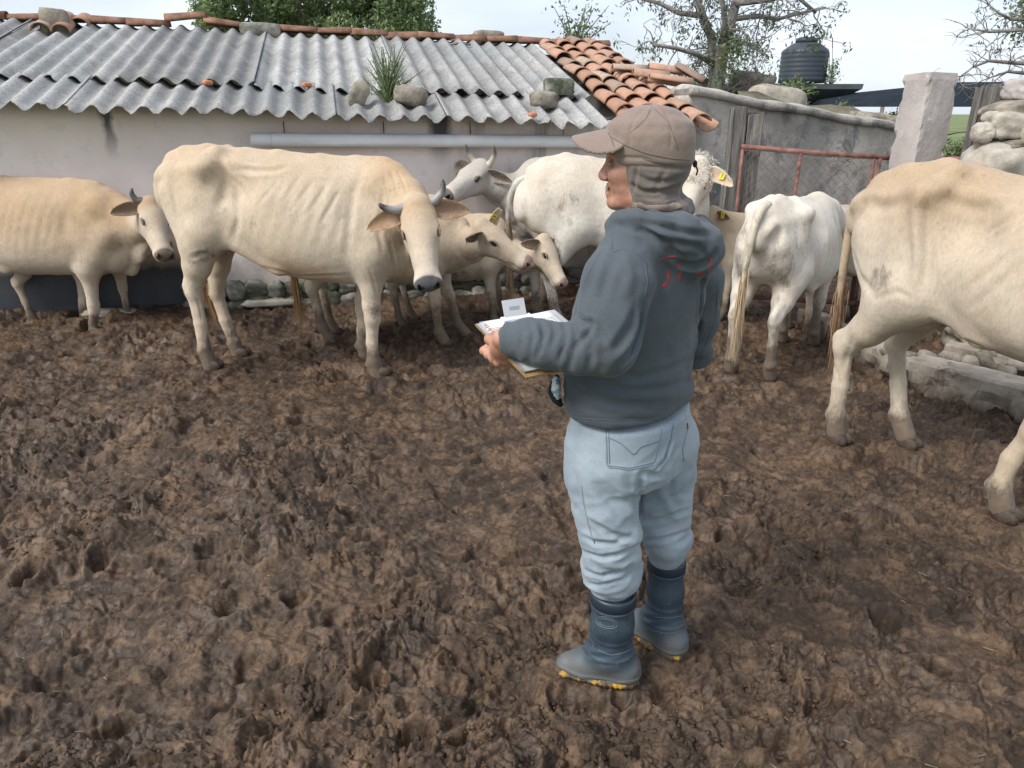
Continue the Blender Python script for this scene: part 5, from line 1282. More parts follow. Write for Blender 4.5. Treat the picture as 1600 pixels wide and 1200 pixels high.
    for i, e_ in enumerate(ears):
        sg = -1 if i == 0 else 1; out = e_[2] if len(e_) > 2 else tan * .9 + cream * .1; inn = e_[3] if len(e_) > 3 else np.array([.30, .19, .13])
        er, tp, ed, es, ef = ear_mesh(HL_(.045, sg * .086, -.065), M3 @ nrm(e_[0]), M3 @ nrm(e_[1]), .205 * hs, .118 * hs, .5, np.array(out), np.array(inn), t0, rg)
        if i in tag_ear:
            q = np.stack([es, ed, ef], 1); mb = MB(); mb.box(tp + ef * (.012) - es * .012, (.05, .034, .004), q); tg = mb.build('ear_tag', M_TAG, t0)
            mb = MB(); 
            for k in range(4): mb.box(tp + ef * .015 - es * .012 + es * (k - 1.5) * .009, (.004, .014, .0012), q)
            mb.build('tag_print', M_TAGINK, tg)
    # hooves
    for L_ in legs.values(): w3 = rotz(yaw) @ np.array(L_[-1][:3]) + [O[0], O[1], 0]; w3 = w3 + rotz(yaw) @ np.array([.015, 0, 0]); FEET.append((w3[0], w3[1], .080 * s, .010))
    for k, L_ in legs.items():
        q = np.array(L_[-1]); mb = MB()
        for sg in (-1, 1): mb.sphere((q[0] + .022 * s, q[1] + sg * .024 * s, .028 * s), (.058 * s, .024 * s, .038 * s), 10, 7)
        mb.build('hoof', M_HOOF, t0, True)
    # tail
    if tail:
        tp = np.array([p[:3] for p in tail['pts']]); fine = np.linspace(0, 1, 24); tt = np.linspace(0, 1, len(tp)); pf = np.stack([np.interp(fine, tt, tp[:, k]) for k in range(3)], 1)
        for _ in range(3): pf[1:-1] = (pf[:-2] + pf[1:-1] * 2 + pf[2:]) / 4
        r0 = tail.get('r', .03) * s; rr_ = r0 * (1 - .62 * fine); o = MB().tube(pf, rr_, 10).build('tail', M_COAT, t0, True, cols=np.tile(np.array(tail.get('col', cream)), (240, 1)), mud=np.repeat(tail.get('mud', .3) * (.4 + fine), 10))
        n = tail.get('n', 700); L_ = tail.get('len', .35) * s; st = rg.integers(15, 24, n); P0 = pf[st] + rg.normal(0, .010 * s, (n, 3)); D0 = np.tile(nrm(pf[-1] - pf[-5]), (n, 1)) + rg.normal(0, .055, (n, 3)) * [1, 1, .4]
        strands('tail_tuft', P0, D0, L_, .0024 * s, 5, tuftc, o, rg, 1.3, .10)
    if pollhair:
        n = pollhair; hx = rg.uniform(-.09, .20, n); hy = rg.normal(0, .050, n); P0 = np.array([HL_(a_, b_, .005 - .9 * b_ * b_ * 5 + (-.03 if a_ < 0 else 0)) for a_, b_ in zip(hx, hy)]); D0 = np.tile(M3 @ np.array([.35, 0, .7]), (n, 1)) + rg.normal(0, .5, (n, 3))
        strands('poll_hair', P0, D0, .038 * hs, .0026, 5, np.array(cream) * 1.0, t0, rg, .9, 1.8)
    return t0

def plane_pt(u, v, lat, O, yaw):
    a_ = np.array([math.cos(yaw), math.sin(yaw), 0]); l_ = np.array([-math.sin(yaw), math.cos(yaw), 0]); o_ = np.array([O[0], O[1], 0]); d = ray(u, v); t = (lat - (CAM - o_) @ l_) / (d @ l_)
    p = CAM + d * t - o_; return np.array([p @ a_, p @ l_, p[2]])

CR2 = [([(436, 279), (420, 300), (401, 322)], .014, .0038), ([(471, 273), (456, 293), (440, 318)], .014, .0038), ([(489, 284), (472, 305), (454, 330)], .013, .0038), ([(510, 291), (494, 315), (475, 340)], .013, .0038), ([(530, 300), (515, 325), (500, 350)], .013, .005),
       ([(366, 262), (395, 267), (426, 267), (450, 260)], .020, .010), ([(352, 246), (363, 270), (384, 291), (392, 310)], .018, -.010), ([(362, 275), (372, 305), (372, 345), (364, 376)], .022, .010), ([(356, 262), (350, 300), (340, 330)], .03, .010),
       ([(566, 263), (553, 305), (546, 350), (541, 396)], .024, .009), ([(598, 300), (596, 330), (592, 365), (598, 392)], .016, .009), ([(578, 420), (585, 445), (590, 465)], .010, .005), ([(300, 402), (320, 396), (338, 404)], .018, .008),
       ([(610, 266), (618, 290), (622, 315)], .010, .006), ([(622, 268), (632, 290), (636, 308)], .009, .006), ([(600, 270), (604, 295), (610, 330)], .010, .005), ([(410, 418), (470, 432), (540, 430)], .015, .006), ([(610, 380), (616, 410), (622, 440)], .012, .007), ([(296, 450), (310, 470), (316, 500)], .008, .005), ([(266, 280), (276, 330), (290, 380)], .018, .007)]
CR9 = [([(1437, 300), (1430, 327), (1432, 353), (1435, 396), (1430, 444)], .024, -.020), ([(1456, 300), (1488, 316), (1530, 327), (1556, 324)], .026, .008), ([(1452, 320), (1450, 380), (1446, 440)], .024, .012), ([(1573, 359), (1520, 396), (1477, 433)], .014, .007), ([(1595, 385), (1541, 428), (1504, 460)], .014, .007),
       ([(1597, 412), (1563, 444), (1520, 480)], .014, .007), ([(1590, 335), (1540, 365), (1490, 400)], .014, .006), ([(1333, 396), (1344, 433), (1368, 462)], .02, .009), ([(1345, 310), (1375, 325), (1410, 318)], .028, .012), ([(1410, 340), (1405, 380), (1395, 420)], .024, .008), ([(1455, 500), (1500, 530), (1560, 555)], .016, .007),
       ([(1480, 268), (1520, 283), (1580, 300)], .02, .008), ([(1300, 560), (1310, 590), (1318, 620)], .010, .006), ([(1365, 470), (1400, 455), (1430, 470)], .014, .007), ([(1336, 520), (1322, 560), (1312, 585)], .012, .006)]
# ---- the big cow in the middle left, head turned to the viewer
O2, Y2 = (-1.49, 4.90), R(-7)
q2 = lambda u, v, lat=0.0: plane_pt(u, v, lat, O2, Y2)
tor = []
for (u, vt, vb, w_) in ((256, 262, 335, .07), (268, 242, 352, .13), (290, 232, 366, .175), (325, 228, 374, .215), (385, 234, 402, .245), (435, 238, 430, .28), (500, 244, 442, .285), (555, 248, 446, .25), (600, 249, 440, .20), (634, 264, 425, .16), (655, 295, 395, .11)):
    a_ = q2(u, vt); b_ = q2(u, vb, -.08); tor.append((a_[0], a_[2] - .004, b_[2], w_))
def legpx(pts, q_): return [(*q_(u, v, lat), r) for (u, v, lat, r) in pts]
legs2 = dict(
    HR=legpx([(318, 300, -.11, .135), (318, 365, -.165, .130), (308, 415, -.16, .092), (303, 458, -.155, .056), (313, 505, -.155, .041), (320, 545, -.155, .047), (330, 572, -.15, .050)], q2),
    HL=legpx([(330, 300, .11, .13), (345, 365, .16, .115), (342, 415, .155, .078), (338, 458, .15, .054), (352, 500, .15, .041), (366, 535, .15, .046), (374, 555, .15, .048)], q2),
    FR=legpx([(590, 290, -.11, .10), (616, 340, -.13, .10), (580, 400, -.155, .100), (580, 478, -.15, .060), (582, 498, -.15, .052), (581, 537, -.15, .038), (584, 566, -.15, .046), (594, 592, -.14, .050)], q2),
    FL=legpx([(600, 300, .11, .10), (620, 345, .13, .095), (580, 405, .15, .085), (566, 470, .15, .052), (566, 482, .15, .048), (566, 515, .15, .036), (566, 538, .15, .043), (571, 554, .16, .046)], q2))
pol2 = q2(651, 312, -.30); mz2 = q2(671, 452, -.62)
nk2 = [(*q2(612, 318, -.02), .19), (*q2(636, 322, -.12), .145), (*q2(648, 335, -.22), .105)]
vw = lambda O, yaw, p: nrm((rotz(-yaw) @ (CAM - np.array([O[0], O[1], 0]))) - np.asarray(p))      # direction to the viewer in the animal's frame
upv = vw(O2, Y2, pol2)
cow('cow', 'big cream cow with hip bones showing and dark tipped horns, head turned to the viewer', O2, Y2, 1.06, tor, legs2, creases=CR2, neck=nk2, poll=pol2 + upv * .02, face=mz2 - pol2, headup=upv + np.array([0, 0, .25]), hs=1.08,
    horns=[[(.01, -.05, -.045), (.03, -.10, -.04), (.035, -.15, -.02), (.022, -.19, .0), (.005, -.205, .01)], [(.01, .05, -.045), (.0, .10, -.035), (-.02, .135, -.01), (-.055, .155, .01), (-.095, .158, .02)]],
    horn_cols=((.30, .28, .26), (.03, .03, .035)), ears=[((.10, -1, -.12), (.35, -.1, 1)), ((-.13, 1, -.10), (.35, .1, 1))],
    tan=(.50, .35, .20), cream=(.62, .54, .43), head_tan='face', tanf=lambda x, y, z, f: np.clip(sstep(.95, 1.42, z) * .35 + sstep(.45, .75, x) * sstep(.9, 1.3, z) * .55 + (f - .5) * .5 + .12 * sstep(.2, -.2, x) + .75 * sstep(.84, .60, z) * sstep(.50, .56, z) * sstep(-.36, -.2, x) * sstep(.42, .3, x) + .4 * sstep(.15, .0, abs(y)) * sstep(.9, .7, z), 0, 1),
    muzzle=(.085, .08, .085), mudz=.34, udder=.55, h=.0125, hh=.006, seed=2, stains=[(tor[3][0] + .02, -.24, .82, (.12, .1, .10), .48), (legs2['FR'][3][0] + .02, -.17, .47, (.06, .07, .09), .8), (.2, -.2, .64, (.35, .2, .07), .36)],
    tail=dict(pts=[(tor[0][0] - .0, 0, tor[0][1] - .02), (tor[0][0] - .045, .03, tor[0][1] - .1), (tor[0][0] - .03, .10, .9), (tor[0][0] + .07, .12, .7), (tor[0][0] + .09, .13, .6)], r=.026, len=.3))

# ---- left tan cow, cut by the frame
O1, Y1 = (-3.98, 5.92), R(-9)
q1 = lambda u, v, lat=0.0: plane_pt(u, v, lat, O1, Y1)
tor = [(-.80, 1.13, .90, .07), (-.72, 1.19, .80, .13), (-.60, 1.215, .72, .18)]
for (u, vt, vb, w_) in ((-60, 279, 405, .21), (-25, 278, 418, .235), (5, 278, 428, .26), (60, 280, 430, .275), (110, 282, 430, .245), (150, 285, 428, .20), (185, 303, 425, .155), (212, 325, 405, .10)):
    a_ = q1(u, vt); b_ = q1(u, vb, -.08); tor.append((a_[0], a_[2], b_[2], w_))
legs1 = dict(HR=shift_leg(scl(CANON['hind'], .92, ymul=-1), .0, 0), HL=shift_leg(scl(CANON['hind'], .92, ymul=1), -.1, 0),
    FR=legpx([(150, 320, -.11, .09), (170, 365, -.13, .09), (138, 420, -.14, .072), (146, 476, -.135, .046), (147, 486, -.135, .042), (145, 505, -.13, .031), (147, 517, -.13, .038), (150, 528, -.13, .042)], q1),
    FL=legpx([(150, 320, .11, .09), (165, 365, .13, .09), (130, 420, .14, .07), (131, 470, .13, .043), (131, 480, .13, .040), (130, 498, .13, .030), (130, 508, .13, .037), (133, 517, .13, .040)], q1))
for k in ('HR', 'HL'): legs1[k] = [(p[0] - .02, *p[1:]) for p in legs1[k]]
pol1 = q1(236, 312, -.16); mz1 = q1(264, 402, -.42); nk1 = [(*q1(178, 345, 0), .175), (*q1(208, 350, -.06), .13), (*q1(226, 352, -.12), .095)]
cow('cow', 'tan cow at the left edge with loose dewlap, face half behind the big cow rump', O1, Y1, .92, tor, legs1, neck=nk1, poll=pol1, face=mz1 - pol1, headup=vw(O1, Y1, pol1) + np.array([.55, 0, .3]), hs=.95,
    horns=[[(.0, -.055, -.03), (-.01, -.10, -.03), (-.04, -.13, .0), (-.075, -.125, .03)], [(.0, .055, -.03), (-.01, .10, -.03), (-.04, .13, .0), (-.075, .125, .03)]], horn_cols=((.16, .14, .13), (.04, .04, .04)),
    ears=[((.05, -1, -.05), (.3, -.2, 1), (.30, .20, .11), (.15, .10, .075)), ((.0, 1, 0), (.3, 0, 1))], tan=(.47, .335, .20), cream=(.59, .51, .41), head_tan='cap',
    tanf=lambda x, y, z, f: np.clip(sstep(.55, 1.1, z) * .8 + (f - .5) * .5, 0, 1), muzzle=(.12, .10, .10), mudz=.26, h=.016, hh=.008, seed=4, dewlap=1.7, bony=.7)

# ---- animal mostly hidden behind it: only hind legs show
cow('cow', 'animal hidden behind the left tan cow, only its two grey hind legs showing', (-3.55, 6.05), R(8), .72, None, None, offs=((.02, 0), (-.1, 0), (0, 0), (.05, 0)), poll=(.66, 0, .78), face=(.7, 0, -.7), hs=.8, h=.022, hh=.014,
    tan=(.40, .31, .21), cream=(.46, .39, .30), mudz=.32, seed=5, cat='calf', bony=.5)

# ---- tan heifer behind the big cow
OH, YH = (-.96, 5.50), R(-6)
qh = lambda u, v, lat=0.0: plane_pt(u, v, lat, OH, YH)
polh = qh(754, 346, -.16); mzh = qh(830, 402, -.22)
cow('heifer', 'tan heifer looking right with a yellow ear tag, brown patches on its face', OH, YH, .84, None, None, offs=((.05, 0), (.0, 0), (.05, 0), (.18, 0)), neck=[(.42, 0, .88, .165), (*qh(708, 385, -.06), .125), (*qh(742, 380, -.12), .09)],
    poll=polh, face=mzh - polh, headup=(.0, -.25, 1), hs=.88, ears=[((-.22, -.9, .25), (.3, -.6, .1), (.22, .16, .11), (.09, .07, .06)), ((-.15, .45, 1.0), (.9, -.5, .1), (.62, .52, .36), (.6, .45, .3))], tag_ear=(1,), tan=(.48, .38, .26), cream=(.58, .50, .40),
    muzzle=(.30, .20, .16), mudz=.50, seed=6, h=.015, hh=.0065, stains=[(.75, -.2, .78, (.12, .1, .1), .45)], tail=dict(pts=[(-.67, 0, 1.0), (-.71, 0, .9), (-.70, -.04, .65), (-.68, -.06, .5)], r=.024, len=.42), tuftc=(.36, .22, .10), cat='heifer', dewlap=1.0)

# ---- white calf beyond it
OC, YC = (-.50, 5.93), R(-4)
qc = lambda u, v, lat=0.0: plane_pt(u, v, lat, OC, YC)
polc = qc(854, 370, -.26); mzc = qc(886, 438, -.44)
cow('calf', 'small pale calf with a yellow ear tag, head lowered beside the man', OC, YC, .70, None, None, offs=((.0, 0), (.06, 0), (.05, 0), (.12, 0)), neck=[(.36, 0, .70, .13), (*qc(815, 405, -.12), .10), (*qc(843, 400, -.22), .08)],
    poll=polc, face=mzc - polc, headup=(.5, -.25, .7), hs=.80, ears=[((-.25, -.9, -.1), (.35, -.6, .2), (.52, .44, .32), (.30, .22, .16)), ((-.15, .45, 1.0), (.9, -.5, .1), (.62, .55, .4), (.6, .45, .3))], tag_ear=(1,), tan=(.50, .40, .28), cream=(.60, .53, .43),
    muzzle=(.34, .23, .19), mudz=.40, seed=7, h=.016, hh=.007, stains=[(.1, -.2, .45, (.3, .2, .08), .5)], tail=dict(pts=[(-.56, 0, .84), (-.60, 0, .75), (-.60, -.03, .55), (-.58, -.05, .45)], r=.022, len=.32), tuftc=(.30, .19, .09), cat='calf', dewlap=.8, bony=.4)

# ---- grey white horned cow looking left at the back
OG, YG = (.70, 6.72), R(190)
qg = lambda u, v, lat=0.0: plane_pt(u, v, lat, OG, YG)
polg = qg(752, 252, .02); mzg = qg(682, 304, .40); g_t = [(a * .98, b_ * .97, c_ * .97, d_ * .9) for a, b_, c_, d_ in CANON['torso']]
cow('cow', 'pale grey horned cow with raised head looking left at the back', OG, YG, .97, g_t, None, neck=[(.50, 0, 1.10, .17), (*qg(808, 305, .0), .13), (*qg(775, 290, .0), .11)], poll=polg, face=mzg - polg, headup=(0, .25, 1), hs=1.06,
    horns=[[(.0, -.05, -.03), (.0, -.085, .0), (.02, -.11, .07), (.04, -.105, .14)], [(.0, .05, -.03), (-.02, .085, .0), (-.04, .115, .07), (-.03, .12, .15)]], horn_cols=((.50, .46, .38), (.16, .13, .11)),
    ears=[((-.25, -1, .0), (.5, 0, .3), (.40, .36, .30), (.18, .14, .11)), ((-.35, 1, -.15), (.5, .6, .0), (.52, .48, .40), (.20, .16, .12))], tan=(.44, .40, .34), cream=(.55, .53, .49), muzzle=(.08, .075, .08), mudz=.5, seed=8, h=.016, hh=.0075,
    tanf=lambda x, y, z, f: np.clip(sstep(1.0, 1.35, z) * .5 * sstep(-.3, .6, -x) + (f - .5), 0, 1))

# ---- white cow behind the man
OW, YW = (.84, 5.98), R(13)
w2l = lambda O, yaw, p: rotz(-yaw) @ (np.asarray(p) - np.array([O[0], O[1], 0]))
qw = lambda u, v, lat=0.0: plane_pt(u, v, lat, OW, YW)
polw = w2l(OW, YW, P(1092, 250, 5.82)); mzw_ = w2l(OW, YW, P(1066, 350, 5.50))
tw_ = [(a * .98, b_ * 1.0, c_ * 1.0, d_ * 1.08) for a, b_, c_, d_ in CANON['torso']]; tw_[0] = (-.775, 1.17, .86, .12); tw_[1] = (-.715, 1.265, .80, .175)
cow('cow', 'broad white cow with muddy belly behind the man, its curly tagged head right of him', OW, YW, 1.0, tw_, None, offs=((.08, 0), (-.02, 0), (0, 0), (0, 0)), neck=[(.48, 0, 1.10, .17), (*w2l(OW, YW, P(1078, 290, 6.05)), .14), (*w2l(OW, YW, P(1090, 280, 5.92)), .115)], poll=polw, face=mzw_ - polw, headup=nrm(vw(OW, YW, polw)) + np.array([0, 0, .5]), hs=1.0,
    ears=[((.0, -1, .0), (.5, 0, .8), (.60, .54, .42), (.55, .40, .30)), ((.22, 1, -.05), (.3, .15, 1), (.66, .60, .47), (.58, .42, .30))], tag_ear=(1,), tan=(.66, .60, .49), cream=(.80, .78, .72), muzzle=(.35, .25, .2), mudz=.55, mudk=.8, seed=9, h=.016, hh=.0085, tail=dict(pts=[(-.70, 0, 1.20), (-.82, 0, 1.17), (-.885, .0, 1.05), (-.90, .0, .80), (-.88, .01, .55)], r=.034, len=.32, mud=.5, col=(.60, .57, .50)), tuftc=(.34, .25, .16), pollhair=3200,
    stains=[(-.50, -.25, .98, (.2, .12, .2), .36), (0, -.2, .60, (.55, .3, .14), .75), (-.62, -.2, .6, (.15, .15, .25), .7)], bony=.45)

# ---- small white cow seen from behind
OB, YB = (1.90, 5.02), R(52)
cow('young_cow', 'dirty white young cow seen from behind, long tail hanging, right of the man', OB, YB, .86, None, None, offs=((-.02, .01), (-.02, .02), (.06, .02), (.0, 0)), neck=[(.42, 0, .95, .15), (.60, -.02, .94, .12), (.76, -.05, .90, .09)], poll=(.82, -.05, .98), face=(.8, -.2, -.6), hs=.82,
    tan=(.52, .45, .35), cream=(.74, .70, .63), mudz=.52, seed=10, h=.013, hh=.014, hfine=False, stains=[(-.62, -.16, .72, (.22, .18, .34), .42), (.1, -.2, .50, (.3, .2, .10), .6), (-.6, .15, .85, (.12, .12, .25), .45), (-.45, -.22, .95, (.3, .15, .25), .30), (-.62, .1, .6, (.16, .12, .3), .5)], bony=.7,
    tanf=lambda x, y, z, f: np.clip((f - .35) + .25 * sstep(-.5, -.75, x), 0, 1), tail=dict(pts=[(-.58, .0, 1.13), (-.70, .0, 1.115), (-.765, .0, 1.02), (-.79, .01, .84), (-.775, .03, .62), (-.765, .035, .46)], r=.036, len=.30, n=1200, mud=.35, col=(.58, .52, .42)), tuftc=(.56, .44, .29), cat='young cow')

# ---- calves half hidden round it
OX, YX = (2.22, 6.15), R(170)
cow('calf', 'calf between the man and the white young cow, turned left with a tagged ear', (2.12, 6.1), R(172), .68, None, None, offs=((0, 0), (0, 0), (.0, 0), (.02, 0)), neck=[(.34, 0, .74, .13), (.44, .02, .80, .10), (.52, .04, .84, .08)], poll=(.50, .05, .93), face=(.55, .30, -.80), headup=(.6, .2, .6), hs=.72,
    ears=[((-.1, -1, -.1), (.4, 0, .6)), ((-.15, 1, -.2), (.4, .3, .6), (.40, .30, .18), (.12, .09, .07))], tag_ear=(1,), tan=(.48, .38, .25), cream=(.62, .56, .47), muzzle=(.3, .2, .17), mudz=.3, seed=11, h=.02, hh=.009, cat='calf', bony=.3)
cow('calf', 'cream calf with curly head and yellow tag, half hidden beyond the white young cow', (2.68, 5.95), R(28), .74, None, None, neck=[(.38, 0, .80, .13), (.48, 0, .86, .11), (.56, 0, .89, .09)], poll=(.58, .0, .95), face=(.6, .1, -.8), headup=(.7, 0, .6), hs=.78, pollhair=500, tag_ear=(0,),
    tan=(.48, .41, .30), cream=(.60, .53, .41), mudz=.3, seed=12, h=.02, hh=.012, cat='calf', bony=.3)

# ---- big cow at the right edge
O9, Y9 = (2.20, 3.06), R(-60)
T9 = [(a * 1.06, b_ * 1.06, (c_ + (.06 if -.3 < a < .3 else 0)) * 1.06, d_ * .93) for a, b_, c_, d_ in CANON['torso']]
legs9 = {k: shift_leg(scl(CANON[ch], 1.06, ymul=sg), *o_, 2) for k, ch, sg, o_ in (('HR', 'hind', -1, (-.12, .03)), ('HL', 'hind', 1, (.10, -.02)), ('FR', 'fore', -1, (0, 0)), ('FL', 'fore', 1, (.05, 0)))}
legs9['FR'] = [(p[0] + d_, p[1] + e_, p[2], p[3]) for p, d_, e_ in zip(legs9['FR'], (0, 0, -.08, -.26, -.27, -.33, -.35, -.36), (0, 0, -.01, -.03, -.03, -.04, -.05, -.05))]
cow('cow', 'large tan and cream cow with jutting hip bone filling the right edge', O9, Y9, 1.06, T9, legs9, creases=CR9, offs=((-.12, .03), (.10, -.02), (-.34, -.05), (.05, 0)), neck=[(.52, 0, 1.16, .19), (.76, 0, 1.16, .15), (.95, 0, 1.14, .11)], poll=(1.02, 0, 1.2), face=(.7, 0, -.7), hs=1.05, hfine=False,
    tan=(.47, .36, .24), cream=(.60, .535, .44), mudz=.30, seed=13, h=.012, hh=.02, udder=.6, bony=1.45, stains=[(-.52, -.27, .93, (.10, .1, .10), .55), (-.42, -.1, .8, (.12, .12, .1), .4)],
    tanf=lambda x, y, z, f: np.clip(sstep(.95, 1.35, z) * .75 + (f - .45) * .7 + .2, 0, 1), tail=dict(pts=[(-.84, 0, 1.27), (-.91, 0, 1.18), (-.92, .0, .95), (-.93, .02, .70), (-.92, .03, .52)], r=.030, len=.20, n=500, col=(.46, .36, .25)), tuftc=(.30, .19, .11))
# ================================================================== THE MAN
man = thing('person', (.37, 1.93, 0), 0, 'man in grey sweatshirt, brown cap, pale jeans and rubber boots, holding a clipboard', 'person')
MO = np.array([.37, 1.93, 0.0])
def cloth(name, c1, c2, rough=.9, weave=420, bs=.25, fuzz=.25, big=4):
    m, nt, b = mat(name); N = NT(nt, b); v = N.pos()
    c = N.mix(N.ramp(N.noise(big, 5, .6, v), [(.35, 0), (.65, 1)]), c1, c2)
    c = N.mix(1.0, c, N.ramp(N.noise(weave, 3, .7, v), [(.3, .80), (.7, 1.14)]), 'MULTIPLY')
    N.l(c, b.inputs['Base Color']); b.inputs['Roughness'].default_value = rough; b.inputs['Specular IOR Level'].default_value = .15
    b.inputs['Sheen Weight'].default_value = fuzz; b.inputs['Sheen Roughness'].default_value = .5
    bb = N.bump(N.noise(22, 5, .6, v), .25, .006); N.l(N.bump(N.noise(weave, 3, .7, v), bs, .0012, bb), b.inputs['Normal']); return m
M_HOOD = cloth('grey_fleece', (.066, .078, .092), (.090, .104, .119), .95, 380, .35, .12)
M_RIB = cloth('ribbed_fleece', (.066, .078, .092), (.084, .098, .113), .95, 300, .6, .12)
M_JEAN = cloth('pale_denim', (.215, .265, .315), (.325, .380, .430), .9, 500, .3, .15, 5)
M_CAP = cloth('brown_cap_cloth', (.205, .155, .130), (.250, .192, .162), .85, 400, .2, .2)
M_FLAP = cloth('dark_flap_cloth', (.115, .096, .088), (.150, .125, .112), .85, 400, .2, .2)
M_DARK = flat('dark_cloth', (.02, .022, .026), .8, .2)
M_RED = simple('faded_red_print', (.40, .050, .055), .9, 0, 55, 0, c2=(.15, .055, .065), detail=5)
M_THREAD = flat('seam_thread', (.085, .11, .14), .9, .1)
M_JTHREAD = flat('denim_seam', (.18, .22, .265), .95, .1)
m, nt, b = mat('skin'); N = NT(nt, b); v = N.pos()
c = N.mix(N.ramp(N.noise(28, 5, .6, v), [(.36, 0), (.64, 1)]), (.35, .17, .115), (.47, .25, .175))
N.l(N.mix(N.ramp(N.noise(60, 4, .6, v), [(.58, 0), (.7, .5)]), c, (.42, .14, .10)), b.inputs['Base Color']); b.inputs['Roughness'].default_value = .5; b.inputs['Subsurface Weight'].default_value = .12
b.inputs['Subsurface Radius'].default_value = (.01, .004, .002); N.l(N.bump(N.noise(130, 5, .7, v), .35, .0015), b.inputs['Normal']); M_SKIN = m
m, nt, b = mat('boot_rubber'); N = NT(nt, b); v = N.pos(); zz_ = N.sep(v)[2]
c = N.mix(N.ramp(N.noise(9, 6, .65, v), [(.35, 0), (.7, 1)]), (.022, .036, .052), (.060, .088, .115))
c = N.mix(N.ramp(zz_, [(.04, .8), (.14, 0)]), c, (.11, .15, .175))
dm = N.ramp(N.math('ADD', N.math('MULTIPLY', N.noise(13, 8, .75, v), .20), N.math('MULTIPLY', zz_, -1.0)), [(-.0, 0), (.045, 1)])
c = N.mix(N.math('MULTIPLY', dm, .5), c, (.13, .10, .075)); c = N.mix(N.ramp(N.noise(60, 4, .7, N.mapping(v, (1, 1, .4))), [(.60, 0), (.72, .4)]), c, (.19, .20, .20))
N.l(c, b.inputs['Base Color']); b.inputs['Roughness'].default_value = .5; b.inputs['Specular IOR Level'].default_value = .4; N.l(N.bump(N.noise(24, 6, .6, v), .15, .004), b.inputs['Normal']); M_BOOT = m
M_BOOTTOP = simple('boot_top_rubber', (.022, .034, .052), .42, .3, 12, .1, .002, spec=.5)
m, nt, b = mat('yellow_sole'); N = NT(nt, b); v = N.pos()
N.l(N.mix(N.ramp(N.noise(30, 6, .7, v), [(.36, 0), (.48, 1)]), (.44, .25, .02), (.07, .048, .03)), b.inputs['Base Color']); b.inputs['Roughness'].default_value = .6; M_SOLE = m
M_GREYHAIR = flat('grey_hair', (.30, .28, .26), .8, .2)

def vloft(g, st, ang, k=.03, n=2.15):
    """upright loft: stations (z, cx, cy, half depth along the facing, half width); ang = facing heading"""
    st = np.array(sorted(st), float); ca, sa = math.cos(ang), math.sin(ang); fz = np.linspace(st[0, 0], st[-1, 0], 160); W_ = []
    for c_ in range(1, 5):
        m_ = np.gradient(st[:, c_], st[:, 0]); j = np.clip(np.searchsorted(st[:, 0], fz) - 1, 0, len(st) - 2); h_ = st[j + 1, 0] - st[j, 0]; t = (fz - st[j, 0]) / h_
        W_.append((2 * t**3 - 3 * t**2 + 1) * st[j, c_] + (t**3 - 2 * t**2 + t) * h_ * m_[j] + (-2 * t**3 + 3 * t**2) * st[j + 1, c_] + (t**3 - t**2) * h_ * m_[j + 1])
    def f(X, Y, Z):
        zc = np.clip(Z, st[0, 0], st[-1, 0]); cx, cy, a_, b_ = [np.interp(zc, fz, w).astype(np.float32) for w in W_]
        x = X - cx; y = Y - cy; px = x * ca + y * sa; py = -x * sa + y * ca; e = np.abs(Z - zc) / .03
        r = (np.abs(px / a_) ** n + np.abs(py / b_) ** n + e ** n) ** (1 / n); return (r - 1) * np.minimum(a_, b_) * .95
    g.op(f, (-9, -9, st[0, 0] - .04), (9, 9, st[-1, 0] + .04), k)
def bake(g, name, mtl, disp=None, org=MO, parent=man, cr=()):
    V, Fc = g.mesh(); V = V.astype(float); 
    if disp is not None: V = V + vnormals(V, Fc) * disp(V)[:, None]
    if cr: V = crease(V, Fc, cr)
    o = mesh_obj(name, V, Fc, mtl, parent, True, org=org)
    return o, V, Fc
def ribbon(bv, px, width, name, mtl, parent, off=.0018, org=MO, step=3.0):
    q = [s_ for s_ in (snap(bv, *p) for p in densify(px, step)) if s_ is not None]
    if len(q) < 2: return None
    p = np.array([a_[0] for a_ in q]); n_ = np.array([a_[1] for a_ in q])
    for _ in range(2):
        if len(p) > 2: p[1:-1] = (p[:-2] + p[1:-1] * 2 + p[2:]) / 4
    t = np.gradient(p, axis=0); t /= np.linalg.norm(t, axis=1)[:, None] + 1e-9; s_ = np.cross(n_, t); V = []
    for i in range(len(p)): V += [p[i] + s_[i] * width / 2 - n_[i] * .002, p[i] + s_[i] * width / 2 * .8 + n_[i] * off, p[i] - s_[i] * width / 2 * .8 + n_[i] * off, p[i] - s_[i] * width / 2 - n_[i] * .002]
    Fc = [(i * 4 + k, i * 4 + k + 1, i * 4 + 5 + k, i * 4 + 4 + k) for i in range(len(p) - 1) for k in range(3)]
    return mesh_obj(name, V, Fc, mtl, parent, True, org=org)

TH = R(145); TF = np.array([math.cos(TH), math.sin(TH), 0]); TL = np.array([-TF[1], TF[0], 0])
HH = R(163); HF = np.array([math.cos(HH), math.sin(HH), 0]); HLf = np.array([-HF[1], HF[0], 0]); HM = np.stack([HF, HLf, [0, 0, 1]], 1)

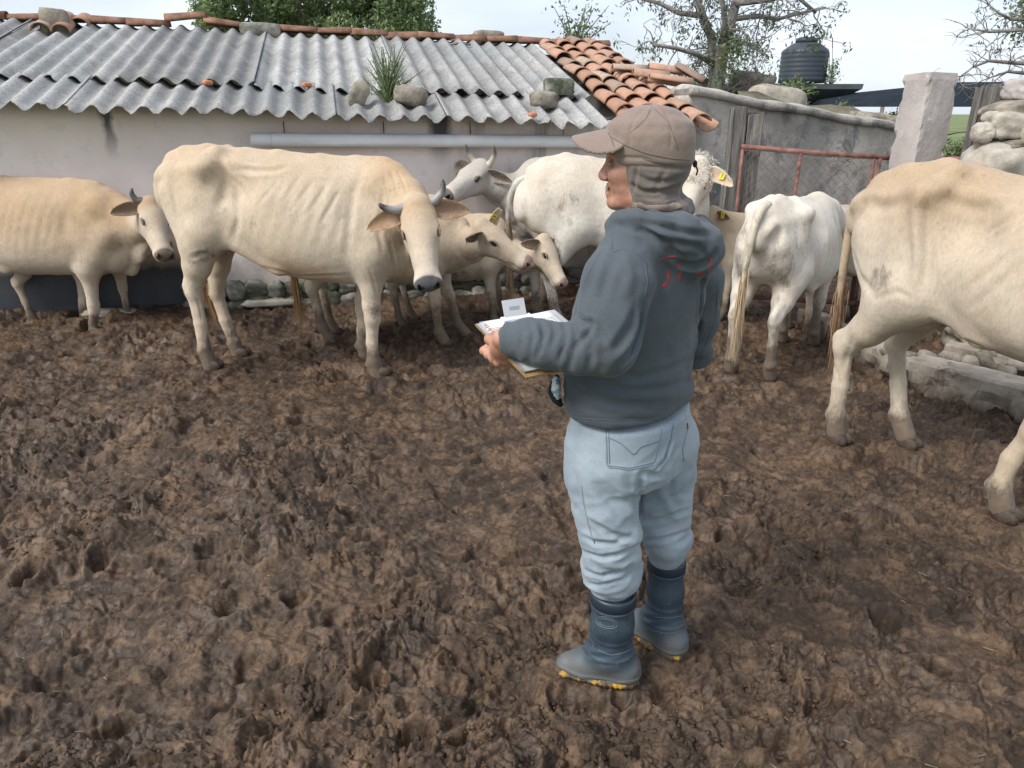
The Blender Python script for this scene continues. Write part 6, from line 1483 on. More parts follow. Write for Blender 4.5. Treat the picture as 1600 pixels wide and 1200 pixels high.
# --- hooded sweatshirt
def tst(v_, uL, uR, Y=1.95, ratio=1.5):
    a_ = P(uL, v_, Y); b_ = P(uR, v_, Y); ext = (b_[0] - a_[0]) / 2; c_, s_ = abs(math.cos(TH)), abs(math.sin(TH)); a = ext / math.sqrt(c_ * c_ + (ratio * s_) ** 2); return (a_[2], (a_[0] + b_[0]) / 2, Y, a, a * ratio)
g = Grid(axis(-.06, .66, .0062), axis(1.56, 2.36, .0075), axis(.76, 1.50, .0062))
vloft(g, [tst(664, 895, 1080), tst(650, 889, 1084), tst(620, 882, 1087), tst(590, 882, 1088), tst(550, 886, 1090, 1.95, 1.4), tst(510, 890, 1094), tst(470, 898, 1104), tst(430, 912, 1108), tst(395, 930, 1104), tst(372, 948, 1092), tst(352, 965, 1075), tst(338, 975, 1062, 1.95, 1.2)], TH, .03)
PA = lambda u, v_, Y, r: (*P(u, v_, Y), r)
la = [PA(985, 398, 1.80, .068), PA(965, 440, 1.745, .075), PA(953, 500, 1.71, .072), PA(946, 540, 1.69, .068), PA(905, 543, 1.70, .057), PA(860, 538, 1.72, .052), PA(822, 531, 1.74, .045), PA(800, 529, 1.75, .041)]
g.chain(la, .035)
ra = [PA(1074, 395, 2.10, .070), PA(1088, 440, 2.16, .073), PA(1088, 500, 2.20, .064), PA(1080, 548, 2.22, .058), PA(1030, 560, 2.27, .055), PA(980, 560, 2.26, .045), PA(955, 560, 2.24, .04)]
g.chain(ra, .035)
# shoulders
g.cone(P(985, 392, 1.83), P(1010, 365, 1.92), .065, .06, .05); g.cone(P(1072, 390, 2.07), P(1045, 365, 2.0), .065, .06, .05)
# hood lying on the back
hood = [PA(966, 346, 1.84, .024), PA(992, 348, 1.80, .026), PA(1030, 356, 1.78, .030), PA(1068, 368, 1.80, .036), PA(1098, 380, 1.88, .038), PA(1104, 372, 2.0, .034), PA(1085, 352, 2.08, .026)]
g.chain(hood, .018)
g.cone(P(1062, 372, 1.82), P(1096, 398, 1.85), .045, .040, .045); g.cone(P(1096, 392, 1.86), P(1098, 408, 1.92), .042, .035, .045); g.cone(P(1035, 378, 1.80), P(1082, 412, 1.84), .028, .030, .04)
hood2 = [PA(985, 338, 1.88, .016), PA(1020, 340, 1.84, .018), PA(1060, 348, 1.84, .022), PA(1090, 360, 1.90, .026), PA(1095, 352, 2.0, .024)]
g.chain(hood2, .012)
g.ell(P(1020, 316, 1.93), (.062, .058, .05), None, .015, True)
for s_, r_ in ((0, .012),):
    g.cone(P(955, 352, 1.86), P(975, 344, 1.82), .02, .02, .02)
b_ = g.blk((-9, -9, -9), (9, 9, 9)); sl_, X, Y, Z = b_; g.D[sl_] = np.maximum(g.D[sl_], .900 + .04 * (X - .37) - Z + 0 * Y)
fore = P(905, 549, 1.70)
def hood_disp(V):
    d = np.zeros(len(V)); px = (V - MO)
    arm = np.minimum(np.linalg.norm((V - P(870, 540, 1.71)) / [.12, .10, .10], axis=1), 9);
    am_ = sstep(1.35, .6, arm)
    d += .010 * am_ * folds(V, (1, .2, .45), 24, 5, 5) + .004 * am_ * folds(V, (1, 0, -.6), 34, 9, 6)
    low = sstep(1.12, .95, V[:, 2]) * (1 - am_); d += .012 * low * folds(V, (.22, .1, 1), 15, 3.0, 9) * sstep(.86, .90, V[:, 2]) + .004 * low * folds(V, (-.2, 0, 1), 30, 6, 10)
    up = sstep(1.0, 1.15, V[:, 2]) * (1 - am_); d += .009 * up * folds(V, (.8, .2, .6), 10, 4, 15) + .005 * up * folds(V, (.7, 0, -.7), 16, 5, 17)
    return d + .0022 * fbm(V * 18, 21, 3)
CRH = [([(958, 350), (985, 356), (1010, 362), (1035, 378), (1052, 400), (1064, 412)], .010, .014), ([(1064, 412), (1085, 416), (1106, 408), (1118, 395)], .010, .014), ([(975, 344), (1010, 349), (1050, 358), (1085, 366), (1112, 366)], .008, .011),
       ([(1035, 374), (1060, 380), (1090, 386)], .008, .007), ([(1020, 366), (1048, 384), (1070, 404)], .007, .006), ([(1085, 382), (1100, 392), (1104, 402)], .007, .006),
       ([(905, 494), (912, 505), (925, 503), (918, 520), (900, 545)], .008, .010), ([(945, 556), (965, 540), (985, 510), (998, 470)], .012, .008), ([(880, 500), (884, 520), (880, 545), (872, 565)], .007, .008), ([(862, 502), (868, 520), (862, 540)], .006, .007), ([(845, 502), (850, 522), (843, 548), (838, 562)], .006, .008),
       ([(828, 504), (833, 520), (828, 545)], .005, .006), ([(812, 505), (815, 525), (812, 545)], .005, .005), ([(895, 500), (902, 530), (893, 560), (886, 575)], .008, .008), ([(915, 525), (925, 555), (918, 578)], .009, .008), ([(935, 510), (945, 535), (940, 560)], .010, .006),
       ([(1006, 470), (1002, 510), (990, 548), (960, 582)], .011, .012), ([(960, 584), (1000, 590), (1045, 578), (1080, 560)], .010, .007), ([(930, 592), (980, 612), (1040, 606), (1085, 590)], .010, .006), ([(900, 600), (950, 630), (1020, 636)], .010, .006),
       ([(1098, 430), (1094, 480), (1088, 530), (1080, 565)], .009, .012), ([(960, 400), (948, 430), (940, 470)], .012, .006), ([(975, 395), (985, 430), (975, 470)], .014, -.005), ([(930, 400), (925, 430), (918, 460)], .012, .006), ([(890, 652), (960, 657), (1030, 655), (1086, 645)], .005, .004)]
ho, HV, HFc = bake(g, 'hooded_sweatshirt', M_HOOD, hood_disp, cr=CRH); hbv = bvh_of(HV, HFc)
ribbon(hbv, [(1031, 407), (1040, 402), (1056, 401)], .007, 'print_letter', M_RED, ho, .0006); ribbon(hbv, [(1045, 422), (1044, 438), (1040, 446), (1034, 447)], .010, 'print_letter', M_RED, ho, .0006)
ribbon(hbv, [(1059, 411), (1063, 424), (1061, 438)], .009, 'print_letter', M_RED, ho, .0006); ribbon(hbv, [(1086, 429), (1100, 424)], .009, 'print_letter', M_RED, ho, .0006); ribbon(hbv, [(1111, 403), (1108, 420)], .009, 'print_letter', M_RED, ho, .0006); ribbon(hbv, [(1097, 418), (1095, 432)], .006, 'print_letter', M_RED, ho, .0006)
ribbon(hbv, [(913, 413), (906, 423), (901, 434)], .010, 'print_letter', M_RED, ho, .0006)
for px in ([(957, 353), (956, 375), (955, 395), (968, 390), (990, 392), (1008, 410), (1012, 440), (1006, 470)], [(941, 391), (928, 410), (915, 435), (910, 455)], [(905, 493), (918, 500), (908, 497)], [(890, 652), (960, 657), (1030, 655), (1086, 645)],
           [(1010, 470), (1000, 520), (985, 560)], [(1122, 440), (1118, 500), (1095, 560)]):
    ribbon(hbv, px, .0035, 'seam', M_THREAD, ho, .0012)
# cuff and waist ribs
mb = MB(); c0, c1 = P(802, 529, 1.75), P(788, 527, 1.755); dd = nrm(c1 - c0); ringp = [c0 - dd * .016, c0, c1, c1 + dd * .004]; mb.tube(np.array(ringp) - MO, [.043, .0415, .039, .034], 28); mb.build('cuff', M_RIB, ho, True)
# front pocket with plastic bag
pk = P(872, 606, 1.86); mb = MB(); pts = [P(868, 586, 1.87), P(862, 600, 1.86), P(860, 612, 1.86), P(866, 624, 1.86), P(874, 634, 1.86)]
Vp = []
for i, p in enumerate(pts): Vp += [p, p + np.array([.020, -.035, .0]), p + np.array([.028, .02, 0])]
mb.tube([p - MO + np.array([.006, 0, 0]) for p in pts], [.006, .012, .014, .013, .006], 10); mb.build('pocket_edge', M_DARK, ho, True)
m, nt, b = mat('crinkled_film'); N = NT(nt, b); v = N.pos(); N.l(N.mix(N.ramp(N.noise(60, 5, .7, v), [(.45, 0), (.55, 1)]), (.22, .33, .42), (.62, .68, .72)), b.inputs['Base Color']); b.inputs['Roughness'].default_value = .22
N.l(N.bump(N.noise(90, 5, .7, v), .9, .006), b.inputs['Normal']); M_FILM = m
g = Grid(axis(pk[0] - .04, pk[0] + .05, .003), axis(pk[1] - .06, pk[1] + .06, .004), axis(pk[2] - .06, pk[2] + .05, .003))
g.ell(P(869, 603, 1.85), (.013, .028, .026), None, .01); g.ell(P(871, 614, 1.85), (.010, .024, .018), None, .01)
V, Fc = g.mesh(); V = V + vnormals(V, Fc) * (.004 * fbm(V * 90, 3, 3))[:, None]
tag(mesh_obj('plastic_bag', V, Fc, M_FILM, None, True), 'crumpled bluish plastic bag sticking out of the sweatshirt pocket', 'bag')

# --- jeans
g = Grid(axis(.12, .66, .0062), axis(1.70, 2.22, .0075), axis(.26, .90, .0058))
js = lambda v_, uL, uR, Y, rt: tst(v_, uL, uR, Y, rt)
vloft(g, [js(640, 893, 1080, 1.93, 1.35), js(668, 890, 1078, 1.93, 1.35), js(700, 888, 1074, 1.93, 1.35), js(725, 896, 1064, 1.93, 1.3)], TH, .04)
lg = [PA(944, 700, 1.875, .100), PA(943, 740, 1.86, .100), PA(948, 785, 1.84, .089), PA(953, 830, 1.835, .082), PA(955, 868, 1.845, .078), PA(956, 895, 1.85, .071), PA(957, 914, 1.852, .062)]
rgl = [PA(1033, 690, 1.99, .098), PA(1034, 730, 1.99, .092), PA(1034, 770, 1.985, .080), PA(1038, 805, 1.985, .071), PA(1041, 838, 1.99, .066), PA(1042, 858, 1.99, .057)]
g.chain(lg, .03); g.chain(rgl, .03)
g.ell(P(1042, 684, 1.97), (.075, .07, .07), None, .05); g.ell(P(985, 690, 1.86), (.085, .06, .07), None, .05)
g.cone(P(1040, 660, 1.86), P(1012, 735, 1.86), .006, .012, .03, sub=True)
def jean_disp(V):
    z = V[:, 2]; ank = sstep(.62, .42, z); k = sstep(.42, .55, z) * sstep(.90, .78, z)
    d = .016 * ank * folds(V, (.15, 0, 1), 15, 4.5, 33) + .006 * ank * folds(V, (-.4, 0, 1), 26, 9, 34)
    d += .009 * k * folds(V, (.75, .1, .65), 11, 3.5, 36) + .004 * k * folds(V, (-.5, 0, .8), 20, 6, 37)
    return d + .002 * fbm(V * 22, 38, 3)
CRJ = [([(912, 862), (940, 872), (970, 866), (998, 852)], .008, .011), ([(915, 892), (940, 900), (968, 893), (990, 882)], .007, .010), ([(908, 838), (930, 848), (962, 848), (985, 838)], .008, .008), ([(925, 815), (955, 836), (990, 842)], .010, .009), ([(920, 912), (940, 915), (970, 906)], .006, .007),
       ([(935, 760), (965, 800), (995, 832)], .014, .008), ([(1008, 815), (1035, 812), (1072, 798)], .009, .010), ([(1010, 845), (1040, 842), (1074, 830)], .008, .010), ([(1012, 790), (1040, 785), (1066, 770)], .010, .007), ([(1002, 742), (1000, 775), (1000, 820)], .010, .012), ([(895, 730), (905, 780), (918, 830)], .016, .007),
       ([(1030, 742), (1045, 725), (1060, 700)], .012, .009), ([(1005, 738), (1022, 745), (1040, 742)], .010, .009), ([(965, 740), (980, 780), (992, 810)], .014, -.005), ([(1050, 745), (1045, 770), (1055, 790)], .012, .006), ([(1053, 664), (1049, 690), (1040, 718), (1020, 738)], .006, .006)]
jo, JV, JF = bake(g, 'jeans', M_JEAN, jean_disp, cr=CRJ); jbv = bvh_of(JV, JF)
st_ = [[(947, 670), (948, 700), (948, 727), (985, 731), (1022, 722), (1028, 695), (1034, 670)], [(950, 683), (970, 692), (990, 711), (1000, 698), (1030, 688)], [(951, 672), (952, 724)], [(1052, 662), (1047, 690), (1038, 720), (1018, 736)], [(909, 760), (913, 790), (920, 820), (929, 850)], [(950, 730), (985, 734), (1020, 726)], [(1075, 668), (1066, 700), (1068, 720)]]
for px in st_: ribbon(jbv, px, .0032, 'stitching', M_JTHREAD, jo, .0016)
rt_ = ribbon(jbv, [(1073, 662), (1074, 669)], .006, 'pocket_tab', M_RED, jo, .003)

# --- boots
def boot(name, sh, an, heel, toe, r_sh, seed, top_z, logo=None, cone_up=None):
    sh, an, heel, toe = [np.asarray(q, float) for q in (sh, an, heel, toe)]; f_ = nrm((toe - heel) * [1, 1, 0]); l_ = np.array([-f_[1], f_[0], 0]); M_ = np.stack([f_, l_, [0, 0, 1]], 1)
    lo = np.minimum.reduce([sh, an, heel, toe]) - .12; hi = np.maximum.reduce([sh, an, heel, toe]) + .12
    g = Grid(axis(lo[0], hi[0], .005), axis(lo[1], hi[1], .006), axis(-.02, top_z + .02, .0045))
    mid = (sh + an) / 2 + f_ * .002
    g.cone(sh, mid, r_sh, r_sh * .95, .01); g.cone(mid, an, r_sh * .95, r_sh * .80, .03); g.cone(an, heel + [0, 0, .055], r_sh * .80, .047, .04)
    ball = heel + f_ * .125 + [0, 0, .038]; g.cone(an + f_ * .03 - [0, 0, .03], ball, .052, .040, .05); g.cone(ball, heel + f_ * .172 + [0, 0, .036], .042, .035, .03, (np.array([0, 0, 1.0]), 1.15)); g.cone(heel + [0, 0, .045], ball, .042, .042, .03)
    g.cone(sh + f_ * 0 + [0, 0, .0], sh + [0, 0, .001], r_sh * 1.02, r_sh * 1.02, .004)
    # flat cut at the top and at the sole
    def topcut(X, Y, Z): return (top_z - Z) + 0 * X + 0 * Y
    b_ = g.blk((-9, -9, -9), (9, 9, 9)); sl_, X, Y, Z = b_; g.D[sl_] = np.maximum(g.D[sl_], Z - top_z + 0 * X * Y); g.D[sl_] = np.maximum(g.D[sl_], .016 - Z + 0 * X * Y)
    def dsp(V):
        rel = V[:, 2]; d = np.zeros(len(V))
        d += .0040 * np.exp(-((rel - (top_z - .040)) / .005) ** 2) + .0030 * np.exp(-((rel - .175) / .0045) ** 2) + .0025 * np.exp(-((rel - .115) / .0045) ** 2) + .0045 * np.exp(-((rel - .035) / .006) ** 2)
        wr = np.linalg.norm((V - (an + f_ * .02)) / [.07, .07, .06], axis=1); d += .004 * sstep(1.2, .5, wr) * np.sin((V[:, 2] + ((V - an) @ f_) * .5) / .03 * 2 * math.pi + 2 * fbm(V * 10, seed, 2))
        return d + .0012 * fbm(V * 25, seed + 1, 2)
    o, BV, BF = bake(g, name, M_BOOT, dsp); bb_ = bvh_of(BV, BF)
    g2 = Grid(axis(lo[0], hi[0], .005), axis(lo[1], hi[1], .006), axis(-.05, .05, .004))
    g2.cone(heel + [0, 0, .012], heel + f_ * .04 + [0, 0, .012], .050, .050, .02, (np.array([0, 0, 1.0]), 2.2)); g2.cone(heel + f_ * .09 + [0, 0, .014], heel + f_ * .172 + [0, 0, .014], .050, .044, .04, (np.array([0, 0, 1.0]), 2.6))
    g2.cone(heel + f_ * .02 + [0, 0, .016], heel + f_ * .13 + [0, 0, .018], .045, .045, .02, (np.array([0, 0, 1.0]), 3.5))
    V, Fc = g2.mesh(); V = V + vnormals(V, Fc) * (.004 * fbm(V * 60, seed + 9, 3) + .0012 * np.sign(np.sin(((V - heel) @ f_) / .016 * 2 * math.pi)))[:, None]
    mesh_obj('sole', V, Fc, M_SOLE, o, True, org=MO)
    mb = MB(); n_ = 40; a_ = np.linspace(0, 2 * math.pi, n_ + 1)
    V = []; 
    for dz, rr_ in ((-.036, .0015), (-.034, .0045), (-.006, .0050), (.002, .003), (.002, -.006), (-.012, -.008)):
        for t in a_[:-1]: V.append(sh * [1, 1, 0] + np.array([math.cos(t) * (r_sh + rr_), math.sin(t) * (r_sh + rr_), top_z + dz]) - MO)
    Fc = [(i * n_ + k, i * n_ + (k + 1) % n_, (i + 1) * n_ + (k + 1) % n_, (i + 1) * n_ + k) for i in range(5) for k in range(n_)]
    mesh_obj('top_band', V, Fc, M_BOOTTOP, o, True)
    return o, bb_
nb, nbv = boot('rubber_boot', P(958, 940, 1.845), P(952, 1010, 1.845) + [.01, 0, 0], (.345, 1.840, 0), (.10, 1.895, 0), .0635, 4, P(958, 924, 1.845)[2])
fb, fbv = boot('rubber_boot', P(1041, 885, 2.0), P(1040, 960, 1.99), (.520, 1.965, 0), (.36, 2.15, 0), .0560, 7, P(1041, 872, 2.0)[2])
M_EMB = flat('embossed_line', (.10, .125, .145), .6)
el = [(948 + 18 * math.cos(t) * .95, 973 + 9 * math.sin(t) + 3.2 * math.cos(t)) for t in np.linspace(0, 2 * math.pi, 30)]; ribbon(nbv, el, .0022, 'embossed_badge', M_EMB, nb)
el = [(948 + 14 * math.cos(t) * .95, 973 + 6 * math.sin(t) + 2.6 * math.cos(t)) for t in np.linspace(0, 2 * math.pi, 26)]; ribbon(nbv, el, .0015, 'embossed_badge', M_EMB, nb)
for k in range(6): u = 938 + k * 4; ribbon(nbv, [(u, 971 + k * .75), (u + 1.5, 977 + k * .75)], .0018, 'badge_letter', M_EMB, nb, step=2)
for px in ([(925, 937), (940, 943), (965, 945), (995, 938)],): ribbon(nbv, px, .0022, 'raised_line', M_EMB, nb)
ribbon(nbv, [(935, 1016), (955, 1024), (975, 1020), (994, 1010)], .002, 'raised_line', M_EMB, nb); ribbon(nbv, [(903, 1058), (935, 1066), (970, 1066), (996, 1062)], .002, 'raised_line', M_EMB, nb)
ribbon(fbv, [(1012, 896), (1040, 902), (1066, 893)], .0022, 'raised_line', M_EMB, fb); ribbon(fbv, [(1020, 964), (1045, 966), (1066, 962)], .002, 'raised_line', M_EMB, fb); ribbon(fbv, [(1018, 985), (1045, 990), (1066, 985)], .002, 'raised_line', M_EMB, fb)

# --- body: head, neck, trunk, arms, hands, legs as one skin
Hc = P(1010, 262, 1.93)
HP = lambda x, y, z: Hc + HM @ np.array([x, y, z])
A_, B_, C_, D_ = np.array([-.100, 1.92, 1.118]), np.array([.034, 1.685, 1.050]), np.array([.234, 1.765, 1.050]), np.array([.125, 2.01, 1.130])
bU = nrm(D_ - A_); bV = nrm(B_ - A_); bN = nrm(np.cross(bV, bU)); bN = bN if bN[2] > 0 else -bN
hc_ = A_ + (B_ - A_) * .44                                    # grip point on the board edge
wr = P(789, 529, 1.755)
g = Grid(axis(-.16, .62, .014, [(-.13, .03, .0034), (HP(.12, 0, 0)[0] - .02, HP(-.1, 0, 0)[0], .0042)]), axis(1.62, 2.40, .014, [(1.70, 1.90, .0036), (1.83, 2.03, .005)]), axis(.04, 1.66, .016, [(1.02, 1.18, .0034), (1.39, 1.60, .0042)]))
g.ell(HP(-.012, 0, .035), (.098, .076, .088), HM, .03)
g.ell(HP(.045, 0, -.03), (.050, .050, .062), HM, .02)
g.cone(HP(.0, .036, -.070), HP(.062, .014, -.084), .020, .018, .02); g.cone(HP(.0, -.036, -.070), HP(.062, -.014, -.084), .020, .018, .02)
g.ell(HP(.078, 0, -.088), (.018, .021, .016), HM, .02)                                  # chin
g.ell(HP(.078, 0, .028), (.022, .048, .018), HM, .02)                                  # brow
g.cone(HP(.088, 0, .018), HP(.108, 0, -.018), .010, .013, .016); g.ell(HP(.105, 0, -.024), (.014, .012, .010), HM, .008)
for sg in (-1, 1):
    g.ell(HP(.098, sg * .013, -.027), (.009, .008, .007), HM, .006); g.ell(HP(.065, sg * .034, -.014), (.024, .022, .020), HM, .02)   # nostril wings, cheekbones
    g.ell(HP(.092, sg * .032, .010), (.016, .018, .012), HM, .012, True)
    g.cone(HP(-.01, sg * .062, .0), HP(-.008, sg * .062, -.02), .016, .009, .01, (HM @ np.array([0, 1, 0]), 2.4)) # ears
    g.cone(HP(.093, sg * .012, -.022), HP(.086, sg * .030, -.055), .003, .003, .008, sub=True)              # cheek crease
g.ell(HP(.090, 0, -.062), (.012, .024, .012), HM, .012); g.cone(HP(.101, -.018, -.066), HP(.101, .018, -.066), .0025, .0025, .005, sub=True)
g.cone(HP(-.015, 0, -.08), HP(-.02, 0, -.17), .052, .058, .02); g.cone(HP(.02, 0, -.115), HP(.005, 0, -.16), .030, .040, .02)
vloft(g, [(z, .365, 1.95, a_, b_) for z, a_, b_ in ((.80, .09, .14), (.95, .095, .14), (1.1, .10, .15), (1.25, .10, .16), (1.36, .07, .12))], TH, .04)
sm_ = lambda ch, f_: [(*q[:3], q[3] * f_) for q in ch]
g.chain(sm_(la, .62)[:-1] + [(*wr, .027)], .03); g.chain(sm_(ra, .62), .03); g.chain(sm_(lg, .7) + [PA(957, 960, 1.85, .04), (.335, 1.845, .08, .035)], .03); g.chain(sm_(rgl, .7) + [PA(1041, 930, 2.0, .04), (.515, 1.975, .08, .035)], .03)
g.cone(P(944, 700, 1.88), P(985, 640, 1.93), .08, .08, .05); g.cone(P(1033, 690, 1.99), P(1005, 640, 1.95), .08, .08, .05)
# left hand: palm below and outside the board edge, fingers curling under, thumb on top
kn = hc_ + bN * -.016 + bU * .010
pal0 = wr; pal1 = kn + bV * .012
g.cone(pal0, pal0 * .5 + pal1 * .5, .026, .030, .02, (bN, 1.3)); g.cone(pal0 * .5 + pal1 * .5, pal1 - bU * .004, .032, .026, .02, (bN, 1.25)); g.cone(pal1 + bV * .022, pal1 - bV * .025, .017, .017, .02)
for i, (off, L_, r_) in enumerate(((-.036, .030, .0098), (-.014, .034, .0102), (.008, .032, .0098), (.029, .026, .0088))):
    k0 = kn + bV * off - bU * .006 + bN * .004; k1 = k0 - bU * (.017 - .002 * i) - bN * .020 - bV * .003; k2 = k1 + bU * .016 - bN * .018; k3 = k2 + bU * L_ * .9 + bN * .012
    g.chain([(*k0, r_ * 1.12), (*k1, r_ * 1.05), (*k2, r_ * .95), (*k3, r_ * .82)], .005); g.ell(k1, r_ * 1.14, None, .006)
t0_ = pal0 * .45 + pal1 * .55 + bN * .014; t1_ = hc_ + bN * .018 - bU * .012 - bV * .012; t2_ = hc_ + bN * .014 + bU * .016 - bV * .036; g.chain([(*t0_, .017), (*t1_, .0125), (*t2_, .0098)], .012)
# right hand, relaxed at the front of the belly
rw_ = np.array(ra[-1][:3]); g.cone(rw_, rw_ + TF * .05, .026, .03, .02)
for i in range(4):
    k0 = rw_ + TF * .06 + np.array([0, 0, .024 - .016 * i]); k1 = k0 + TF * .032 + TL * .006; k2 = k1 + TF * .012 + TL * .024; g.chain([(*k0, .0095), (*k1, .009), (*k2, .008)], .006)
g.chain([(*(rw_ + TF * .02 + [0, 0, .022]), .013), (*(rw_ + TF * .05 + TL * .02 + [0, 0, .03]), .0105), (*(rw_ + TF * .075 + TL * .03 + [0, 0, .026]), .009)], .01)
bo, BV, BF = bake(g, 'body', M_SKIN, lambda V: .0009 * fbm(V * 70, 3, 2))
for sg in (-1, 1):
    mb = MB(); mb.sphere(HP(.0775, sg * .031, .007) - MO, .0100, 12, 8, HM); mb.build('eye', flat('eye_white', (.30, .25, .22), .3), bo, True)
    mb = MB(); mb.sphere(HP(.0855, sg * .032, .006) - MO, .0042, 8, 6, HM); mb.build('iris', flat('iris_dark', (.03, .02, .015), .2), bo, True)
    mb = MB(); mb.tube([HP(.086, sg * .016, .010) - MO, HP(.090, sg * .030, .0135) - MO, HP(.082, sg * .046, .008) - MO], .0042, 6); mb.build('eyelid', M_SKIN, bo, True)
rgm = np.random.default_rng(3); n = 420; P0 = np.array([HP(.0975 - 7 * a_ * a_, a_, -.043 + rgm.uniform(-.006, .003)) for a_ in rgm.uniform(-.034, .034, n)]) - MO
strands('moustache', P0, HM @ np.array([.05, 0, -1.0]) + rgm.normal(0, .12, (n, 3)), .011, .0009, 3, (.36, .33, .30), man, rgm, .3, .2)
n = 260; q_ = rgm.uniform(-.02, .05, n); P0 = np.array([HP(-.005 + .010 * rgm.normal(), sg_ * .0755, .02 + a_) for a_, sg_ in zip(q_, np.where(rgm.random(n) < .5, -1, 1))]) - MO
strands('hair', P0, np.tile(np.array([0, 0, -1.0]), (n, 1)) + rgm.normal(0, .25, (n, 3)), .02, .0009, 3, (.16, .15, .14), man, rgm, .2, .1)

# --- cap with neck flap
g = Grid(axis(.14, .58, .0040), axis(1.72, 2.14, .0045), axis(1.42, 1.69, .0032))
hz = lambda v_: P(1010, v_, 1.93)[2]
def hst(v_, uL, uR, ratio, Y=1.93):
    a_ = P(uL, v_, Y); b_ = P(uR, v_, Y); ext = (b_[0] - a_[0]) / 2; c_, s_ = abs(math.cos(HH)), abs(math.sin(HH)); a = ext / math.sqrt(c_ * c_ + (ratio * s_) ** 2); return (a_[2], (a_[0] + b_[0]) / 2, Y, a, a * ratio)
vloft(g, [hst(248, 958, 1084, .90), hst(236, 955, 1084, .90), hst(220, 953, 1083, .88), hst(205, 953, 1080, .86), hst(198, 954, 1078, .85)], HH, .015)
_c = P(1016, 214, 1.93); g.ell(_c, (.1045, .0885, _c[2] * 0 + hz(163.5) - hz(214)), HM, .02)
# brim
pb = [P(952, 212, 1.93), P(930, 212, 1.94), P(905, 218, 1.95)]
def brim(X, Y, Z):
    x = (X - Hc[0]) * HF[0] + (Y - Hc[1]) * HF[1]; y = (X - Hc[0]) * HLf[0] + (Y - Hc[1]) * HLf[1]; z = Z - Hc[2]
    zc = .092 - 6.5 * y * y - .20 * (x - .085); r = np.sqrt(((x - .080) / .112) ** 2 + (y / .092) ** 2)
    return np.maximum(np.maximum(np.abs(z - zc) - .0048, (r - 1) * .085), .05 - x)
g.op(brim, (-9, -9, 1.40), (9, 9, 1.66), .006)
def cap_disp(V):
    q = (V - Hc) @ HM; an = np.arctan2(q[:, 1], q[:, 0] + .015); up = sstep(.04, .06, q[:, 2]); crown = up * (q[:, 0] < .09)
    sm2 = -.0022 * np.exp(-((np.mod(an + .5, math.pi / 3) - math.pi / 6) / .035) ** 2) * crown; band = -.0028 * np.exp(-((q[:, 2] - .028 - .35 * np.clip(q[:, 0], -.1, .0)) / .0035) ** 2) * (q[:, 0] < .08)
    return sm2 + band + crown * (.0035 * fbm(V * 14, 44, 3) + .0018 * fbm(V * 40, 45, 2))
co, CV, CF = bake(g, 'cap', M_CAP, cap_disp); cbv = bvh_of(CV, CF)
mb = MB(); mb.sphere(P(1016, 167, 1.93) - MO, (.007, .007, .003)); mb.build('button', M_CAP, co, True)
mb = MB(); mb.tube(np.array([P(1079, 247, 1.90), P(1086, 255, 1.90), P(1090, 266, 1.90), P(1088, 274, 1.90)]) - MO, .0022, 6); mb.sphere(P(1086, 256, 1.895) - MO, (.006, .006, .009)); mb.build('toggle_cord', M_DARK, co, True)
ribbon(cbv, [(955, 214), (975, 226), (1010, 240), (1050, 248), (1078, 250)], .003, 'seam', M_FLAP, co, .001); ribbon(cbv, [(951, 207), (957, 222), (962, 236)], .003, 'seam', M_FLAP, co, .001); ribbon(cbv, [(1018, 167), (1010, 185), (985, 208)], .002, 'seam', M_FLAP, co, .0008); ribbon(cbv, [(1018, 167), (1045, 190), (1060, 235)], .002, 'seam', M_FLAP, co, .0008)
g = Grid(axis(.22, .58, .0045), axis(1.74, 2.12, .005), axis(1.37, 1.60, .0042))
vloft(g, [hst(236, 966, 1081, 1.02), hst(255, 969, 1080, 1.02), hst(275, 973, 1075, 1.12), hst(292, 979, 1066, 1.25), hst(304, 982, 1068, 1.3), hst(316, 986, 1080, 1.25), hst(327, 992, 1085, 1.15)], HH, .01)
b_ = g.blk((-9, -9, -9), (9, 9, 9)); sl_, X, Y, Z = b_
x = (X - Hc[0]) * HF[0] + (Y - Hc[1]) * HF[1]; y = (X - Hc[0]) * HLf[0] + (Y - Hc[1]) * HLf[1]
zf = Z - Hc[2]; cut = (x - .048 + np.clip(-zf - .02, 0, 1) * .03) + 0 * Z; g.D[sl_] = np.maximum(g.D[sl_], cut)
zend = hz(333) + .10 * (x + .05) - .06 * np.abs(y); g.D[sl_] = np.maximum(g.D[sl_], zend - Z)
def flap_disp(V):
    q = (V - Hc) @ HM; lo_ = sstep(-.02, -.09, q[:, 2]); an = np.arctan2(q[:, 1], -q[:, 0] - .02)
    d = .0050 * lo_ * np.sin(an * 7 + 2.5 * fbm(V * 9, 52, 2)) + .005 * sstep(.03, -.03, q[:, 2]) * fbm(V * [10, 10, 16], 53, 3); hem = sstep(hz(312), hz(316), V[:, 2]); return d + .003 * hem
fo, FV, FF = bake(g, 'neck_flap', M_FLAP, flap_disp, cr=[([(982, 252), (1010, 258), (1045, 262), (1078, 262)], .006, .006), ([(984, 288), (1005, 300), (1035, 300), (1060, 290)], .006, .009), ([(990, 272), (1015, 284), (1045, 284), (1068, 276)], .007, .006), ([(1000, 306), (1025, 309), (1055, 300)], .005, .006), ([(995, 262), (992, 280), (988, 300)], .006, .005), ([(1040, 266), (1030, 282), (1022, 300)], .006, .004), ([(1005, 314), (1035, 318), (1068, 308)], .004, -.004)]); fbv2 = bvh_of(FV, FF)
ribbon(fbv2, [(990, 318), (1010, 327), (1045, 326), (1070, 316), (1086, 306)], .020, 'hem_band', M_CAP, fo, .0012); 

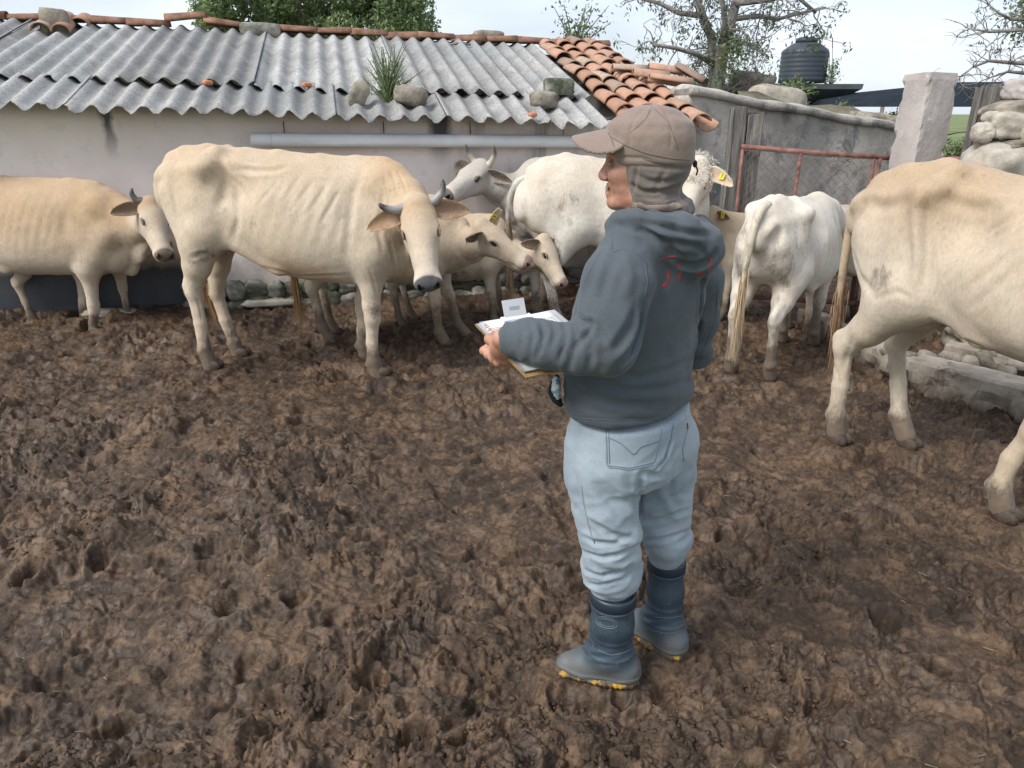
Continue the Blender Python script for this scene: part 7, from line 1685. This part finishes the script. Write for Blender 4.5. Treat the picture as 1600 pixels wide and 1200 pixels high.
# --- clipboard with papers
cb = thing('clipboard', A_, 0, 'brown clipboard with papers and metal clip held in the man left hand', 'clipboard')
def slab(c0, cu, cv, th, off, jit=0, seed=0, nu=8, nv=8, curl=0.0):
    V = []; rg_ = np.random.default_rng(seed)
    for s_ in (0, 1):
        for i in range(nu + 1):
            for j in range(nv + 1):
                a_, b_ = i / nu, j / nv; V.append(c0 + cu * a_ + cv * b_ + bN * (off + (th if s_ else 0) + curl * (a_ * a_ + b_ * b_ * .5) + jit * math.sin(a_ * 5 + b_ * 4 + seed)))
    n_ = nv + 1; L_ = (nu + 1) * n_; Fc = []
    for i in range(nu):
        for j in range(nv): q = (i * n_ + j, i * n_ + j + 1, (i + 1) * n_ + j + 1, (i + 1) * n_ + j); Fc.append(q); Fc.append(tuple(k + L_ for k in q[::-1]))
    for i in range(nu):
        for j in (0, nv): q = (i * n_ + j, (i + 1) * n_ + j, (i + 1) * n_ + j + L_, i * n_ + j + L_); Fc.append(q)
    for j in range(nv):
        for i in (0, nu): q = (i * n_ + j, i * n_ + j + 1, i * n_ + j + 1 + L_, i * n_ + j + L_); Fc.append(q)
    return np.array(V), Fc
eU, eV = D_ - A_, B_ - A_
V, Fc = slab(A_, eU, eV, .004, -.002); mesh_obj('board', V, Fc, simple('brown_hardboard', (.30, .19, .09), .6, .3, 40, .1, .001), cb, False, org=A_)
M_PAPER = simple('white_paper', (.74, .74, .76), .7, .05, 20, 0); M_INK = flat('printed_ink', (.12, .13, .17), .8)
pp = []
for k, (a0, b0, a1, b1, cu) in enumerate(((.02, .02, .94, .93, .002), (.05, .0, .97, .90, .004), (.0, .03, .90, .95, .007))):
    V, Fc = slab(A_ + eU * a0 + eV * b0, eU * (a1 - a0), eV * (b1 - b0), .0006, .003 + .0016 * k, .001, k, curl=cu); pp.append(mesh_obj('paper', V, Fc, M_PAPER, cb, True, org=A_))
def onp(a_, b_): return A_ + eU * a_ + eV * b_ + bN * (.003 + .0032 + .0006 + .007 * ((a_ / .9) ** 2 + ((b_ - .03) / .92) ** 2 * .5) + .0013)
mb = MB(); rq = random.Random(8)
for r_ in range(26):
    b0 = .16 + r_ * .028
    for (x0, x1) in ((.08, .08 + rq.uniform(.15, .3)), (.45, .45 + rq.uniform(.1, .22)), (.72, .84)):
        q0, q1 = onp(x0, b0), onp(x1, b0); wv = nrm(eV) * .0008; mb.add([q0 - wv - A_, q1 - wv - A_, q1 + wv - A_, q0 + wv - A_], [(0, 1, 2, 3)])
mb.build('printed_lines', M_INK, pp[-1])
m_metal = flat('bright_metal', (.66, .68, .70), .35, .5); m_metal.node_tree.nodes['Principled BSDF'].inputs['Metallic'].default_value = .15
ce = A_ + eU * .47 + eV * .05; mb = MB(); Mx = np.stack([nrm(eU), nrm(eV), bN], 1)
mb.box(ce + bN * .010 - A_, (.085, .022, .006), Mx); mb.build('clip_base', m_metal, cb)
mb = MB(); t_ = euler(0, 0, 0); up_ = nrm(bN * .85 - nrm(eV) * .45); Mx2 = np.stack([nrm(eU), np.cross(up_, nrm(eU)), up_], 1); mb.box(ce + up_ * .034 - A_, (.064, .0025, .052), Mx2); mb.build('clip_lever', m_metal, cb)
mb = MB(); mb.box(ce + up_ * .036 - A_, (.030, .0035, .010), Mx2); mb.build('clip_hole', flat('dull_metal', (.35, .36, .38), .5), cb)
# flower print at the corner of the paper
mb = MB()
for k in range(7): q = onp(.05 + .035 * rq.random(), .06 + .032 * k + .01 * rq.random()); mb.tube([q - A_, onp(.07 + .05 * rq.random(), .05 + .032 * k) - A_, onp(.10, .075 + .03 * k) - A_], .0011, 4)
mb.build('orange_doodle', flat('orange_ink', (.5, .25, .05), .8), cb)

# ================================================================== everything that stands in the mud presses it down and is ringed by it
for q in ((.345, 1.84), (.27, 1.855), (.19, 1.875), (.12, 1.89), (.52, 1.965), (.47, 2.02), (.42, 2.08), (.37, 2.14)): FEET.append((q[0], q[1], .050, -.012))
for (px, py, pr, pz) in FEET:
    if py < .95 or py > 12: continue
    j0, j1 = np.searchsorted(yy, py - 3.2 * pr), np.searchsorted(yy, py + 3.2 * pr); hw = py * .92 + .55
    i0 = int(np.clip((px / hw - 4 * pr / hw + 1) / 2 * nx - 4, 0, nx)); i1 = int(np.clip((px / hw + 4 * pr / hw + 1) / 2 * nx + 4, 0, nx))
    if j1 <= j0 or i1 <= i0: continue
    q = np.stack([Xg[j0:j1, i0:i1], Yg[j0:j1, i0:i1]], -1); r = np.hypot(q[..., 0] - px, q[..., 1] - py) / pr * (1 + .25 * vnoise(q * 22, 9)); hh_ = hg[j0:j1, i0:i1]; w = sstep(1.9, .9, r)
    hg[j0:j1, i0:i1] = hh_ * (1 - w) + (pz + .25 * (hh_ - hh_.mean())) * w + .018 * np.exp(-((r - 1.55) / .35) ** 2)
gm = bpy.data.objects['mud_ground'].data; gm.vertices.foreach_set('co', np.stack([Xg, Yg, hg], -1).astype(np.float32).ravel()); gm.update()
